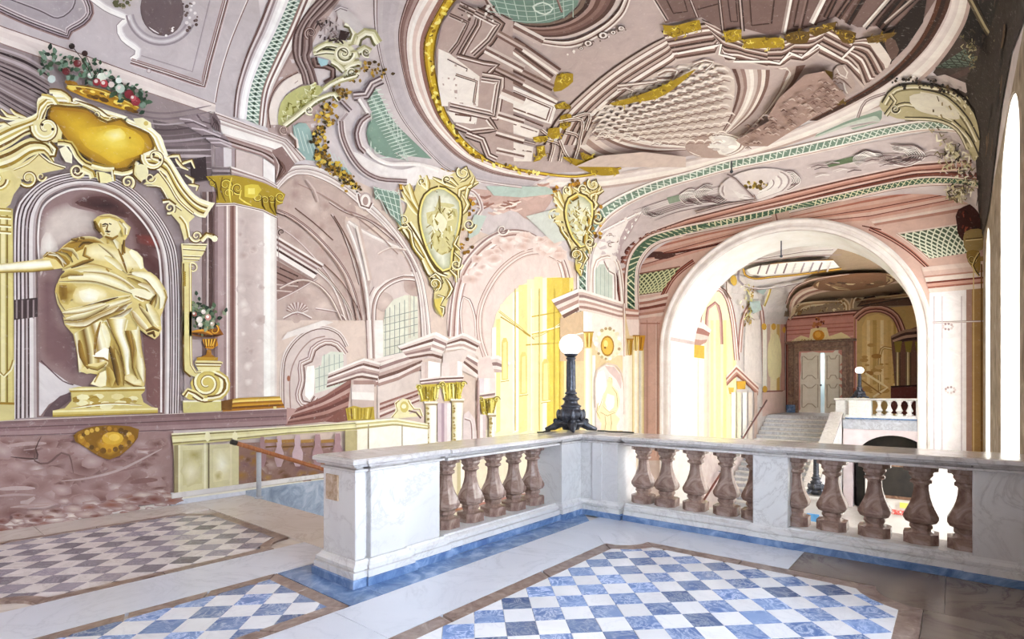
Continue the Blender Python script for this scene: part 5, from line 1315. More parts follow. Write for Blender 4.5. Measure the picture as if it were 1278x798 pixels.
# ================================================================ the painted hall right of the pilaster (long wall)
q6 = T(320, 200, 3.99); q6b = T(320, 400, 3.99); q7 = T(640, 200, 3.99); q8 = T(640, 400, 3.99); m6 = T(480, 370, 4.2)
k1 = T(480, 190, 3.8); k2 = T(340, 0, 6.65); k3 = T(335, 90, 4.99); k4 = T(560, 280, 2.85); k5 = T(660, 330, 3.47)
p = Paint(base=.004)
p.fill([(345, 226), (360, 205), (420, 214), (520, 262), (600, 290), (700, 322), (798, 356), (798, 560), (345, 560)], 'e3d2c9')
p.fill(q6(95, 110, 170, 75, 240, 75, 330, 105, 430, 160, 470, 190, 440, 300, 440, 330, 560, 560, 570, 798, 95, 798), 'cfbcb5')
p.fill(q6(440, 300, 520, 340, 680, 430, 770, 540, 810, 690, 570, 700, 560, 600), 'e0d2ce')
for k in range(50):
    x, y = random.uniform(350, 520), random.uniform(225, 400); p.soft(x, y, random.uniform(6, 14), random.choice(['dccac3', 'bda69f', 'e3d3cc', 'c9b2ab']), 'cfbcb5')
for l, w_, cc in (((100, 250, 180, 285, 300, 380, 420, 520, 480, 640, 520, 798), 3.6, ['e9dedb', '7c5a54', 'c9b4b0', '8d6b64']), ((190, 240, 280, 310, 380, 400), 1.4, [P4]), ((370, 270, 420, 350, 470, 480, 510, 620), 2.2, [P4, 'e6dad6']),
                 ((360, 210, 440, 260, 560, 305, 680, 400), 2.2, [P4, 'e9dedb']), ((100, 330, 200, 400, 330, 540, 420, 680, 460, 798), 2, ['b39a96', 'e4d8d5']), ((300, 560, 380, 640, 440, 798), 3, ['c0a9a4', 'efe5e1'])):
    p.stroke(q6(*l), w_, cc)
p.stroke(q6(455, 305, 560, 370, 720, 440), 5, ['efe6e2', 'f6efec', 'd9cbc7']); p.stroke(q6(450, 320, 500, 450, 545, 640, 560, 798), 5, ['e3d7d3', 'f6f0ed', 'd9cbc7'])
p.fill(q6(520, 400, 620, 420, 720, 470, 770, 570, 740, 570, 640, 600, 590, 640, 560, 560), 'dccdc9', sm=True)
# left cornice
p.ruled(q6(95, 375, 335, 520), q6(95, 490, 275, 600), ['efe6e3', P4, 'e1d5d2', P3, 'e9dfdc', P5, 'f2ebe8', 'f2ebe8', 'b59f9a'])
p.fill(q6(95, 500, 275, 600, 210, 640, 110, 690, 95, 690), 'a98e87'); 
for y in (530, 560, 590, 620, 650): p.stroke(q6(95, y, 205, y+50 if y < 600 else y+10), 1.7, random.choice([P5, 'd7c6c0', P4]))
p.stroke(q6(100, 700, 200, 650, 300, 590), 3, ['c6b2ac', 'e9dedb', P3]); p.stroke(q6(95, 100, 110, 560), 0.8, P3)
for k in range(9):
    a_ = pi+pi*k/8; x, y = q6(200, 745)[0]; p.stroke([(x, y+6), (x+13*cos(a_), y+9*sin(a_))], (1.2, 4), ['e6dad6', 'b09690'])
p.stroke(q6(130, 790, 200, 760, 270, 790), 3, [P3, 'f0e8e5']); p.stroke(q6(290, 740, 400, 760, 440, 798), 2.4, [P3, 'eee5e1'])
p.fill(q6b(120, 100, 150, 60, 330, 0, 380, 10, 300, 40), 'ece4e0'); 
p.scroll(*q6(120, 360)[0], 5, 1.2, 2, 1, (P5, 'c9b8b4'))
for l, w_, cc in (((98, 262, 180, 300, 290, 392, 400, 520, 460, 640, 495, 798), 2.6, [P5, 'dcc8c0']), ((130, 270, 220, 330, 330, 440, 420, 560, 470, 680, 500, 798), 1.3, 'b39a92'), ((200, 120, 330, 180, 470, 270, 600, 370, 700, 470), 1.4, 'b9a19a'), ((240, 100, 280, 150, 300, 210), 4, ['bba7a2', 'd9cac5']),
                 ((380, 280, 440, 380, 490, 500, 520, 630, 545, 798), 1.6, P4), ((430, 250, 520, 280, 640, 350, 740, 460, 790, 560), 1.5, P3), ((500, 330, 530, 460, 560, 600), 6, ['efe5df', 'dccac2']), ((300, 540, 380, 620, 450, 720, 480, 798), 2.6, ['efe5df', P4, 'd6c2ba']), ((330, 520, 420, 610, 500, 740, 520, 798), 1.2, P4),
                 ((600, 470, 660, 440, 740, 450), 3, ['d3bfb8', 'f0e6e0']), ((110, 640, 200, 600, 280, 610, 360, 680, 420, 798), 3.5, ['c9b3ab', 'eee4de', P3])): p.stroke(q6(*l), w_, cc)
trim(p, 'rose vaulted interior painted on the long wall right of the pilaster')
p = Paint(base=.006)
p.fill([(531, 540), (620, 536), (798, 545), (798, 655), (640, 690), (505, 690), (505, 580)], 'f3ead8')
for x, w_, cc in ((543, 13, ['d9cfae', 'fffdf2', 'efe6cc']), (577, 14, ['d9cfae', 'fffdf2', 'efe6cc']), (612, 10, ['f6efdc', 'e6d9b4']), (640, 12, ['f6ea9e', 'fffbe6']), (672, 16, ['ecd672', 'fbf3c6']), (705, 12, ['f0e294', 'fffdf0']), (740, 12, ['fffaf4', 'efe0b6']), (775, 14, ['fffdfa', 'e9d8c0'])): p.stroke([(x, 545), (x, 650)], w_, cc)
p.ruled([(505, 640), (640, 610), (798, 590)], [(505, 655), (640, 622), (798, 600)], ['c9a49a', 'efe0da', 'b98a7d'])
trim(p, 'cream lower part of the painted wall seen between the balusters')
# the keyhole arch with its little window
p = Paint(base=.012)
p.fill(q6b(120, 230, 150, 130, 230, 60, 320, 38, 400, 65, 440, 130, 440, 330, 330, 380, 150, 510, 125, 400), 'e0d2ce', sm=True)
p.stroke(q6b(130, 520, 128, 250, 160, 140, 240, 60, 330, 35, 410, 65, 450, 130), 5, [P4, 'e9dfdb', 'b9a39d', 'efe6e3'])
p.stroke(q6b(170, 480, 165, 290, 200, 180, 270, 100, 340, 80), 1.6, 'b59c96')
KH = q6b(300, 385, 270, 425, 225, 415, 208, 370, 225, 300, 222, 215, 265, 195, 280, 145, 340, 108, 400, 120, 440, 170)
p.stroke(KH, 9, [P4, 'cdb8b3', 'efe7e4', 'b99f99', 'e9dedb', P3]); p.dab(*q6b(158, 290)[0], 2.6, 'b07a62', 8, .8, 1.5)
p.fill(q6b(250, 230, 285, 225, 283, 370, 262, 400, 240, 375), 'fbf8f4', sm=True)
p.fill(q6b(288, 240, 320, 225, 325, 180, 370, 155, 430, 160, 432, 320, 290, 365), 'dfe0d6')
for x in (310, 335, 360, 385, 410): p.stroke(q6b(x, 170 if x > 330 else 225, x, 355-(x-290)*.3), .8, 'a9b3ab')
for y in (215, 260, 305): p.stroke(q6b(290, y+30, 432, y-10), .8, 'b3bab2')
# diagonal shadowed cornice running down to the ledge
p.ruled(q6b(195, 440, 330, 380, 470, 290), q6b(140, 525, 340, 505, 450, 470), ['a37a72', '8b5f58', 'c9aca5', '9b6f67', '7f544d', 'bb978f', '8e645c', 'a98079'])
p.fill(q6b(340, 505, 440, 430, 450, 500, 400, 508), '96695f')
trim(p, 'keyhole shaped blind arch with small window painted above the stone rail')
# tall arched window
p = Paint(base=.014)
WO = q6(568, 798, 572, 720, 600, 650, 660, 600, 730, 575, 790, 580)
p.stroke(q6b(575, 190, 570, 60)+WO, 13, [P4, 'efe7e4', 'c7b1ab', P4, 'efe6e3', 'e3d6d2', P3], wts=[.5, 1, 1, .5, 1.6, 1.2, .6])
p.fill(q6b(628, 210, 628, 20)+q6(632, 798, 640, 745, 680, 695, 740, 672, 800, 680)+q6b(803, 0, 803, 140, 700, 200), 'e6e4d8')
p.fill(q6b(590, 200, 590, 0, 628, 0, 628, 210), 'f5efec')
for x in (640, 662, 686, 710, 735): p.stroke(q6(x, 745-(x-640)*.5, x, 798)+q6b(x, 0, x, 200-(x-640)*.2), .8, '9fa59e')
p.stroke(q6(760, 672, 760, 798)+q6b(760, 0, 760, 90), 2.4, ['cfc4b4', 'f6f2e6', 'b9ac9a']); p.stroke(q6(782, 675, 782, 798)+q6b(782, 0, 782, 80), .8, '9fa59e')
for y in (-50, -15, 20, 60, 100, 140): p.stroke(q6b(632, y+40, 800, y), .8, 'a6aca4')
p.done('painted_window', 'tall arched window with fine glazing bars painted left of the central cartouche', 'window')
# main archivolt sweeping over the painted hall
p = Paint(base=.02)
AO = q6(90, 110, 150, 40, 240, 22, 350, 50, 470, 130, 590, 235, 690, 345, 770, 465, 830, 600, 862, 798)+q6b(868, 60, 870, 180)
AI = q6(105, 150, 165, 88, 240, 74, 330, 103, 430, 160, 520, 235, 620, 320, 700, 420, 765, 530, 800, 650, 815, 798)+q6b(818, 60, 818, 140)
p.ruled(AO, AI, [P3, 'f2ece9', 'e2d6d3', P4, 'ece3e0', 'd9cbc8', 'f1e9e6', P3], [.5, 1.6, 1.2, .5, 1.5, 1.2, 1.2, .5], sm=True)
for (x, y) in q6(540, 205): 
    p.dab(x, y, 11, 'cbb9b6', 14, .8, 1); p.dab(x, y, 8, 'f2ebe8', 14, .8, 1.1); p.dab(x, y, 5, 'b9a29d', 12, .7, 1.1)
p.stroke(q6(500, 170, 515, 230, 560, 245, 575, 215), 4, ['f2ebe8', P4])
trim(p, 'pale archivolt painted over the vaulted interior')
# central entablature, columns
p = Paint(base=.024)
p.ruled(m6(-60, 330, 0, 315, 110, 290, 190, 260), m6(-60, 470, 0, 460, 110, 415, 190, 385), ['efe5e1', 'dccac5', P4, 'e9ddd9', 'c7afa9', P3, 'e6d9d5', 'b3958d'])
p.fill(m6(-40, 470, 190, 390, 190, 640, -40, 640), 'e3d6d1'); p.ruled(m6(-30, 560, 170, 490), m6(-30, 650, 180, 560), ['a98077', 'dac7c1', '93675d', 'cdb4ad', 'e9ddd9', '9f766d', 'ddcbc5'])
# left cornice block (beyond the window)
p.ruled(q6b(355, 262, 530, 188, 612, 212), q6b(345, 335, 510, 285, 600, 300), ['f3ece9', 'd9c8c3', P4, 'efe6e3', 'c9b3ad', P3, 'eae0dc', P4])
p.fill(q6b(480, 300, 590, 300, 590, 330, 480, 330), 'b89c95'); p.ruled(q6b(470, 320, 582, 320), q6b(470, 430, 582, 440), ['e6dbd7', 'f2ebe8', 'd3c2bd'])
p.fill(q6b(440, 440, 480, 425, 520, 435, 580, 430, 585, 495, 450, 500), 'cdb858')
for k in range(8): p.stroke(q6b(450+k*17, 438, 456+k*15, 492), 2.4, random.choice([G4, 'ecdd8c', 'b09a38']), taper=True)
# right run
p.ruled(q6b(612, 212, 700, 180, 820, 150), q6b(600, 330, 700, 300, 820, 235), ['eee5e1', P3, 'e3d7d3', 'cbb5af', P4, 'e9dedb', 'b59a93'])
# block A and B
p.ruled(m6(62, 262, 265, 185, 330, 225), m6(105, 310, 240, 285, 300, 300), ['f4edea', 'e9deda', P4, 'efe6e3', 'd0bbb5', P3])
p.ruled(m6(105, 310, 240, 285, 300, 300), m6(140, 340, 235, 325, 290, 345), ['e3d6d2', P4, 'ded0cb'])
p.fill(m6(262, 187, 330, 222, 300, 300, 235, 280), 'f6f0ed'); p.ruled(m6(262, 187, 330, 222), m6(235, 282, 298, 300), ['fbf7f5', 'eadfdc', P3, 'f2eae7', 'c9b1ab', 'f0e7e4'])
p.ruled(m6(330, 225, 410, 190, 500, 240), m6(310, 285, 400, 275, 465, 300), ['f4edea', 'dccdc9', P4, 'f2eae7', 'cbb5af', 'efe5e2'])
p.fill(m6(300, 300, 400, 278, 465, 300, 480, 350, 480, 430, 400, 390, 300, 350), 'e6dad6'); p.ruled(m6(430, 305, 500, 340), m6(400, 360, 480, 430), ['f2eae7', P3, 'e0d1cc', P4, 'eee4e1'])
p.ruled(m6(545, 320, 582, 305, 655, 350), m6(545, 400, 580, 400, 620, 400), ['f6f0ed', 'e6d9d5', P3, 'efe5e2', 'd3bfb9'])
p.fill(m6(480, 345, 548, 320, 570, 400, 575, 430, 485, 440), 'ead9d6')
# piers over capitals
p.ruled(m6(185, 345, 185, 435), m6(222, 345, 222, 435), ['e3d5d1', 'dccac6']); p.ruled(m6(222, 340, 222, 435), m6(286, 350, 286, 430), ['fdfbfa', 'f7f2f0'])
p.ruled(m6(290, 350, 290, 430), m6(375, 345, 375, 425), ['e9dcd9', 'e6d8d4']); p.ruled(m6(375, 340, 375, 420), m6(400, 345, 400, 420), ['fdfbfa', 'f4eeec'])
p.ruled(m6(175, 435, 290, 420, 410, 415), m6(185, 465, 290, 455, 400, 450), ['f0e6e3', P4, 'e9dedb', P3])
p.ruled(m6(485, 430, 485, 520), m6(575, 430, 575, 500), ['e6dbe0', 'f3ecea', 'efe2e0'])
p.ruled(m6(485, 510, 575, 495), m6(485, 540, 570, 530), ['efe6e3', P3, 'e3d6d2'])
# shafts
for x0, x1, y0, cc in ((208, 266, 560, ['c9bd93', 'e6dfc9', 'fffdf6', 'fffefa', 'efe9dc']), (345, 402, 545, ['c3b688', 'e6dfc9', 'fffdf6', 'fffefa', 'efe9dc']), (538, 570, 620, ['bfb285', 'f0ead6', 'fffef8', 'f3eddf'])):
    p.ruled(m6(x0, y0, x0, 800), m6(x1, y0, x1, 800), cc, blend=True)
    p.ruled(m6(x0-8, y0-8, x1+8, y0-8), m6(x0-4, y0+12, x1+4, y0+12), ['fbf6e8', 'bba98a'])
    for k in range(22): p.dab(m6(x0+6+random.uniform(0, 8), 0)[0][0], m6(0, random.uniform(y0+20, 780))[0][1], random.uniform(1, 2), random.choice(['b8a56c', 'd8cda6', 'a8955c']), 6)
p.ruled(m6(268, 560, 268, 800), m6(338, 560, 338, 800), ['d9c9d0', 'bfa9b4', 'e3d6db', 'efe6e8'], [1.4, 1, 1, 1.4])
p.fill(m6(405, 620, 430, 600, 460, 640, 470, 700, 470, 800, 405, 800), 'e6dadb', sm=True); p.stroke(m6(410, 640, 440, 650, 450, 700, 450, 800), 3, [P3, 'f2eae9'])
p.ruled(m6(475, 440, 475, 790), m6(488, 440, 488, 790), ['b39794', 'd9c5c3']); p.ruled(m6(490, 620, 490, 790), m6(520, 620, 520, 780), ['f4eef0', 'e1d3d6'])
p.done('painted_colonnade', 'rose and white columns under a stepped entablature painted between the two big arches', 'colonnade')
for x0, x1, y0, y1, wh in ((160, 288, 465, 552, 'leftmost of the three'), (282, 418, 450, 550, 'middle one of the three'), (484, 592, 530, 625, 'right one of the three')):
    p = Paint(base=.034)
    cx_ = (x0+x1)/2
    p.fill(m6(x0, y0, x1, y0-6, x1-6, y0+22, x1-20, y0+40, x1-26, y1-4, x0+26, y1, x0+18, y0+44, x0+6, y0+25), 'd9c75e')
    for _ in range(30):
        x = random.uniform(x0+20, x1-20); y = random.uniform(y0+8, y1-4); X, Y = m6(x, y)[0]; a_ = random.uniform(0, 6.28)
        p.stroke([(X, Y), (X+2.4*cos(a_), Y+2.4*sin(a_)), (X+3*cos(a_+1), Y+3*sin(a_+1))], random.uniform(1, 2.4), random.choice(['9a8826', 'f6eea4', 'c3b048', 'fbf6c4', 'b09a34']), taper=True)
    for k in range(7):
        x = x0+14+(x1-x0-28)*k/6; p.stroke(m6(x, y0+8, (2*x+cx_)/3+random.uniform(-8, 8), y1-10), random.uniform(1.5, 3), random.choice(['8d7a1e', 'f1e690', 'b7a23a', 'e8da72', 'fbf4b8']), taper=True)
    p.scroll(*m6(x0+14, y0+14)[0], 4, 1.1, 3, 1, ('8d7a1e', 'f4ea9c')); p.scroll(*m6(x1-14, y0+12)[0], 4, 1.1, 0, -1, ('8d7a1e', 'f4ea9c'))
    p.done('painted_capital', 'gilded leafy capital on the central painted colonnade, '+wh, 'capital', 'gilded capitals on the central painted colonnade')
p = Paint(base=.03)
p.fill(m6(60, 560, 90, 535, 130, 545, 145, 590, 120, 620, 170, 600, 190, 625, 120, 635, 40, 640, 50, 600), 'efe8c4', sm=True); p.dab(*m6(98, 580)[0], 6, 'd9cb84', 10, .9, 1.2); p.dab(*m6(96, 577)[0], 3, 'f7f1d2', 10)
p.stroke(m6(30, 635, 60, 600, 50, 560, 70, 545), 2, [G3, 'fbf7e2']); p.stroke(m6(120, 545, 150, 590, 180, 590, 195, 630), 2.4, [G3, 'fbf7e2']); p.stroke(m6(120, 600, 160, 610, 185, 640), 2, P4)
p.done('painted_crest', 'small cream crest painted above the white pedestals of the stone rail', 'crest')
# second big arch with the sunlit court
p = Paint(base=.022)
RO = k4(-6, 400, 2, 300, 20, 200, 60, 120, 130, 50, 200, 20, 280, 25, 350, 70, 395, 110, 420, 150, 460, 330)
RI = k4(96, 420, 100, 300, 130, 220, 180, 150, 240, 110, 300, 95, 360, 110, 395, 150, 420, 200, 430, 260, 440, 330)
p.fill(k4(0, 400, 5, 250, 60, 100, 200, 20, 350, 60, 430, 150, 440, 400, 140, 500, 100, 470), 'eedfdb', sm=True)
p.ruled(RO, k4(38, 400, 42, 300, 60, 210, 100, 140, 160, 85, 220, 60, 290, 62, 340, 90, 380, 130, 400, 200, 420, 330), [P3, 'f2e9e6', 'd9c3bd', 'b08e86', 'efe3df', 'fbf6f4', 'c9afa8'], sm=True)
p.stroke(k4(45, 390, 40, 310, 50, 260, 70, 270, 90, 330, 95, 400), 4, ['d9c2bb', 'f6efec', P3])
p.stroke(k4(130, 470, 110, 400, 110, 310, 140, 230, 190, 160, 260, 110, 330, 100, 400, 130), 9, ['e6d3cd', 'b5948b', 'f0e4e0', 'caaea6', 'e9d9d4', 'a98377'], wts=[1, .5, 1.4, .6, 1.4, .5])
for k in range(60):
    t = random.uniform(.1, .95)*pi; r = random.uniform(60, 78); x, y = 655-r*cos(t), 372-r*1.0*sin(t)
    if x < 700: p.soft(x, y, random.uniform(4, 9), random.choice(['dfc4bb', 'cfab9f', 'f6efec', 'd9bcb2', 'faf5f3']), 'eedfdb', 1.3, .8)
p.scroll(*k4(188, 20)[0], 7, 1.2, 0, 1, (P3, 'f6f0ed'))
# sunlit court
CT = k4(150, 760, 150, 460, 150, 390, 165, 320, 200, 265, 250, 220, 310, 195, 380, 188, 425, 200, 440, 260, 440, 730)
p.fill(CT, 'fbf6d4'); 
for x0, x1, cc in ((150, 165, 'fffef2'), (165, 180, 'f7edb0'), (180, 225, 'fdf9d8'), (225, 245, 'fffef6'), (245, 275, 'f5ebb0'), (275, 300, 'fdf8d0'), (300, 330, 'f9f2c4'), (330, 345, 'fffbe6'), (345, 400, 'ecd774'), (400, 425, 'e6cd68'), (425, 440, 'f3e6a4')):
    top = max(0, 1)*(188+max(0, (250-(x0+x1)/2))*.0)
    xm = (x0+x1)/2; yt = 188+max(0, 330-xm)**2/165 if xm < 330 else 192
    p.fill(k4(x0, yt, x1, yt-2, x1, 735, x0, 745), cc)
for l, w_, cc in (((175, 310, 240, 360, 300, 400, 400, 350), 2.6, ['d6bc5c', 'fdf9da', 'e3cf7c']), ((180, 330, 260, 380, 300, 410), 1.4, 'cfb355'), ((290, 390, 360, 375, 440, 350), 3, ['e0c964', 'fffce8']), ((290, 330, 400, 310, 440, 300), 1.6, 'd9c058'), ((270, 430, 350, 425, 440, 420), 1.8, 'dcc465')):
    p.stroke(k4(*l), w_, cc)
for x, y0, y1, w_ in ((195, 405, 740, 22), (262, 455, 735, 24), (340, 480, 730, 26), (408, 470, 730, 20)):
    p.fill(k4(x-w_/2, y0+15, x-w_/4, y0, x+w_/4, y0, x+w_/2, y0+15, x+w_/2, y0+150, x-w_/2, y0+150), 'eadc94'); p.fill(k4(x-w_/4, y0+18, x+w_/4, y0+14, x+w_/3, y0+145, x-w_/3, y0+145), 'f5edb4')
    p.stroke(k4(x-w_/2-4, y0+155, x+w_/2+4, y0+150), 2, ['d3b94e', 'fffbe0'])
for x in (232, 288, 318, 372, 432): p.stroke(k4(x, 230, x, 735), 1.2, random.choice(['dcc566', 'e9d98c', 'fffdf0']))
p.done('painted_court', 'sunlit yellow colonnaded court painted inside the second big arch', 'painting')
# pier by the arch wall: entablature, columns, crest, niche with figure
p = Paint(base=.05, step=.0004)
p.fill([(698, 395), (742, 385), (795, 395), (795, 560), (698, 560)], 'e8d4b0')
for x0, x1, y0, cc in ((128, 142, 395, ['e0c468', 'ecd88c']), (142, 158, 395, ['d9c27c', 'f6edc4', 'e6d49c']), (158, 182, 395, ['efe2b4', 'e3cf94']), (184, 198, 400, ['d9c27c', 'f3e6b8']), (232, 268, 365, ['ead9a6', 'fffdf2', 'fff9e2', 'ead9b0']), (268, 282, 395, ['f6ece4', 'fbf6f0']), (400, 418, 395, ['f3e8e0', 'fffaf4']), (418, 442, 395, ['fffdf8', 'fbf0dc']), (442, 470, 372, ['d9c58c', 'fff4d0', 'fffefa', 'fff8e6', 'efe0b6'])):
    p.ruled(k5(x0, y0, x0, 745), k5(x1, y0, x1, 745), cc, blend=True)
p.fill(k5(128, 235, 232, 200, 232, 420, 128, 420), 'dcc4a8'); p.ruled(k5(230, 200, 230, 300), k5(268, 205, 268, 300), ['ffffff', 'f6efea']); p.fill(k5(268, 205, 405, 240, 405, 395, 300, 395, 268, 330), 'f2e6e0')
p.ruled(k5(90, 155, 210, 105, 290, 130, 385, 160, 400, 165), k5(145, 235, 205, 200, 290, 215, 385, 240, 400, 240), ['f6efec', 'dccac4', P3, 'f0e6e2', 'c7aaa2', 'eadcd7', 'b3948b', 'ead9d3'])
p.fill(k5(90, 155, 210, 108, 212, 200, 145, 235), 'e9dcd7'); p.ruled(k5(90, 155, 208, 107), k5(145, 235, 210, 200), ['f9f4f1', P3, 'eaddd8', 'c2a49b', 'f4ebe8', P4])
p.ruled(k5(410, 190, 440, 195, 470, 198), k5(415, 240, 440, 240, 470, 240), ['c99f92', 'f0e0da', 'b1887b', 'dcc0b7']); p.fill(k5(415, 240, 470, 240, 470, 310, 430, 310), 'efe0db')
p.stroke(k5(140, 320, 232, 300), 3, ['d8c6b4', 'fbf6ee']); p.stroke(k5(405, 170, 408, 400), 2.4, ['c9a99e', 'f6ece8'])
# capitals
for x0, x1, y0, y1, cc in ((230, 272, 295, 362, 'e6d27a'), (418, 445, 325, 395, 'd9a63c'), (444, 471, 310, 375, 'e0b048')):
    p.fill(k5(x0, y0, x1, y0, x1-8, y1-10, x1-10, y1, x0+8, y1, x0+8, y1-10), cc)
    for k in range(6): x = x0+5+(x1-x0-10)*k/5; p.stroke(k5(x, y0+4, x*.7+(x0+x1)*.15, y1-3), 1.6, random.choice(['b08a26', 'f9edb0', 'c79f36']), taper=True)
    p.stroke(k5(x0-2, y0, x1+2, y0), 1.6, 'b98f4a')
# crest
p.fill(k5(285, 310, 310, 285, 335, 270, 360, 290, 385, 330, 400, 370, 370, 400, 330, 420, 295, 395, 300, 350), 'efe6d0', sm=True)
p.dab(*k5(332, 355)[0], 10, 'b98f2e', 16, .85, 1.3); p.dab(*k5(332, 355)[0], 8.2, 'e6c25c', 16, .85, 1.3); p.dab(*k5(325, 345)[0], 3.5, 'f4e09a', 10, .8, 1.3); p.dab(*k5(322, 362)[0], 1.5, '9a6c1e', 7)
for k in range(18): t = k/18*2*pi; x, y = k5(334+52*cos(t), 345+66*sin(t))[0]; p.dab(x, y, random.uniform(1.5, 3), random.choice(['fffaf0', 'cdbb96', 'e9ddc4', 'b9a27c']), 6)
p.done('painted_pier', 'pale painted pier with gilt capitals and an oval crest left of the arch', 'pier')
p = Paint(base=.075)
p.fill(k5(280, 720, 280, 500, 290, 460, 320, 435, 360, 440, 390, 475, 400, 530, 400, 720), 'f2e6e4')
p.fill(k5(282, 520, 290, 470, 315, 460, 325, 500, 320, 560, 295, 620, 284, 600), 'fffefd', sm=True); p.fill(k5(320, 440, 360, 445, 388, 480, 390, 540, 370, 500, 340, 470), 'dfcac6', sm=True)
p.stroke(k5(278, 620, 278, 490, 295, 450, 330, 430, 370, 440, 396, 480, 402, 540, 402, 650), 1.6, 'e0d0c8')
p.done('painted_niche', 'pale round headed niche painted on the pier behind the lamp', 'niche')
p = Paint(base=.08)
p.fill(k5(330, 500, 345, 485, 355, 500, 352, 525, 375, 550, 385, 590, 380, 620, 365, 650, 385, 670, 370, 700, 372, 720, 300, 720, 305, 690, 285, 660, 285, 620, 310, 600, 315, 560, 330, 530), 'f3e8c6', sm=True)
p.fill(k5(330, 560, 360, 570, 358, 620, 335, 640, 320, 600), 'fffdf2', sm=True)
for l in ((315, 560, 305, 600, 290, 640), (350, 530, 372, 560, 375, 620), (300, 640, 330, 655, 365, 640), (320, 650, 325, 690, 320, 718), (345, 650, 350, 690, 345, 718), (310, 610, 340, 640, 370, 630), (335, 490, 350, 492, 352, 510), (290, 600, 285, 640, 300, 670)):
    p.stroke(k5(*l), 1.8, random.choice([('d9c48c', 'fffbe8'), ('c9b070', 'f6ecc8')]), taper=True)
p.done('painted_statue', 'small pale yellow draped figure painted in the niche behind the lamp', 'statue')

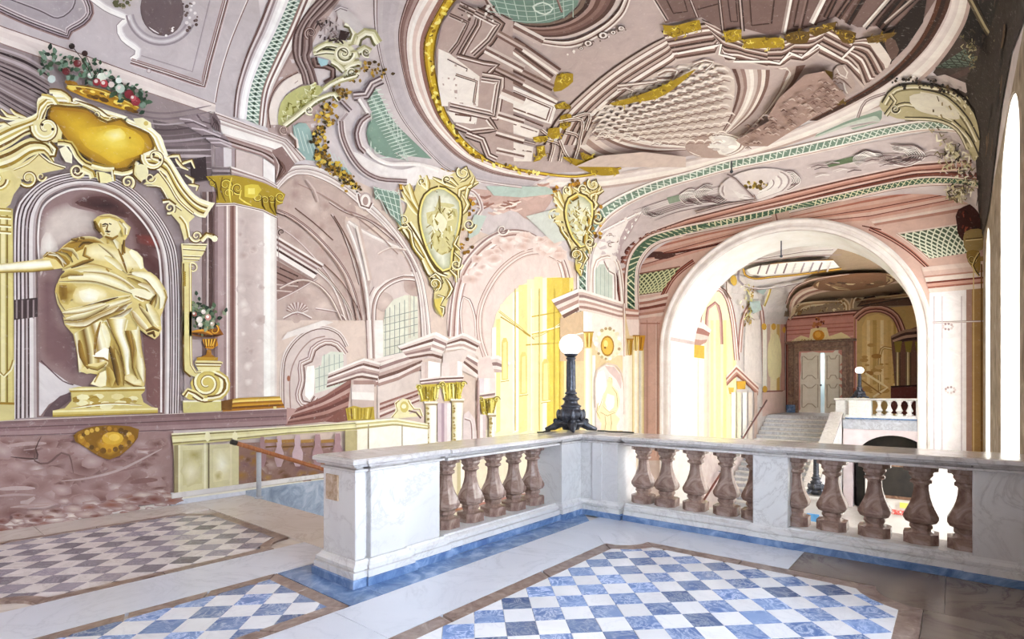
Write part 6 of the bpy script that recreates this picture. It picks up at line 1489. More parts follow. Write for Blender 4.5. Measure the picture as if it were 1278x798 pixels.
# ---------------------------------------------------------------- cartouches in the pendentives
def cartouche(K, name_label, hue=1):
    p = Paint(base=.036, step=.0004); th = thing('painted_cartouche', name_label, 'cartouche', cast_shell(*K(262, 780)[0]))
    A1, A2, A3, A4 = 'fbf6df', 'e3d8a8', 'b8a04c', '75601c'
    for k in range(70):
        s_, t = random.choice([(-1, random.random()), (1, random.random())])
        if s_ < 0: x, y = 75+random.uniform(-25, 25)+t*60, 130+t*170
        else: x, y = 400+random.uniform(-30, 30)-t*20, 230+t*260
        if random.random() < .35: x, y = random.uniform(190, 340), random.uniform(80, 120)
        X, Y = K(x, y)[0]; p.leaf(X, Y, random.uniform(3, 7), random.uniform(0, 6.28), .4, random.choice(['a07a1c', 'c79c34', '7a5a12', 'b88c28', 'd6b04a']))
    p.flush('gold_leaves', th)
    # body
    p.fill(K(130, 200, 160, 120, 230, 130, 300, 110, 380, 70, 420, 110, 440, 150, 380, 200, 390, 300, 350, 400, 350, 540, 300, 600, 300, 680, 262, 780, 225, 730, 230, 660, 200, 600, 190, 520, 110, 420, 60, 360, 100, 260, 80, 170, 110, 150), A2, sm=True)
    p.ruled(K(60, 360, 110, 430, 165, 520, 200, 600, 260, 610), K(120, 330, 175, 420, 215, 500, 260, 560, 300, 580), [A4, A1, A2, A3, A1, A4, A1], sm=True)
    p.stroke(K(60, 370, 90, 350, 115, 380, 130, 450, 175, 510), 6, [A4, A3, A1, A4]); p.scroll(*K(85, 325)[0], 9, 1.4, 1, 1, (A4, A1, A2))
    for l in ((80, 160, 100, 200, 140, 260), (70, 220, 110, 240, 150, 290), (110, 150, 130, 220, 160, 280), (160, 110, 170, 150, 210, 180), (190, 110, 200, 150, 200, 190), (75, 190, 120, 260, 150, 300)): p.stroke(K(*l), 6, [A1, A2, A3], taper=True)
    for l in ((220, 120, 280, 150, 330, 170), (270, 120, 310, 130, 340, 160), (350, 90, 380, 70, 390, 110, 350, 140), (420, 110, 400, 160, 350, 180, 350, 230), (440, 140, 390, 170, 380, 230), (360, 200, 390, 250, 360, 300)): p.stroke(K(*l), 7, [A3, A1, A2, A4], taper=True)
    p.scroll(*K(365, 95)[0], 8, 1.4, 4, -1, (A4, A1, A2)); p.scroll(*K(395, 345)[0], 8, 1.5, 0, 1, (A4, A1, A2)); p.scroll(*K(290, 130)[0], 6, 1.2, 2, 1, (A4, A1)); p.scroll(*K(170, 140)[0], 5, 1.2, 2, 1, (A4, A1))
    p.flush('scrolled_frame', th)
    OV = K(250, 175, 300, 195, 345, 240, 345, 330, 330, 400, 310, 470, 300, 550, 270, 560, 220, 500, 180, 400, 165, 300, 190, 210)
    p.stroke(smooth(OV, 7, True)+[OV[0]], 9, [A4, 'c7a436', 'f2e49c', A4], sm=False)
    p.fill(OV, 'e9e9dc', sm=True, edge='bdbf9f', feather=5)
    p.fill(K(190, 290, 230, 280, 250, 220, 270, 240, 320, 250, 340, 300, 320, 400, 300, 480, 260, 490, 220, 450, 210, 400, 230, 360, 195, 340), 'ddd6a8', sm=True)
    p.fill(K(220, 300, 260, 290, 290, 330, 270, 380, 230, 370), 'f3efd6', sm=True); p.fill(K(270, 260, 310, 270, 320, 320, 290, 330), 'efe9c8', sm=True)
    for k in range(46):
        X, Y = K(random.uniform(205, 325), random.uniform(260, 480))[0]; p.stroke([(X, Y), (X+random.uniform(-6, 6), Y+random.uniform(3, 8))], random.uniform(1, 2.6), random.choice(['b3a258', 'fbf8e6', '9c8a40', 'cfc48a']), taper=True)
    p.stroke(K(250, 210, 255, 280), 1.4, 'a8995c')
    p.flush('oval_picture', th)
    for l in ((200, 600, 230, 580, 260, 620, 230, 660), (300, 560, 330, 590, 330, 620), (280, 600, 310, 650, 280, 700), (240, 680, 270, 690, 250, 730), (240, 730, 270, 740, 262, 785), (320, 480, 350, 510, 340, 550, 310, 560), (310, 540, 340, 560, 340, 600), (340, 400, 320, 440, 350, 470)): p.stroke(K(*l), 5.5, [A3, A1, A4], taper=True)
    p.scroll(*K(228, 628)[0], 8, 1.4, 1, -1, (A4, A1, A3)); p.scroll(*K(330, 535)[0], 7, 1.4, 0, 1, (A4, A1, A2))
    p.fill(K(225, 700, 265, 690, 250, 740, 268, 780, 250, 770, 228, 735), 'e3d27c', sm=True)
    p.flush('pendant', th); return th
cartouche(k1, 'large cream and gold rococo cartouche with an oval picture painted between the two wall arches')
c2 = lambda *a_: [(688+(a_[i]-60)*.17-max(0, a_[i+1]-500)*.0, 224+(a_[i+1]-70)*.17) for i in range(0, len(a_), 2)]
cartouche(c2, 'smaller pale yellow rococo cartouche painted left of the trellis rib')
# ================================================================ frescoed vault
q2 = T(320, 0, 3.99); q3 = T(640, 0, 3.99); q4 = T(958, 0, 3.99)
p = Paint(base=.003)
# lilac ground between the oval and the wall arches
p.fill([(404, -12), (560, -12), (530, 60), (560, 160), (640, 222), (760, 226), (850, 205), (900, 190), (830, 225), (790, 250), (760, 280), (745, 320), (742, 400), (720, 330), (700, 310), (660, 296), (610, 300), (560, 330), (540, 340), (520, 300), (480, 255), (440, 225), (390, 208), (372, 190), (335, 165), (342, 110), (362, 60)], 'ddd3d5')
p.fill([(335, 165), (342, 112), (362, 60), (404, -12), (430, -12), (392, 50), (384, 100), (400, 130), (380, 200)], 'c8b4b0', sm=True)
trim(p, 'lilac ground of the vault between the oval and the wall arches')

# border rings of the great oval
p = Paint(base=.010)
R0 = q2(575, -40, 580, 100, 600, 250, 640, 400, 700, 560, 790, 690, 880, 790)+[(560, 214), (600, 226), (660, 234)]
R1 = q2(760, -40, 720, 80, 705, 180, 720, 320, 770, 500, 860, 640, 960, 750)+[(580, 202), (615, 217), (670, 226)]
R2 = q2(880, -40, 800, 100, 775, 230, 795, 400, 870, 580, 960, 690, 1050, 770)+[(600, 202), (630, 213), (680, 222)]
R3 = q2(950, -40, 850, 150, 830, 250, 850, 400, 900, 560, 980, 680, 1070, 775)+[(604, 199), (632, 210), (682, 219)]
R4 = q2(1020, -40, 925, 100, 888, 250, 900, 400, 955, 580, 1050, 710, 1150, 785)+[(622, 203), (645, 209), (690, 216)]
p.ruled(R0, R1, ['d9cfd2', '7d6a6a', 'e2dadc', '8a7776', 'cfc6ca', 'c9c0c5', 'cdc4c9', 'd3cacd'], [.5, .7, .9, .5, 3, 4, 4, 3], sm=True)
p.ruled(R1, R2, ['6f534e', 'c9b4b2', '7d5c56', '9c807c', 'b9a19d', '8d6a62', 'efe6e3', 'f6f0ee'], [.8, .6, .6, 2, 2, .8, 2.4, 2.4], sm=True)
p.ruled(R2, R3, ['e3cfc9', 'f3e9e5', 'a88279'], sm=True)
# far side: pale border sweeping to the right
F0 = [(660, 234), (740, 236), (830, 222), (900, 204), (980, 182), (1060, 152), (1120, 122), (1168, 84), (1205, 30), (1215, -12)]
F1 = [(690, 219), (760, 216), (830, 204), (890, 192), (960, 172), (1040, 140), (1100, 104), (1150, 62), (1178, 20), (1186, -12)]
p.ruled(F0, F1, ['cbb7b3', 'f3ebe9', 'f6f0ee', 'e9dfdf', 'efe6e6', 'dccfcf'], sm=True)
p.ruled([(1020, 150), (1100, 108), (1152, 64), (1180, 20), (1190, -12)], [(1010, 150), (1092, 104), (1138, 62), (1163, 20), (1172, -12)], ['5c3a2c', '43271c', '6e4430'], sm=True)
trim(p, 'grey rose moulded border of the great oval')
p = Paint(base=.016)
p.ruled(R3, R4, ['8a6c10', 'c9a626', 'e9d25a', 'd3b432', '9a7b18'], [.6, 1, 1.2, 1.2, .7], sm=True)
A = resample(smooth([( (a_[0]+b_[0])/2, (a_[1]+b_[1])/2) for a_, b_ in zip(R3, R4)], 8), 90)
for i, (x, y) in enumerate(A[:86]):
    p.dab(x+random.uniform(-4, 4), y+random.uniform(-3, 3), random.uniform(1.2, 3), random.choice(['f2e384', '7a5f0c', 'd8bc3c', 'fbf0a4', 'a8871c']), 6, 1.4, .8, random.uniform(0, 3))
G_ = [(685, 217), (720, 219), (760, 212), (775, 208)]
p.stroke(G_, 3.5, ['b99428', 'ecd868', 'a8871c'])
p.done('painted_gold_garland', 'gold garland rim painted round the left side of the ceiling oval', 'garland')

# --- inside the oval: painted architecture opening upward
OVI = R4[:-1]+[(690, 216), (760, 212), (830, 201), (890, 188), (960, 170), (1030, 140), (1095, 102), (1140, 60), (1165, 20), (1172, -12)]
p = Paint(base=.006)
p.fill(OVI, 'c9b9b7')
# curling stone scales of the far dome
p.fill(q3(400, 520, 620, 400, 900, 310, 1080, 340, 1100, 500, 1040, 670, 870, 725, 640, 680, 430, 610), 'ddd0cb', sm=True)
for row in range(15):
    for k in range(16):
        u, v = (k+.5*(row % 2))/15.5, row/14.5
        x = 400+u*690+60*v; y = 560-330*u*(1-v)+(120+80*u)*v*1.5
        X, Y = q3(x, y)[0]
        if not (x > 420 and x < 1080-60*abs(v-.4) and y > 330 and y < 700-50*abs(u-.8)): continue
        s_ = 4+9*(1-v)
        p.stroke([(X-s_*.9, Y+s_*.12), (X-s_*.3, Y-s_*.4), (X+s_*.5, Y-s_*.35), (X+s_*.95, Y-s_*.02)], max(1.2, s_*.3), ['f1e9e5', 'e6dad5'], taper=True)
        p.stroke([(X-s_*.8, Y+s_*.38), (X-s_*.1, Y+s_*.12), (X+s_*.6, Y+s_*.3)], max(.9, s_*.17), 'a28881', taper=True)
p.fill(q3(650, 720, 860, 745, 860, 798, 640, 798, 300, 798, 430, 740), 'd9c9c4')
p.fill(q3(1110, 660, 1278, 560)+q4(0, 540, 60, 440, 190, 320, 290, 300, 400, 430, 340, 480, 200, 560, 0, 690)+q3(1150, 690), 'b59d96')
for k in range(230):
    x = random.uniform(925, 1052); y = 172-(x-925)*.62+random.uniform(-30, 22); 
    if y > 178-(x-925)*.52 or y < 150-(x-925)*.62: continue
    s_ = random.uniform(1.5, 4.5); p.stroke([(x-s_, y), (x, y-s_*.5), (x+s_, y+s_*.2)], random.uniform(.8, 2), random.choice(['8d6f67', 'cdbab3', '7b5b52', 'a68a82', 'd9c9c3']), taper=True)
trim(p, 'curled stone scales of the painted dome inside the oval')
p = Paint(base=.010)
# ribs of the dome
p.ruled(q3(1090, 340, 1120, 430, 1090, 560, 1035, 665), q3(1280, 345, 1270, 430, 1200, 560, 1070, 668), ['7d5f58', 'c2b0ab', 'a88f89', 'e3d9d5', 'f3ece9', 'd9ccc8', 'b39c96', 'ece3df', '8d7069'], sm=True)
p.ruled(q3(1270, 345)+q4(100, 330, 60, 440, 0, 540)+q3(1140, 670), q4(190, 320, 130, 420, 40, 520, 0, 560)+q3(1160, 690), ['a88f89', 'efe7e3', 'c9b7b1', '8d7069'], sm=False)
p.ruled(q3(430, 600, 560, 650, 720, 700, 870, 725), q3(400, 660, 540, 730, 700, 755, 870, 745), ['b59f99', 'f6f0ed', 'efe5e1', 'c0a8a1', 'f3ebe7', '9b7f77'], sm=True)
p.ruled(q3(400, 670, 500, 740, 640, 770, 800, 780), q3(300, 740, 400, 798, 560, 810, 760, 800), ['e3d6d1', 'b9a19a', 'efe5e1', 'a88d85'], sm=True)
# oculus
for r, cc in ((38, 'c4b0aa'), (36, 'f3ece9'), (33, '9b827b'), (31, 'f6f2f0'), (27, 'e9e3e2')): p.dab(893, 181, r, cc, 28, 1, .42, -.06)
for k in range(12): p.dab(random.uniform(870, 916), random.uniform(175, 187), random.uniform(2, 5), random.choice(['fbf9f8', 'd6cdcc', 'efeae8']), 8, 1.6, .6)
trim(p, 'ribs and pale oculus of the painted dome')
p = Paint(base=.014)
# great ring entablature
RA = q3(150, 720, 210, 600, 330, 480, 500, 330, 700, 200, 760, 150, 960, 110, 1050, 130, 1150, 180, 1278, 215)+q4(85, 165, 200, 130, 345, 75, 450, 130, 640, 120)
RB = q3(330, 760, 400, 640, 440, 560, 560, 440, 720, 345, 820, 250, 1050, 205, 1040, 260, 1100, 300, 1278, 265)+q4(60, 320, 110, 270, 240, 235, 370, 290, 470, 220, 560, 330)
ca = ['5f463f', 'd3c4bf', '8d7069', 'efe7e4', 'a38a84', '6b4f48', 'ddd0cb', '9b7f78', '54392f', 'cbb9b3', '7d6059', 'f3ecea', 'a48a83', '6e524a', 'd6c8c3']
n_ = len(RA); half = 9
p.ruled(q3(150, 720, 205, 600, 330, 470, 500, 330, 700, 205, 800, 165), q3(360, 720, 430, 590, 560, 470, 700, 380, 820, 300, 830, 240), ca, [1, 1.4, .7, 1.8, 1, .6, 1.6, 1, .6, 1.4, .7, 1.8, 1, .7, 1.5], sm=True)
p.ruled(q3(740, 150, 940, 110, 1060, 100), q3(820, 300, 1010, 270, 1030, 210), ca, sm=False)
p.ruled(q3(940, 90, 1050, 130, 1150, 190, 1278, 215), q3(1030, 215, 1060, 310, 1130, 300, 1278, 335), ca, sm=False)
p.ruled(q4(0, 200, 90, 190, 150, 160, 250, 150, 350, 100), q4(0, 330, 70, 335, 110, 300, 180, 310, 260, 250), ca, sm=False)
p.ruled(q4(300, 110, 400, 165, 450, 190, 520, 190), q4(250, 270, 370, 330, 400, 340, 480, 440), ca, sm=False)
p.ruled(q4(440, 190, 540, 180, 620, 280, 620, 310), q4(390, 270, 450, 330, 480, 420, 500, 410), ca, sm=True)
p.stroke(q3(820, 260, 1040, 215, 1030, 265, 1110, 285, 1100, 300, 1278, 300)+q4(60, 310, 110, 255, 170, 280, 250, 215, 370, 285, 430, 225), 4, ['f6f0ee', 'f9f5f3', '6b4f48'], sm=False)
trim(p, 'dark and pale ring cornice painted inside the oval')
p = Paint(base=.018)
# shafts and panels rising from the ring, upper right (shaded side)
p.fill(q3(700, -40, 1278, -40)+q4(860, -40, 760, 120, 640, 120, 450, 130, 345, 75, 200, 130, 85, 165)+q3(1278, 170, 1130, 130, 1050, 150, 940, 80, 760, 110, 740, 60), '8d7672')
for l, w_, cc in ((q3(700, -20, 770, 95), 5, ['e3d9d6', '4d332c', 'b9a5a1']), (q3(880, -20, 920, 80), 4, ['5a4039', 'd3c6c3', '6e524b']), (q3(1030, -30, 1050, 150), 6, ['4d332c', 'c9bab6', '5a4039', '8d736c']), (q3(1130, -30, 1145, 150), 6, ['5a4039', 'cbbcb8', '4d332c'])):
    p.stroke(l, w_, cc, sm=False)
for l in (q3(760, -20, 800, 60, 870, 50, 850, -20), q3(920, 40, 1030, 10), q3(1070, -20, 1085, 100, 1120, 100, 1110, -20), q3(1180, -20, 1190, 120, 1278, 110)): p.stroke(l, 1.5, '5a4039', sm=False)
for l, w_, cc in ((q4(35, -20, 20, 110), 2, '5a4039'), (q4(120, -20, 85, 160), 9, ['b9a9a5', 'f3eeec', '7a5f58']), (q4(160, -20, 130, 125, 200, 125), 2, '5a4039'), (q4(200, -20, 165, 130), 5, ['9c8580', '5a4039']), (q4(290, -20, 225, 110), 10, ['d9cecb', 'f6f2f0', '6e524b']), (q4(340, -20, 290, 80), 7, ['4a2f27', '7d645d', '3a2119']), (q4(420, -20, 350, 80), 9, ['4a2f27', '8d756e', '3a2119', '6b5048']), (q4(480, -20, 400, 110), 8, ['6b5048', '2e1a14', '4a2f27']), (q4(620, -25, 485, 130), 7, ['efe9e6', 'c9bdb8', '3a2119']), (q4(680, -20, 560, 130), 14, ['4a2f27', '2a1711', '6b5048', '2a1711']), (q4(740, -20, 590, 110), 6, ['cfc4bf', '8d7a74', '3a2119'])):
    p.stroke(l, w_, cc, sm=False)
p.fill(q4(640, 120, 760, -10, 800, -20, 780, 100, 700, 220, 620, 300, 540, 180), '2e1a13'); p.fill(q4(500, 190, 540, 180, 620, 290, 600, 330), 'e6dcd8', sm=True); p.fill(q4(580, 170, 640, 190, 660, 240, 620, 290), '7b645c', sm=True)
p.fill(q4(510, 200, 600, 170, 660, 130, 590, 190), '4a2f22')
# upper left architecture: long shafts converging to the right
p.fill(q3(0, 200, 220, 355, 190, 460, 0, 420), 'bfada9')
for (x0, y0, x1, y1, w_, cc) in ((0, 120, 150, 200, 12, ['d3c4c0', '8a6e68', 'e6dcd9']), (0, 190, 230, 350, 10, ['efe7e4', 'cbbab6', '7d6059']), (0, 245, 190, 385, 12, ['c9b8b4', 'f3edea', 'a38a84', '6b4f48']), (0, 330, 200, 430, 9, ['6b4f48', 'bba8a3', '8d726b']), (0, 385, 220, 500, 10, ['8d726b', 'f3edea', 'c2b0ab'])):
    p.stroke(q3(x0, y0, x1, y1), w_, cc, sm=False)
p.fill(q3(0, 420, 220, 515, 190, 610, 150, 600, 0, 545), 'f6f0ee'); p.stroke(q3(0, 450, 185, 530, 165, 590, 0, 530), 2, P4, sm=False); p.stroke(q3(0, 440, 200, 525, 175, 600), 1.2, P3, sm=False)
p.fill(q3(0, 590, 130, 640, 120, 690, 0, 660), 'f1e9e6'); p.stroke(q3(0, 610, 120, 650), 1.4, P4, sm=False); p.stroke(q3(0, 560, 150, 620), 2.6, [P5, P3], sm=False); p.stroke(q3(0, 680, 110, 710), 3, [P4, 'e6dad6', P5], sm=False)
p.fill(q3(0, 700, 100, 725, 90, 798, 0, 798), 'efe6e2'); p.stroke(q3(0, 735, 95, 750), 1.6, P4)
for l in (q3(140, 640, 200, 700, 180, 798), q3(170, 690, 240, 720, 230, 798), q3(230, 690, 260, 760, 290, 798), q3(260, 650, 330, 680, 300, 798), q3(300, 580, 380, 560, 360, 640), q3(230, 600, 340, 590, 330, 690)): p.stroke(l, 5, [P5, 'e3d6d1', P4, 'f1e9e5'])
# zigzag brackets at the left rim
def zig(pts, w_, cc): p.stroke(pts, w_, cc, sm=False)
p.fill(q2(1000, 0, 1278, 90)+q3(0, 200, 0, 420, 0, 798, -60, 798)+q2(1160, 798, 1060, 700, 960, 560, 905, 400, 892, 250, 925, 100), 'c6b3af')
p.fill(q2(905, 230, 960, 255, 1110, 370, 1100, 520, 920, 520, 900, 400), 'f3ece9'); p.fill(q2(940, 545, 1100, 560, 1090, 610, 980, 600), 'f3ece9')
p.stroke(q2(990, 360, 1095, 395, 1080, 500, 1085, 500), 3.4, [P5, 'd9c9c4', P4], sm=False); p.stroke(q2(950, 280, 1050, 330, 1045, 345), 2.6, [P5, 'e6dad6'], sm=False); p.stroke(q2(985, 560, 1065, 570, 1060, 595), 2.4, P4, sm=False)
zig(q2(960, 60, 1050, 100, 1000, 200, 960, 250), 6, ['d9cdca', '5f463f', 'b9a5a0', '6b4f48']); zig(q2(1010, 10, 1110, 60, 1100, 110, 1030, 230, 1010, 270), 10, ['6b4f48', 'c9b8b3', '4d332b', '9b827b', 'e3d8d5', '7d6059'])
zig(q2(1090, 40, 1215, 105, 1160, 190, 1080, 265), 13, ['f1e9e6', '7d6059', 'd6c8c4', '5f463f', 'bfada8', '8d726b', '4d332b']); zig(q2(1000, 265, 1130, 300, 1200, 310, 1150, 360), 7, ['7d6059', 'efe6e3', '9b827b', '5f463f'])
zig(q2(1120, 370, 1215, 385, 1185, 570, 960, 520), 13, ['f6f0ee', '8d726b', 'e3d8d5', '5f463f', 'c9b8b3', 'efe6e3', '7d6059']); zig(q2(1150, 580, 1190, 635, 1060, 650, 985, 620), 8, ['f1e9e6', '7d6059', 'c9b8b3', '5f463f']); zig(q2(1040, 660, 1120, 690, 1150, 770, 1190, 790), 10, ['5f463f', 'd6c8c4', '8d726b', 'f1e9e6', '6b4f48'])
for (x0, y0, x1, y1, w_, cc) in ((1200, 150, 1330, 225, 9, ['8a6e68', 'd3c4c0', '9b827b']), (1140, 230, 1330, 330, 10, ['efe7e4', '8a6e68', 'd9ccc8']), (1190, 330, 1330, 400, 8, ['6b4f48', 'cbbab6', '9b827b']), (1215, 450, 1330, 500, 13, ['f6f0ee', 'efe5e2', 'a38a84']), (1200, 560, 1330, 600, 9, ['f3ece9', '8d726b', 'e3d8d5']), (1190, 650, 1330, 690, 9, ['7d6059', 'efe6e3', 'b9a5a0']), (1190, 740, 1330, 770, 8, ['e3d8d5', '8d726b', 'f1e9e6'])):
    p.stroke(q2(x0, y0, x1, y1), w_, cc, sm=False)
for k in range(26): x, y = q2(random.uniform(1010, 1190), random.uniform(5, 90))[0]; p.dab(x, y, random.uniform(1, 2.4), random.choice(['efe8e6', '6e5852', 'cbbfbb', '8d7a74']), 6)
trim(p, 'stepped columns and cornices painted in steep perspective inside the oval')
# green oculus with its ring
p = Paint(base=.026)
p.ruled(q3(-180, 40, -60, 90, 100, 175, 280, 180, 440, 110, 520, 30, 545, -30), q3(-120, 10, 0, 90, 120, 110, 250, 85, 330, 20, 345, -30), ['d6c9c6', '6b4f48', '8a6d66', '9b7f78', '7a5a52', 'b39a94', '4d332b', '8d7a70'], sm=True)
p.ruled(q3(100, 205, 290, 230, 450, 160, 560, 60, 590, -30), q3(100, 175, 280, 190, 440, 118, 525, 35, 550, -30), ['efe7e4', P4, 'd9ccc8', 'efe7e4', P5], sm=True)
p.ruled(q2(1150, -30, 1200, 60, 1278, 105), q2(1110, -30, 1170, 80, 1260, 125), ['e3d8d5', P4, 'cbbab6'])
p.fill(q2(1140, -30, 1200, 50, 1278, 85)+q3(0, 95, 60, 108, 180, 105, 260, 75, 320, 20, 335, -30), '88a096'); 
for k in range(9): p.stroke(q3(-100+k*50, -30, -60+k*45, 100-abs(k-4)*6), 1, 'c9d6ce')
for k in range(4): p.stroke(q3(-120, -10+k*28, 100, 20+k*26, 330-k*25, -20+k*28), 1, 'c3d1c9')
p.stroke(q3(100, 20, 150, 0, 200, 30, 160, 60, 110, 40, 100, 20), 2, 'dfe8e2'); p.stroke(q3(220, -20, 245, 50), 3, ['8a6d66', 'b39a94'])
for (x, y, r) in ((375, 205, 6), (450, 165, 7), (540, 130, 5), (340, 230, 3), (500, 150, 4)):
    X, Y = q3(x, y)[0]; p.dab(X, Y, r*.9, '6e5650', 10, 1.2, .8); p.dab(X, Y, r*.7, 'efe8e6', 9, 1.1, .8); p.dab(X, Y, r*.35, '7d6a64', 7)
for k in range(26): x = random.uniform(280, 600); X, Y = q3(x, 250-(x-280)*.42)[0]; p.dab(X+random.uniform(-3, 3), Y+random.uniform(-3, 3), random.uniform(.8, 2), random.choice(['efe8e6', '7d6a64', 'cdbfbc']), 6)
p.done('painted_glass_oculus', 'green glazed oculus with a heavy rose ring painted at the top of the oval', 'oculus')
# gilt capitals and draperies in the oval
GI = thing('painted_gilding', 'gilt capitals and swags painted inside the ceiling oval', 'gilding', cast_shell(*q3(300, 400)[0]))
p = Paint(base=.03, step=.0004)
def gilt(P_, n, dark=False):
    cols = ['b49a24', 'dcc64c', '8a7012', 'efe080', 'cbb232'] if not dark else ['7a6014', 'a88c28', '54400a', 'c9ae48', '927722']
    xs = [q[0] for q in P_]; ys = [q[1] for q in P_]; cx_ = sum(xs)/len(xs); cy_ = sum(ys)/len(ys)
    p.fill(P_, cols[0], sm=True)
    for _ in range(n):
        q = random.choice(P_); t = random.random()**.7; x, y = cx_+(q[0]-cx_)*t, cy_+(q[1]-cy_)*t
        a_ = random.uniform(0, 6.28); s_ = random.uniform(2, 4); p.stroke([(x, y), (x+s_*cos(a_), y+s_*sin(a_)), (x+s_*1.6*cos(a_+.8), y+s_*1.6*sin(a_+.8))], random.uniform(1, 2.2), random.choice(cols), taper=True)
    p.flush('gilt_patch', GI)
gilt(q3(185, 400, 240, 360, 300, 360, 300, 400, 240, 445, 205, 450), 16); gilt(q3(205, 515, 250, 500, 285, 515, 270, 535, 215, 535), 9); gilt(q3(235, 570, 290, 560, 285, 620, 250, 640, 232, 620), 14)
gilt(q3(175, 630, 230, 625, 235, 670, 200, 685, 170, 670), 10); gilt(q3(95, 675, 160, 668, 170, 690, 110, 700), 9); gilt(q3(115, 720, 155, 715, 160, 760, 130, 790, 95, 800, 120, 760), 12)
gilt(q3(745, 105, 800, 110, 930, 80, 940, 125, 860, 150, 800, 170, 760, 150), 26); gilt(q3(1050, 140, 1140, 125, 1140, 175, 1060, 190), 14); gilt(q3(1150, 175, 1278, 165, 1278, 212, 1150, 215), 16)
gilt(q4(0, 165, 80, 165, 90, 205, 0, 212), 10); gilt(q4(85, 150, 160, 125, 210, 130, 200, 185, 100, 185), 14, True); gilt(q4(200, 130, 300, 85, 350, 75, 340, 110, 240, 150), 12, True); gilt(q4(350, 115, 450, 130, 440, 180, 380, 180), 12, True); gilt(q4(500, 155, 600, 130, 660, 125, 600, 165, 510, 180), 10, True)
gilt(q3(480, 490, 600, 455, 720, 410, 820, 360, 910, 315, 860, 365, 780, 430, 700, 470, 620, 480, 540, 500), 34); gilt(q3(330, 735, 400, 760, 470, 798, 400, 798, 340, 770), 12)
gilt(q4(290, 310, 330, 320, 330, 380, 380, 440, 390, 480, 320, 495, 285, 490, 320, 400), 20, True)
gilt([(700, 190), (735, 196), (770, 204), (772, 211), (740, 212)], 16)
GF = thing('painted_figure', 'small seated stone figure and scrolls painted inside the oval below the dark cornice', 'figure', cast_shell(*q4(380, 460)[0]))
p = Paint(base=.034)
for l, w_ in (((520, 440, 560, 430, 600, 445, 590, 460), 4), ((720, 360, 760, 340, 820, 345, 800, 385, 720, 390), 6), ((900, 310, 960, 290, 1000, 300, 960, 340), 4), ((520, 420, 700, 400, 720, 395), 4)): p.stroke(q3(*l), w_, ['9b827b', 'f3edea', 'c2b0ab']); p.flush('scroll', GF)
p.fill(q4(330, 340, 350, 315, 390, 310, 420, 360, 440, 410, 430, 440, 395, 465, 370, 400, 330, 380), 'cbb9b3', sm=True)
for l in ((345, 330, 360, 360, 400, 380), (340, 370, 380, 390, 420, 430), (380, 320, 400, 350, 390, 380), (380, 400, 390, 440, 400, 455)): p.stroke(q4(*l), 2, random.choice(['f1e9e5', '6b4f48', '8d726b']), taper=True)
p.flush('seated_figure', GF)

# --- rococo shell ornaments and leaf garland at the left of the oval
p = Paint(base=.02)
p.fill(k3(10, 330, 0, 240, 30, 140, 90, 60, 180, 5, 205, 10, 210, 70, 120, 120, 60, 240, 60, 330), 'ece2dd', sm=True)
p.stroke(k2(180, 690, 290, 600, 400, 520), 0.8, P3); p.stroke(k3(5, 350, -8, 240, 20, 130, 80, 50, 180, -5), 3, ['7d6059', 'b9a09a'])
p.ruled(k2(390, -30, 300, 60, 220, 180, 165, 300, 155, 400, 180, 500, 230, 600, 250, 700), k2(560, -30, 460, 80, 360, 170, 330, 240, 330, 400, 300, 460, 340, 560, 380, 700), ['6b5250', 'ab9997', '7a6462', 'c2b3b1', '5c4442', '937e7c', 'b5a4a2', '6b5250', '8d7876'], sm=True)
p.scroll(*k2(315, 265)[0], 8, 1.3, 2, 1, (P5, 'c9bab8', P4)); p.stroke(k2(340, 470, 360, 540, 430, 540, 500, 570, 500, 640, 430, 690), 8, ['6b4f4b', 'a58f8b', '54393a'])
for k in range(30): X, Y = k2(random.uniform(370, 560), random.uniform(120, 320))[0]; p.stroke([(X, Y), (X+random.uniform(-5, 5), Y+random.uniform(-5, 5)), (X+random.uniform(-6, 6), Y+random.uniform(2, 7))], random.uniform(1.5, 3.5), random.choice(['8d7b7b', 'd9ced0', '6b595a', 'b9acae', '4d3b3b']), taper=True)
p.fill(k2(520, 40, 600, 50, 700, 130, 750, 220, 700, 260, 620, 180, 540, 130), 'd9d2d3', sm=True); p.fill(k2(560, 230, 640, 250, 600, 320, 540, 310), '4a3636', sm=True)
p.stroke(k2(510, 70, 560, 40, 620, 60), 4, [V3, 'e9e3e4', V2])
trim(p, 'dark rose moulding curling round the shell ornaments')
p = Paint(base=.026)
S0, S1, S2, S3 = 'f6f3e6', 'e3dfc6', 'bdb892', '7f7a58'
p.fill(k2(330, 410, 380, 370, 470, 310, 540, 300, 620, 340, 680, 400, 690, 450, 640, 490, 740, 500, 730, 550, 640, 560, 720, 580, 700, 630, 600, 640, 520, 700, 480, 710, 560, 640, 600, 580, 540, 580, 500, 540, 480, 490, 400, 460, 340, 450), S1, sm=True)
p.fill(k2(370, 470, 460, 490, 450, 530, 400, 545, 380, 510), 'b5d3dc', sm=True)
for l, w_ in (((340, 440, 440, 420, 540, 430), 6), ((350, 410, 440, 360, 540, 370, 620, 410), 8), ((600, 180, 650, 200, 680, 270, 660, 330, 620, 340), 11), ((690, 360, 710, 300, 770, 260, 830, 270, 860, 330, 875, 350), 13), ((710, 420, 760, 390, 810, 420), 10), ((490, 500, 540, 530, 590, 580), 9), ((600, 560, 640, 530, 720, 510), 10), ((600, 600, 660, 580, 720, 600), 8), ((480, 710, 540, 660, 640, 640, 700, 610), 7), ((620, 440, 690, 430, 700, 470), 8)): p.stroke(k2(*l), w_, [S3, S0, S1, S2], taper=False)
p.stroke(k2(410, 400, 460, 395, 515, 405), 3, '3a3028', taper=True)
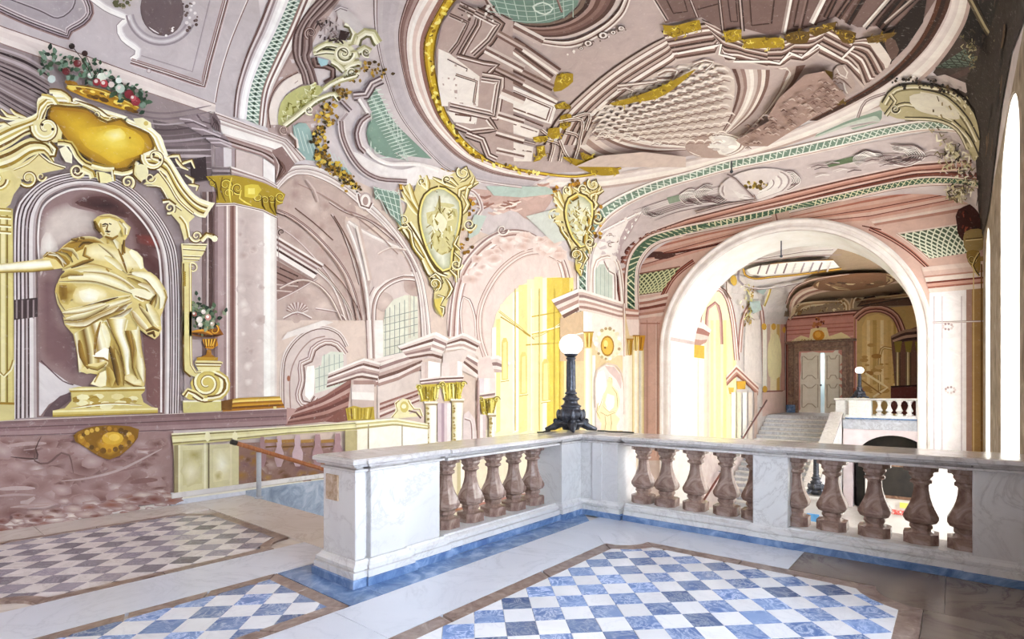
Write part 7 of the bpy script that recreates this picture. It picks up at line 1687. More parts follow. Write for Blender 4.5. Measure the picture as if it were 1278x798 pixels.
p.scroll(*k2(590, 430)[0], 13, 1.6, 0, 1, (S3, S0, S1)); p.scroll(*k2(655, 590)[0], 7, 1.3, 1, 1, (S3, S0)); p.scroll(*k2(775, 420)[0], 6, 1.3, 1, 1, (S3, S0)); p.scroll(*k2(540, 660)[0], 5, 1.3, 1, 1, (S3, S0))
# lower green-gold shell
p.fill(k3(55, 330, 60, 230, 100, 150, 200, 85, 260, 75, 340, 90, 300, 150, 220, 210, 170, 290, 100, 340), 'c9c792', sm=True)
for k in range(40): x = random.uniform(80, 300); X, Y = k3(x, 300-(x-80)*.85+random.uniform(-50, 40))[0]; p.stroke([(X, Y), (X+random.uniform(-4, 4), Y-random.uniform(2, 7)), (X+random.uniform(0, 7), Y-random.uniform(2, 9))], random.uniform(1.5, 3.2), random.choice(['a5a056', 'e6e3bc', '8d8840', 'd3cf98', 'f1efd6']), taper=True)
p.stroke(k3(85, 340, 160, 280, 230, 220, 300, 170, 400, 130, 430, 170), 8, [S3, S0, S1, S2]); p.stroke(k3(240, 230, 290, 180, 380, 140), 4, [S3, S0]); p.scroll(*k3(245, 235)[0], 6, 1.3, 1, 1, (S3, S0, S1)); p.stroke(k3(400, 60, 440, 40, 540, 10), 7, [S2, S0, S3]); p.stroke(k3(330, 100, 380, 60, 460, 20), 6, [S0, S2])
p.scroll(*k3(85, 365)[0], 6, 1.5, 1, 1, (P4, 'e3d3cd', P3)); p.stroke(k3(120, 390, 160, 430, 165, 480), 5, [P4, 'efe5e1'])
p.done('painted_shell_ornament', 'pale rococo shell scrolls painted between the near rib and the oval', 'ornament')
p = Paint(base=.022)
def mesh_(P_, nu, nv): p.trellis(P_, nu, nv, '8fa89e', 'e3ebe4', 1.1)
p.fill(k3(150, 340, 230, 320, 270, 400, 300, 500, 380, 560, 480, 600, 520, 640, 440, 620, 330, 560, 230, 550, 180, 480), 'a9bfbc', sm=True)
for k in range(12): p.stroke(k3(150+k*28, 330+k*20, 190+k*28, 480+k*14), .8, 'd9e3df')
p.fill(k3(610, 100, 650, 70, 700, 160, 740, 250, 798, 330)+q2(870, 790, 700, 770)+k3(798, 500, 740, 532, 680, 510, 620, 450, 605, 380, 620, 310, 680, 270, 640, 190), '92a99d')
for k in range(14):
    p.stroke(k3(610+k*4, 110+k*33, 700+k*14, 100+k*32), 1.2, 'e3ebe4')
for k in range(9): p.stroke(k3(640+k*22, 110+k*30, 630+k*26, 500+k*4), 1.1, 'dfe8e0')
p.fill(q2(545, 470, 580, 420, 640, 560, 700, 680, 790, 780, 740, 770, 680, 760, 740, 798)+[(505, 200)]+q2(640, 780, 570, 720, 545, 640, 575, 590), '93aa9e', sm=False)
A = k3(640, 100, 690, 220, 760, 330)+q2(660, 640, 720, 740, 790, 790)
for i in range(22):
    t = i/21; x, y = q2(560+t*190, 440+t*340)[0]; p.stroke([(x-14, y+4), (x, y-1), (x+10, y-4)], 1.1, 'e6ede7', taper=True); p.stroke([(x-4, y-6), (x-2, y+6)], .9, 'cfdcd4')
# pale moulded frames
p.stroke(k3(520, 140, 600, 130, 640, 60, 700, 30), 12, ['6b595b', 'cfc4c7', '8a787a', 'e3dadc', '75636a'], sm=False)
p.stroke(k3(560, 150, 620, 250), 7, ['f3eeee', 'd3c9cb'], sm=False); p.stroke(k3(440, 170, 500, 235), 6, ['75636a', 'cbc0c4', '8a787a'], sm=False)
p.stroke(k3(620, 262, 570, 300, 540, 380, 560, 470, 590, 500), 8, ['6e5557', 'c9bcbd', '8a7072', 'e9e1e1'])
p.stroke(k3(440, 300, 450, 400, 500, 520, 580, 620, 680, 670, 798, 680)+[(505, 227)], 9, ['e3dadb', '7d6566', 'c2b2b2', '917a7b', 'e9e1e1'])
p.stroke(k3(480, 250, 440, 300), 3, ['b5a6a8'])
p.stroke(k3(600, 480, 640, 530, 720, 570, 798, 575)+[(520, 205), (545, 213)], 5, ['f6f1f0', 'efe8e7'])
p.trellis(k3(640, 720, 790, 760, 798, 798, 650, 798), 5, 2, '8fa79b', 'e1e9e3', 1)
p.fill([(464, 236), (495, 245), (498, 285), (484, 268)], '8fa79b')
for k in range(5): p.stroke([(466+k*7, 238), (480+k*5, 268+k*3)], .9, 'dfe8e1'); p.stroke([(464+k*5, 236+k*8), (496, 242+k*9)], .9, 'dfe8e1')
trim(p, 'grey framed trellis panels painted beside the oval')
p = Paint(base=.034)
for k in range(260):
    t = random.random(); 
    pts = [(410, 128), (403, 150), (397, 172), (398, 193), (410, 208), (428, 220), (444, 235)]
    s_ = t*6; i = min(5, int(s_)); f_ = s_-i; x = pts[i][0]+(pts[i+1][0]-pts[i][0])*f_; y = pts[i][1]+(pts[i+1][1]-pts[i][1])*f_
    r = 10*(1-.55*t); x += random.gauss(0, r*.6); y += random.gauss(0, 4)
    p.leaf(x, y, random.uniform(4, 8)*(1-.3*t), random.uniform(0, 6.28), .36, random.choice(['5c4a12', '8a6c1a', 'b8942c', 'd9bc54', '3f3410', 'a8862a', 'e6cf74']))
for k in range(60): 
    x, y = random.choice([(425, 108), (437, 100), (457, 80), (470, 85), (478, 87), (420, 120), (430, 113)]); p.leaf(x+random.gauss(0, 5), y+random.gauss(0, 4), random.uniform(4, 7), random.uniform(0, 6.28), .34, random.choice(['7a5f1c', 'a8883a', '5a4614', 'c2a252']))
p.done('painted_leaf_garland', 'hanging garland of golden leaves painted beside the near rib', 'garland', kind='stuff')
# ornament patches between the second arch and the oval
p = Paint(base=.012)
p.fill([(585, 236), (620, 238), (660, 236), (690, 240), (680, 262), (660, 275), (640, 262), (615, 262), (600, 250)], 'd3b9b2', sm=True)
for k in range(40):
    x = random.uniform(590, 690); y = 246+14*sin((x-590)/22)+random.uniform(-7, 9); p.stroke([(x-7, y-2), (x, y), (x+8, y-3)], random.uniform(2, 4.5), random.choice(['e9d6cf', 'b58c80', 'f3e8e3', 'cda79c', 'dfc5bd']), taper=True)
p.fill([(605, 232), (680, 232), (700, 240), (650, 246), (615, 244)], 'c3d1cb'); p.stroke([(560, 232), (590, 240), (600, 262), (590, 276), (600, 288)], 5, ['efe6e4', 'b39b99', 'e9dfde'])
p.fill([(590, 268), (606, 270), (596, 292), (582, 300)], 'ccd6d0'); p.fill([(655, 270), (700, 258), (705, 300), (690, 304)], 'd9dcd8')
p.stroke([(470, 216), (520, 222), (560, 215), (600, 226), (650, 233)], 3, ['b5a09f', 'f1eaea', 'cbbcbb'])
p.fill([(440, 190), (470, 205), (500, 212), (530, 205), (560, 215), (600, 228), (560, 224), (520, 232), (480, 225), (450, 212)], 'f1ebeb', sm=True)
trim(p, 'rose and sage ornament painted above the second wall arch')

# --- the two far ribs with green trellis
def rib(outer, inner, n, label, gt='8da396', ln='e9efe9', base=.014, edge=None):
    p = Paint(base=base); A = resample(smooth(outer, 8), 60); B = resample(smooth(inner, 8), 60)
    L = lambda t: [(a_[0]+(b_[0]-a_[0])*t, a_[1]+(b_[1]-a_[1])*t) for a_, b_ in zip(A, B)]
    p.ruled(L(0), L(.22), edge or ['b39b97', 'f6f1f0', 'fbf8f7', 'e9e0df']); p.ruled(L(.22), L(.74), [gt, gt]); p.ruled(L(.74), L(1), ['fbf8f7', 'efe6e4', 'c7aea8', 'f1e8e5'] if not edge else ['f3ebe8', 'e3cfc9', 'f6efec', 'a8837a'])
    a_ = resample(L(.22), n+1); b_ = resample(L(.74), n+1)
    for k in range(n):
        x, y = (a_[k][0]+b_[k+1][0])/2, (a_[k][1]+b_[k+1][1])/2; w_ = math.dist(a_[k], b_[k])
        p.off -= .0006*2; p.stroke([a_[k], b_[k+1]], max(.8, w_*.16), ln, sm=False); p.stroke([b_[k], a_[k+1]], max(.8, w_*.16), ln, sm=False)
    return trim(p, label)
rib([(720, 400), (719, 330), (724, 290), (742, 262), (772, 243), (815, 225), (860, 213), (905, 199), (960, 188), (1040, 170), (1110, 155), (1160, 148), (1200, 148), (1225, 152)],
    [(736, 400), (735, 335), (742, 300), (758, 275), (788, 254), (830, 236), (870, 224), (910, 213), (960, 203), (1040, 186), (1110, 170), (1160, 163), (1200, 166), (1225, 176)], 74, 'second transverse rib of the vault with a faded green trellis')
rib([(779, 400), (779, 340), (786, 314), (806, 294), (850, 281), (910, 269), (960, 259), (1040, 241), (1110, 226), (1150, 219), (1190, 219), (1222, 224)],
    [(797, 400), (796, 345), (803, 322), (822, 304), (860, 294), (910, 284), (960, 273), (1040, 254), (1110, 238), (1150, 232), (1190, 231), (1222, 235)], 70, 'rib beside the arch wall with dark green trellis', '5f7d68', 'e9e9cf', .018, ['8a5b50', 'e6d3cd', 'f6eeeb', 'e0cbc4'])
# --- narrow bay between the ribs
p = Paint(base=.008)
p.fill([(736, 400), (736, 330), (745, 298), (760, 276), (790, 254), (830, 237), (905, 214), (1040, 186), (1160, 164), (1222, 168), (1222, 222), (1150, 217), (1040, 238), (910, 266), (850, 279), (806, 292), (785, 312), (778, 345), (778, 400)], 'd9cdcf')
p.ruled([(769, 400), (768, 350), (775, 320), (795, 298), (840, 281), (910, 265), (1040, 238), (1150, 215), (1222, 215)], [(779, 400), (779, 345), (786, 316), (806, 296), (850, 284), (912, 270), (1040, 243), (1150, 221), (1222, 224)], ['6b3a2e', '8d5447', 'b98c80'], sm=True)
p.ruled([(806, 290), (860, 270), (930, 252), (1000, 234), (1060, 220), (1140, 203), (1215, 196)], [(800, 300), (860, 282), (930, 264), (1000, 248), (1060, 233), (1140, 216), (1215, 212)], ['e6d9d8', '7d4f44', 'ddb9ae', 'c99f93', '8d5c50', 'e3c9c1'])
p.fill([(738, 330), (748, 300), (770, 278), (790, 266), (802, 266), (780, 290), (770, 320), (768, 350), (772, 400), (738, 400)], 'f6efee', sm=True)
p.stroke([(745, 292), (780, 274), (800, 264), (790, 280), (778, 300)], 5, ['e3d8d8', 'ffffff', 'c9b8b8'], sm=False)
p.fill([(784, 276), (800, 266), (790, 284), (776, 306), (774, 330), (770, 345), (768, 320), (774, 296)], 'cbbabd')
# small scrolls near the wall
for (x, y) in ((763, 297),): p.scroll(x, y, 8, 1.6, 0, 1, (P4, 'f1e6e3', P3)); p.scroll(x-2, y+8, 4, 1.2, 0, 1, (P4, 'f1e6e3'))
# curling dark-line ornaments along the bay
for k in range(10): p.stroke([(790+k*3, 262+k*1.4), (850, 243+k*2.2), (915, 228+k*2.6)], 1, random.choice(['8d7a7d', 'b5a6a9', 'efe9ea']), taper=True)
def ripple(cx_, cy_, sc, rot, n, sx=1.0):
    for k in range(n):
        r = sc*(.35+.65*k/n); pts = [(cx_+sx*r*cos(t), cy_+r*.5*sin(t)*(1+.12*sin(6*t+k))) for t in [rot+pi*1.3*j/16 for j in range(17)]]
        p.stroke(pts, sc*.06, random.choice(['6b5557', '8d7779', 'a89597', '5a4346']), taper=True); p.off -= .0004
        pts = [(x, y+sc*.05) for x, y in pts]; p.stroke(pts, sc*.04, 'f6f2f2', taper=True)
p.fill([(832, 246), (858, 240), (862, 247), (835, 254)], 'a3b0a0'); p.fill([(1030, 203), (1065, 194), (1070, 200), (1035, 208)], '7d8f72')
ripple(815, 262, 16, 0, 6); ripple(868, 244, 22, 1.2, 8); ripple(890, 240, 26, 0.6, 8)
ripple(975, 222, 26, -1.9, 8); ripple(1085, 196, 22, 2.2, 7); ripple(1120, 190, 28, -1.8, 8, 1.4)
for r, cc in ((60, 'e6dddf'), (56, 'b5a6a8'), (53, 'efe9ea'), (44, 'c6b8bb'), (41, 'f1eced'), (31, 'ac9c9f'), (29, 'f3efef'), (21, '8d7a7a'), (19, 'd9cfd0')): p.dab(943, 229, r*.62, cc, 26, 1.25, .55, -.18)
for k in range(26): t = random.uniform(0, 6.28); r = random.random(); p.dab(943+14*r*cos(t), 228+5*r*sin(t), random.uniform(1.2, 2.8), random.choice(['a8903c', '6e5a1e', 'd9c678', '8a7430']), 6)
for k in range(30): x = random.uniform(1010, 1190); y = 213-(x-1010)*.13+random.uniform(-9, 5); p.stroke([(x-9, y+1.5), (x, y-1.5), (x+9, y-1)], random.uniform(.8, 1.8), random.choice(['8d7779', 'efe9ea', '6e5a5c', 'c2b4b6']), taper=True)
p.stroke([(907, 214), (918, 220), (940, 243)], 3, ['c6b8bb', '8d7a7a'], sm=False); p.stroke([(868, 262), (905, 252), (944, 246), (940, 240)], 3, ['7d625f', 'd9cbca', '8d7370'], sm=False)
trim(p, 'narrow vault bay with rippling ornaments and a gold rosette')
p = Paint(base=.012)
p.stroke([(741, 385), (741, 335), (750, 322), (765, 322), (773, 338), (778, 385)], 6, ['e9dcd8', 'fdfaf8', 'cbb4ac', 'f3eae6'])
p.fill([(742, 372), (742, 338), (748, 330), (754, 330), (758, 340), (764, 344), (764, 378)], 'd3d9d2')
p.stroke([(754, 326), (760, 338), (767, 342), (768, 378)], 3, [P3, 'f6efec']);
for k in range(4): p.stroke([(744+k*5, 334), (744+k*5, 374)], .7, 'b5c1ba')
p.done('painted_window', 'little arched window with sage panes painted under the second rib', 'window')
# gathering of ornament where the ribs near the window wall
p = Paint(base=.03); GS = thing('painted_shell_ornament', 'carved looking cream shell ornament painted where the ribs meet the window wall', 'ornament', cast_shell(1215, 200))
p.fill([(1098, 130), (1118, 108), (1150, 104), (1190, 112), (1215, 135), (1225, 170), (1218, 200), (1196, 160), (1160, 146), (1120, 146)], 'c9c0a0', sm=True)
K0, K1, K2, K3 = 'efeadb', 'c9c0a0', '8d8360', '463c24'
for l, w_ in (((1104, 128, 1118, 110, 1150, 106, 1190, 114, 1215, 140), 9), ((1108, 138, 1130, 128, 1160, 136, 1190, 148), 6), ((1106, 142, 1118, 124, 1112, 116), 6), ((1150, 112, 1180, 120, 1206, 145, 1222, 175), 9), ((1190, 150, 1210, 170, 1222, 195), 8), ((1130, 146, 1170, 148, 1196, 160, 1210, 185), 5)): p.stroke([(l[i], l[i+1]) for i in range(0, len(l), 2)], w_, [K2, K0, K1, K3])
p.fill([(1136, 118), (1160, 114), (1184, 122), (1200, 146), (1170, 142), (1144, 134)], 'e9e4da', sm=True)
for k in range(20): X, Y = random.uniform(1160, 1210), random.uniform(116, 160); p.stroke([(X, Y), (X+random.uniform(0, 6), Y+random.uniform(2, 7))], random.uniform(1.5, 3), random.choice(['a3936a', 'efe9d6', '6e5f38', 'c6b992']), taper=True)
p.scroll(1118, 133, 7, 1.4, 0, 1, (K3, K0, K1))
for k in range(50): x = random.uniform(1110, 1212); p.leaf(x, 100+max(0, x-1160)*.35+random.uniform(-6, 5), random.uniform(3, 6), random.uniform(0, 6.28), .4, random.choice(['2e2318', '4a3826', '1e160e', '6b563a']))
p.flush('shell', GS)
for k in range(80): 
    t = random.random(); x = 1182+t*34+random.gauss(0, 6); y = 178+t*38+random.gauss(0, 9); a_ = random.uniform(0, 6.28); s_ = random.uniform(3, 7)
    p.stroke([(x, y), (x+s_*cos(a_), y+s_*sin(a_)), (x+s_*1.5*cos(a_+1), y+s_*1.5*sin(a_+1))], random.uniform(1.5, 3.6), random.choice([K0, K1, K2, K3, 'ded6bc']), taper=True)
p.flush('acanthus_spray', GS)
for k in range(60):
    x = 1200+random.gauss(0, 7); y = 236+random.gauss(0, 7); a_ = random.uniform(0, 6.28); s_ = random.uniform(3, 6)
    p.stroke([(x, y), (x+s_*cos(a_), y+s_*sin(a_)), (x+s_*1.5*cos(a_+1), y+s_*1.5*sin(a_+1))], random.uniform(1.5, 3), random.choice([K0, K1, K2, K3, 'd3caa8']), taper=True)
p.flush('acanthus_spray', GS)
for k in range(50):
    x = 1226+random.gauss(0, 5); y = 50+random.gauss(0, 12); a_ = random.uniform(0, 6.28); s_ = random.uniform(3, 6)
    p.stroke([(x, y), (x+s_*cos(a_), y+s_*sin(a_)), (x+s_*1.5*cos(a_+1), y+s_*1.5*sin(a_+1))], random.uniform(1.5, 3), random.choice([K1, K2, K3, '2a2214']), taper=True)
p.flush('acanthus_spray', GS)
p = Paint(base=.009)
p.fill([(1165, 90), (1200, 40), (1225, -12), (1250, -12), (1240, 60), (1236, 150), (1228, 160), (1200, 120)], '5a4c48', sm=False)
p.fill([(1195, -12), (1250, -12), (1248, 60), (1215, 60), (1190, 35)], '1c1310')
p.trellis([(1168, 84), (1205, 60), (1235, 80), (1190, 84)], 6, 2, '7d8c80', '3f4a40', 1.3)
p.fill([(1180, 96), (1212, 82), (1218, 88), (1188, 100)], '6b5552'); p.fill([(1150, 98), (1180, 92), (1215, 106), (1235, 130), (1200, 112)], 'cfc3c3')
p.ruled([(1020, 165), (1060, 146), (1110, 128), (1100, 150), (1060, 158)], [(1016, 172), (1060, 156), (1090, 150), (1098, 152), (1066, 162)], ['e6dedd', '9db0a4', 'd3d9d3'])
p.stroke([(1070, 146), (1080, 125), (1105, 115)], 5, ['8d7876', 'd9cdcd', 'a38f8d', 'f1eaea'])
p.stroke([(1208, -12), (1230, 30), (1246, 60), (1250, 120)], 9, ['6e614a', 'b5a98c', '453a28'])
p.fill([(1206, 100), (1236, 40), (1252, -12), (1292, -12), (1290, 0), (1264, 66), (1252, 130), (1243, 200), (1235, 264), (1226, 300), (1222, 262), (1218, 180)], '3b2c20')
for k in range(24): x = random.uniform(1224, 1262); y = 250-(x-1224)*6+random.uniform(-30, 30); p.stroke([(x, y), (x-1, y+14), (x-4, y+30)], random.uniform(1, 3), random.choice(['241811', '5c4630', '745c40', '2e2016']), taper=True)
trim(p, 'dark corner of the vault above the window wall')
# ================================================================ arch wall
z4 = T(958, 200, 3.99); a7 = T(780, 260, 2.494)
p = Paint('arch', base=.003)
def to_px(x, y, z):
    q = Vector((x, y, z))-EY; dd = q.dot(FW); return (CX+FPX*q.dot(RT)/dd, CY-FPX*q.z/dd)
ARC = [to_px(AX-(AR+.2)*cos(pi*i/36), YC, AZ+(AR+.2)*sin(pi*i/36)) for i in range(37)]
p.fill([(798, 300), (860, 280), (980, 262), (1215, 225), (1229, 240), (1229, 575), (ARC[-1][0], 575)]+ARC[::-1]+[(ARC[0][0], 575), (798, 575)], 'e3c6bd')
p.fill([(798, 396), (826, 396), (826, 575), (798, 575)], 'dcbcb3'); p.fill([(1160, 365), (1206, 362), (1206, 575), (1160, 575)], 'fbf6fa')  # near-white panel at the right: window light put into the pigment
# bands under the rib
p.ruled([(800, 312), (880, 292), (970, 274), (1080, 250), (1215, 226)], [(800, 336), (880, 312), (970, 283), (1085, 275), (1215, 248)], ['c98f80', 'e6c6bc', 'dcb4a8', '7d3d30', 'd9a99c', 'e9cdc4', '8d4c3e', 'dcb2a6'], [2, 3, 3, .8, 2, 3, .8, 3])
p.ruled([(1085, 274), (1150, 262), (1213, 249)], [(1092, 282), (1152, 272), (1213, 262)], ['e9cdc5', 'f0e0da', 'c99e92'])
p.stroke([(800, 322), (862, 312), (905, 302), (930, 292)], 3, ['54241a', '8d4c3e'], taper=False)
for (x, y) in ((830, 320), (815, 318)): p.dab(x, y, 7, '6e4a44', 9, 2, .5, -.15)
p.stroke([(1085, 285), (1112, 298), (1136, 314), (1158, 334)], 5.5, ['7d3d30', 'dcb2a6', '5c281c', 'c98f80'])
p.stroke([(1076, 282), (1100, 287)], 1.4, '7d3d30')
p.stroke([(826, 372), (838, 350), (852, 336), (866, 326)], 6, ['8d4c3e', 'dcb2a6', '6e3226', 'b97a6b', '7d3d30'])
p.trellis([(798, 343), (848, 334), (826, 364), (798, 368)], 7, 4, '5a6448', 'dfe0bc', 1.5); p.stroke([(798, 342), (849, 333)], 1.5, '9a6b58'); p.stroke([(798, 369), (826, 365)], 1.8, ['f0e4dc', '9a6b58'])
p.trellis([(1121, 293), (1205, 280), (1208, 316), (1160, 323)], 9, 4, '6b7a66', 'f0f2e4', 1.7)
p.stroke([(1119, 292), (1206, 279)], 1.6, 'efe2dc'); p.stroke([(1119, 292), (1140, 307), (1160, 324)], 2, ['f3e8e4', 'c99e92'])
p.ruled([(798, 374), (812, 372), (835, 366)], [(798, 398), (812, 396), (828, 394)], ['f0e0da', 'b98a7d', 'e6cec7', '8d5548', 'dcbcb3', 'c99e92', 'e9d6cf'])
p.ruled([(1150, 334), (1228, 326)], [(1160, 366), (1228, 360)], ['ecdad4', 'e3cac3', 'c99e92', 'f0e4df', '8d4c3e', 'dcb4a8', 'b57a6b', 'efe0db'], [3, 3, 1, 3, 1.2, 2, 1.2, 3])
p.stroke([(1162, 403), (1228, 401)], 2.4, ['c9b4b4', 'fbf7f7', 'a88f90'])
for x, cc in ((1166, 'd6cbd2'), (1176, 'e3dbe2'), (1200, 'd6cbd2')): p.stroke([(x, 370), (x, 570)], 1.2, cc)
for (x, y) in ((1183, 408), (1186, 487)):
    for k in range(9): t = k/9*6.28; p.dab(x+6*cos(t), y+3.5*sin(t), 1.6, random.choice(['d3c2c4', 'bfaeb2', 'e6dcde']), 6)
p.ruled([(798, 436), (798, 550)], [(804, 436), (804, 550)], ['fffefa', 'fff8e6', 'efe0b6']); p.fill([(798, 419), (806, 419), (803, 438), (798, 438)], 'e0b048'); p.stroke([(801, 421), (800, 436)], 1.4, 'a87c20')
p.stroke([(808, 400), (808, 570)], 1.5, 'c7a399'); p.stroke([(820, 402), (820, 570)], 1.8, ['efe0da', 'b98a7d']); p.stroke([(800, 404), (824, 404)], 1.4, 'b98a7d')
# keystone
p.fill([(962, 262), (984, 258), (988, 286), (966, 288)], 'dcc0b8'); p.stroke([(968, 266), (973, 287)], 1.4, '8d5548')
trim(p, 'rose cornice bands and trellis panels painted around the big arch')
p = Paint('arch', base=.02)
# corner pilaster and dark console by the windows
p.fill([(1206, 330), (1213, 328), (1213, 575), (1206, 575)], 'b99a92'); p.fill([(1213, 322), (1229, 320), (1229, 575), (1213, 575)], 'b8986a')  # narrow mauve strip beside the pilaster: corner shade put into the pigment
p.stroke([(1215, 330), (1215, 570)], 1.4, 'e3cda0'); p.stroke([(1225, 330), (1225, 570)], 2, '8a6c42')
p.fill([(1196, 262), (1228, 255), (1228, 300), (1200, 300), (1194, 280)], '54261c', sm=True)
for k in range(18): x, y = random.uniform(1198, 1224), random.uniform(262, 296); p.stroke([(x, y), (x+random.uniform(-5, 5), y+4)], random.uniform(1.2, 3), random.choice(['2c120c', '8d4a3a', 'a8604c', '3d1a12']), taper=True)
p.fill([(1204, 290), (1228, 288), (1226, 312), (1206, 314)], 'b09a6c', sm=True); p.stroke([(1205, 300), (1226, 298)], 3, ['e6d6a8', '6b552a'])
p.fill([(1206, 315), (1222, 314), (1222, 342), (1210, 330)], 'a3884e', sm=True); p.scroll(1213, 324, 6, 1.4, 0, 1, ('4d3a18', 'dcc88c', '8a6e3a')); p.stroke([(1222, 316), (1214, 332), (1222, 345)], 3, ['e3d09a', '5c4720'])
p.done('painted_console', 'dark carved console with tan pilaster painted at the right end of the arch wall', 'console')
# ================================================================ paintings of the far hall
f1 = T(860, 290, 7.26); f2 = T(860, 400, 4.99); f3 = T(970, 330, 6.65)
p = Paint('far', base=.006, step=.002)
p.fill([(845, 300), (960, 290), (1060, 296), (1010, 345), (985, 365), (981, 400), (981, 515), (950, 530), (925, 560), (845, 575)], 'dfd6d4')
p.fill([(1060, 296), (1130, 330), (1150, 380), (1140, 384), (1078, 386), (978, 396), (985, 365), (1010, 345)], 'b09a84')
p.fill([(870, 392), (880, 372), (895, 362), (905, 372), (914, 395), (918, 440), (918, 560), (868, 560)], 'faf5d2')
for x, w_, cc in ((866, 8, 'fffdf8'), (875, 7, 'fbf6e6'), (883, 4, 'e3d8c8'), (888, 4, 'f8efb8'), (896, 6, 'fbf3b8'), (904, 4, 'f3e8ac'), (910, 6, 'fdf6c8'), (916, 4, 'f5eebc')): p.stroke([(x, 400), (x, 560)], w_, cc)
p.stroke([(872, 430), (872, 395), (884, 368), (897, 360), (907, 372), (914, 400), (919, 450)], 7, ['b98a80', 'f3e6e2', 'cfa398', 'f6efec', 'a87468'])
p.stroke([(880, 420), (883, 385), (892, 378), (898, 392), (900, 430)], 4, ['d9b8ae', 'b98a80'])
p.ruled([(860, 400), (877, 403), (887, 412)], [(860, 430), (872, 432), (880, 428)], ['f3e8e4', 'b98a80', 'e6d3cc', 'c9a398']); p.fill([(862, 430), (878, 432), (878, 448), (862, 446)], 'e0c05a')
p.stroke([(922, 440), (926, 400), (936, 380), (946, 378), (951, 400), (953, 470)], 5, ['cfaaa0', 'f0e2de', 'b98a80'])
p.fill([(928, 430), (930, 398), (940, 386), (948, 400), (950, 480), (928, 470)], 'efe4e0'); p.ruled([(905, 470), (918, 455), (925, 462), (946, 482)], [(906, 482), (918, 470), (926, 476), (945, 494)], ['f3e6e0', 'b98476', 'ecd6cd', 'c69a8c', 'a8705f'])
p.fill([(918, 476), (930, 476), (929, 486), (919, 486)], 'e0b646'); p.fill([(908, 484), (915, 484), (914, 492), (909, 492)], 'e6c262')
for x, w_, cc in ((914, 5, 'fffaf2'), (921, 5, 'f3ead6'), (928, 5, 'fffcf6'), (935, 5, 'efe3da'), (942, 4, 'dcc6bc')): p.stroke([(x, 490), (x, 560)], w_, cc)
for x, w_, cc in ((953, 5, 'fbf5ec'), (958, 4, 'd9c0b4'), (964, 8, 'f3e6c8'), (970, 4, 'e0c07a'), (975, 5, 'd6a99c'), (979, 3, 'a87468')): p.stroke([(x, 405), (x, 488)], w_, cc)
p.fill([(950, 488), (981, 487), (981, 515), (950, 520)], 'e3cbc4'); p.stroke([(950, 489), (981, 488)], 1.8, 'a87468')
for (x, y) in ((952, 408), (964, 408), (978, 412), (953, 486)): p.dab(x, y, 4, 'e3b850', 8, .8, 1.1)
p.fill([(957, 430), (966, 415), (973, 430), (972, 470), (958, 470)], 'f0e6c0', sm=True)
# cartouche and gold rim above
for k in range(60): t = random.random(); x = 934-4*t+random.gauss(0, 3.5); y = 352+t*52; p.stroke([(x, y), (x+random.uniform(-4, 4), y+random.uniform(2, 6))], random.uniform(1, 2.6), random.choice(['c9ad48', 'f3ecc0', 'a8883a', 'e6d98c', 'fbf6de']), taper=True)
p.dab(913, 346, 6, 'd6b658', 10, .7, 1.2); p.stroke([(950, 380), (958, 362), (960, 355)], 3, ['c9ad48', 'efe4b0'])
p.stroke([(904, 348), (903, 362), (908, 372)], 3, ['8a6c5c', 'e9dcd6']); p.stroke([(920, 332), (919, 345), (925, 352)], 3, 'a89aa4')
for l, w_, cc in (((926, 330, 928, 338, 940, 343, 960, 341, 1000, 337, 1050, 330), 3, ['a87c14', 'e3c04a', '8a6410']), ((944, 329, 960, 324, 990, 321, 1040, 318), 2, ['c49a30', '8a6c5c'])): p.stroke([(l[i], l[i+1]) for i in range(0, len(l), 2)], w_, cc)
p.fill([(930, 331), (946, 326), (990, 321), (1040, 319), (1048, 328), (1000, 334), (950, 339), (935, 337)], 'f3efee')
for k in range(9): x = 944+k*11; p.stroke([(x, 337-(x-944)*.04), (x+5, 324-(x-944)*.04)], 2, random.choice(['b8adb4', '9d8a8c', 'dcd4d6']))
p.stroke([(930, 318), (960, 314), (1010, 306), (1040, 304)], 2, ['9d8a8c', 'e9e2e2']); p.stroke([(920, 325), (950, 320), (1000, 313), (1050, 311)], 1.4, 'b09a96')
p.stroke([(926, 352), (945, 356), (975, 352), (1010, 345), (1050, 338)], 2, ['a8989c', 'efe8e9']); p.fill([(940, 358), (955, 356), (950, 364)], 'b9c6c4'); p.fill([(930, 375), (944, 372), (946, 385), (934, 392)], 'c3cfcc')
# far vault: medallion and arches
p.ruled([(981, 398), (984, 372), (1000, 356), (1040, 348), (1100, 340), (1130, 334)], [(990, 398), (993, 380), (1006, 366), (1042, 357), (1100, 350), (1138, 346)], ['d9b8a8', 'f0e0d4', 'b08878', 'e6d0c0'], sm=True)
p.stroke([(979, 375), (990, 355), (1015, 343), (1060, 336)], 3, ['b08474', 'ecdcd4', '9a6e5e'])
for rx, cc in ((54, '9a7458'), (51, 'e0cca8'), (47, '7d5238'), (44, 'bfa884'), (30, 'cdbb9a')): p.dab(1068, 346, rx, cc, 26, 1, .2, -.1)
for k in range(26): p.dab(random.uniform(1035, 1100), random.uniform(341, 351), random.uniform(1, 4), random.choice(['8d6e50', 'e3d2b0', 'a88c6c', '6e4c34']), 6, 1.8, .6)
p.ruled([(982, 394), (988, 378), (1004, 372), (1050, 370), (1062, 378), (1062, 388)], [(1000, 394), (1004, 385), (1012, 380), (1045, 377), (1054, 382), (1054, 388)], ['e9d6b8', 'c0a078', 'f0e2c8', 'a8845c'], sm=True)
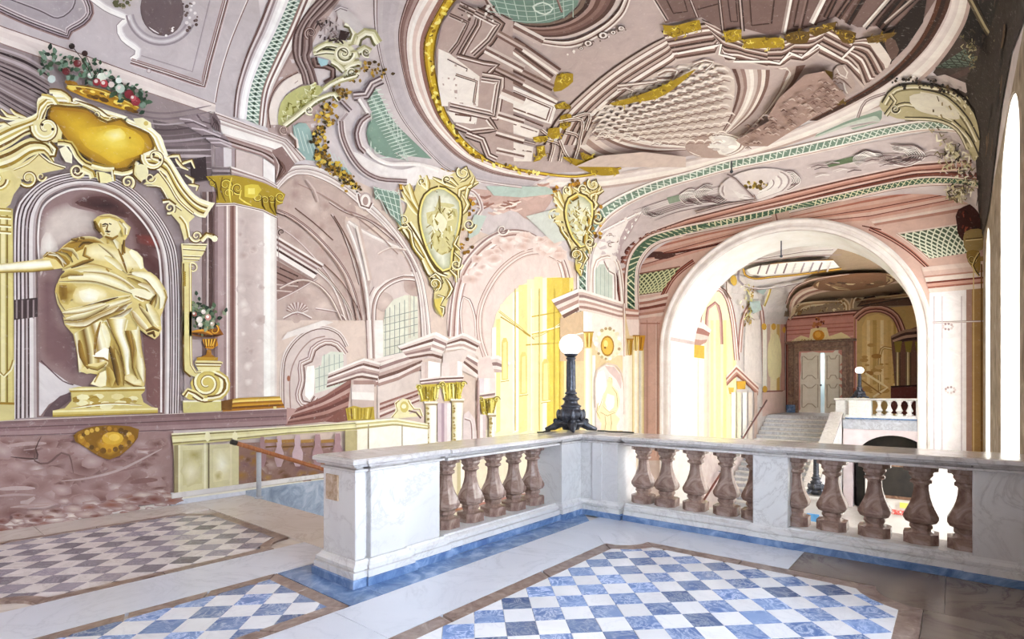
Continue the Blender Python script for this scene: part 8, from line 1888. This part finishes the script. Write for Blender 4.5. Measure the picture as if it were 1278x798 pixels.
for k in range(44): x = random.uniform(992, 1054); y = 385-abs(x-1022)*.05+random.uniform(-7, 6); p.stroke([(x, y), (x+random.uniform(-4, 4), y-random.uniform(1, 3))], random.uniform(1, 2.4), random.choice(['f0e4c8', '7d6448', 'c9b088', 'a88c64', 'e0cca4']), taper=True)
p.stroke([(1064, 386), (1066, 374), (1080, 368), (1140, 360)], 5, ['efdfc4', 'b89470', 'd9c0a0']); p.fill([(1070, 384), (1080, 372), (1142, 364), (1146, 382)], '6b5040'); p.stroke([(1075, 382), (1110, 376), (1145, 370)], 3, ['3d2a20', '8d6c54'])
trim(p, 'distant frescoed wall and vault of the far hall with a brown oval medallion')
p = Paint('door', base=.012, step=.002)
p.fill([(979, 396), (1068, 388), (1070, 515), (979, 515)], 'd6a096'); p.fill([(1066, 388), (1156, 380), (1156, 520), (1066, 516)], 'd6b884')
p.ruled([(977, 395), (1078, 386)], [(978, 402), (1078, 394)], ['5c2c20', 'e3b8aa', '8d4c3e', 'c99084'])
for y in (408, 413, 418, 425, 431): p.stroke([(982, y), (1065, y-5)], 1.5, random.choice(['b9766a', 'e6bcb0', 'c08274']))
p.stroke([(981, 400), (981, 512)], 2.6, '8d4c40'); p.stroke([(1068, 394), (1068, 512)], 3, ['b9766a', 'e6bcb0'])
p.fill([(985, 428), (1000, 419), (1010, 422), (1012, 411), (1032, 409), (1035, 420), (1050, 415), (1064, 424), (1064, 429), (985, 433)], 'eedfb8', sm=True)
for k in range(26): x = random.uniform(986, 1062); p.stroke([(x, 428), (x+3, 424), (x+5, 427)], 1.6, random.choice(['b89a68', 'fbf2d6', 'cfb88c']), taper=True)
p.dab(1022, 419, 10, 'efe0b4', 12, 1, .95); p.dab(1022, 419, 7.5, 'd99c3c', 12, 1, .9); p.dab(1021, 418, 4, 'ecbc62', 10)
for k in range(16): p.dab(1021+random.gauss(0, 4), 404+random.gauss(0, 2.4), random.uniform(1, 2.6), random.choice(['8d4a34', 'c98a5c', '5c2c1c', 'b5714c']), 6)
# tan court with arch and dark columns
p.fill([(1076, 512), (1076, 408), (1082, 396), (1096, 392), (1110, 397), (1120, 410), (1122, 512)], 'e3c68e', sm=False)
for x, w_, cc in ((1084, 4, 'f0dcae'), (1092, 5, 'cfae70'), (1101, 4, 'f3e2b8'), (1110, 4, 'dcbc80'), (1117, 3, 'c9a868')): p.stroke([(x, 400), (x, 480)], w_, cc)
p.stroke([(1098, 490), (1098, 445), (1104, 434), (1114, 436)], 4, ['c4a468', 'f0deb0', 'b8945c'])
for k in range(26): p.dab(random.uniform(1076, 1120), random.uniform(430, 500), random.uniform(1.5, 5), random.choice(['c9a468', 'ecd5a4', 'b88c50', 'dfc08a']), 7, 1.5, .7)
p.stroke([(1080, 466), (1108, 484), (1090, 496)], 2.6, 'f6e8c4', sm=False); p.stroke([(1076, 475), (1100, 492)], 1.6, 'b08850')
p.stroke([(1068, 398), (1080, 388), (1100, 386), (1118, 396), (1128, 420)], 10, ['8d5c50', 'd6aa9a', '6e3c30', 'c08c7c', 'e0bcac', '7d4c40'])
p.fill([(1112, 420), (1156, 404), (1156, 520), (1120, 516)], '8a6658'); p.ruled([(1112, 420), (1128, 412), (1150, 410)], [(1116, 430), (1130, 426), (1150, 424)], ['b09080', '5c3c34', 'c9a898', '4a2c26'])
for x, w_ in ((1121, 6), (1134, 7), (1147, 6)):
    p.stroke([(x, 440), (x, 482)], w_, ['8d7a60', 'f0e2bc', 'b39a74', '6b5440']); p.fill([(x-5, 427), (x+5, 426), (x+3, 440), (x-3, 440)], 'a3904a')
p.fill([(1112, 482), (1156, 480), (1156, 520), (1112, 516)], '7d4640'); p.stroke([(1112, 483), (1156, 481)], 2, '4a221c')
for k in range(8): p.dab(random.uniform(1066, 1078), random.uniform(485, 493), random.uniform(2, 4), random.choice(['a85c38', 'c98458']), 7)
trim(p, 'rose door wall with a tan painted court and dark columns')
# rods hanging from the vault and the arch
for nm, (x0, y0, x1, y1), Y, lab in (('hook', (913, 192, 914, 214), 13.9, 'thin iron rod hanging from the second rib of the vault'), ('hook', (975, 287, 975, 320), 17.8, 'iron rod hanging from the crown of the big arch')):
    A_, B_ = ony(x0, y0, Y), ony(x1, y1, Y)
    o = MB().tube([A_, (A_.x, A_.y, B_.z)], .02, 6).ball((A_.x, A_.y, B_.z), .045, 8, 6).build('hanging_rod', M['iron']); tag(o, lab, 'rod')
# lower stair hall seen between the balusters
op = MB().box(-1.9, -.9, 18.1-1.4, 18.1-1.3, -1.3, -.3).build('dark_panel', M['brownframe']); 
bpy.data.objects.remove(op)
pn = thing('notice_board', 'dark brown board low in the stair well over a yellow and a red notice', 'board', (-1.02, 15.95, 0))
MB().bbox(-.42, .36, -.03, .03, -1.08, -.2, .01).build('board', M['brownframe'], pn)
MB().bbox(-.36, .30, -.045, -.03, -1.0, -.28, .004).build('panel', M['dark'], pn)
pw = MB().bbox(-1.75, .3, 16.0, 16.2, ZPIT, .0, .01).build('partition', M['pit']); tag(pw, 'white partition wall low in the stair well at the right', 'partition')
MB().bbox(.0, .2, -.035, -.02, -1.28, -1.15, .002).build('notice', mottled('yellow_notice', [(.3, (.8, .7, .12)), (.7, (.9, .8, .2))], 5, .5, 2), pn)
MB().bbox(-.2, .14, -.035, -.02, -1.46, -1.34, .002).build('notice', mottled('red_notice', [(.3, (.55, .05, .04)), (.55, (.7, .12, .1)), (.6, (.95, .9, .85))], 40, .5, 2), pn)
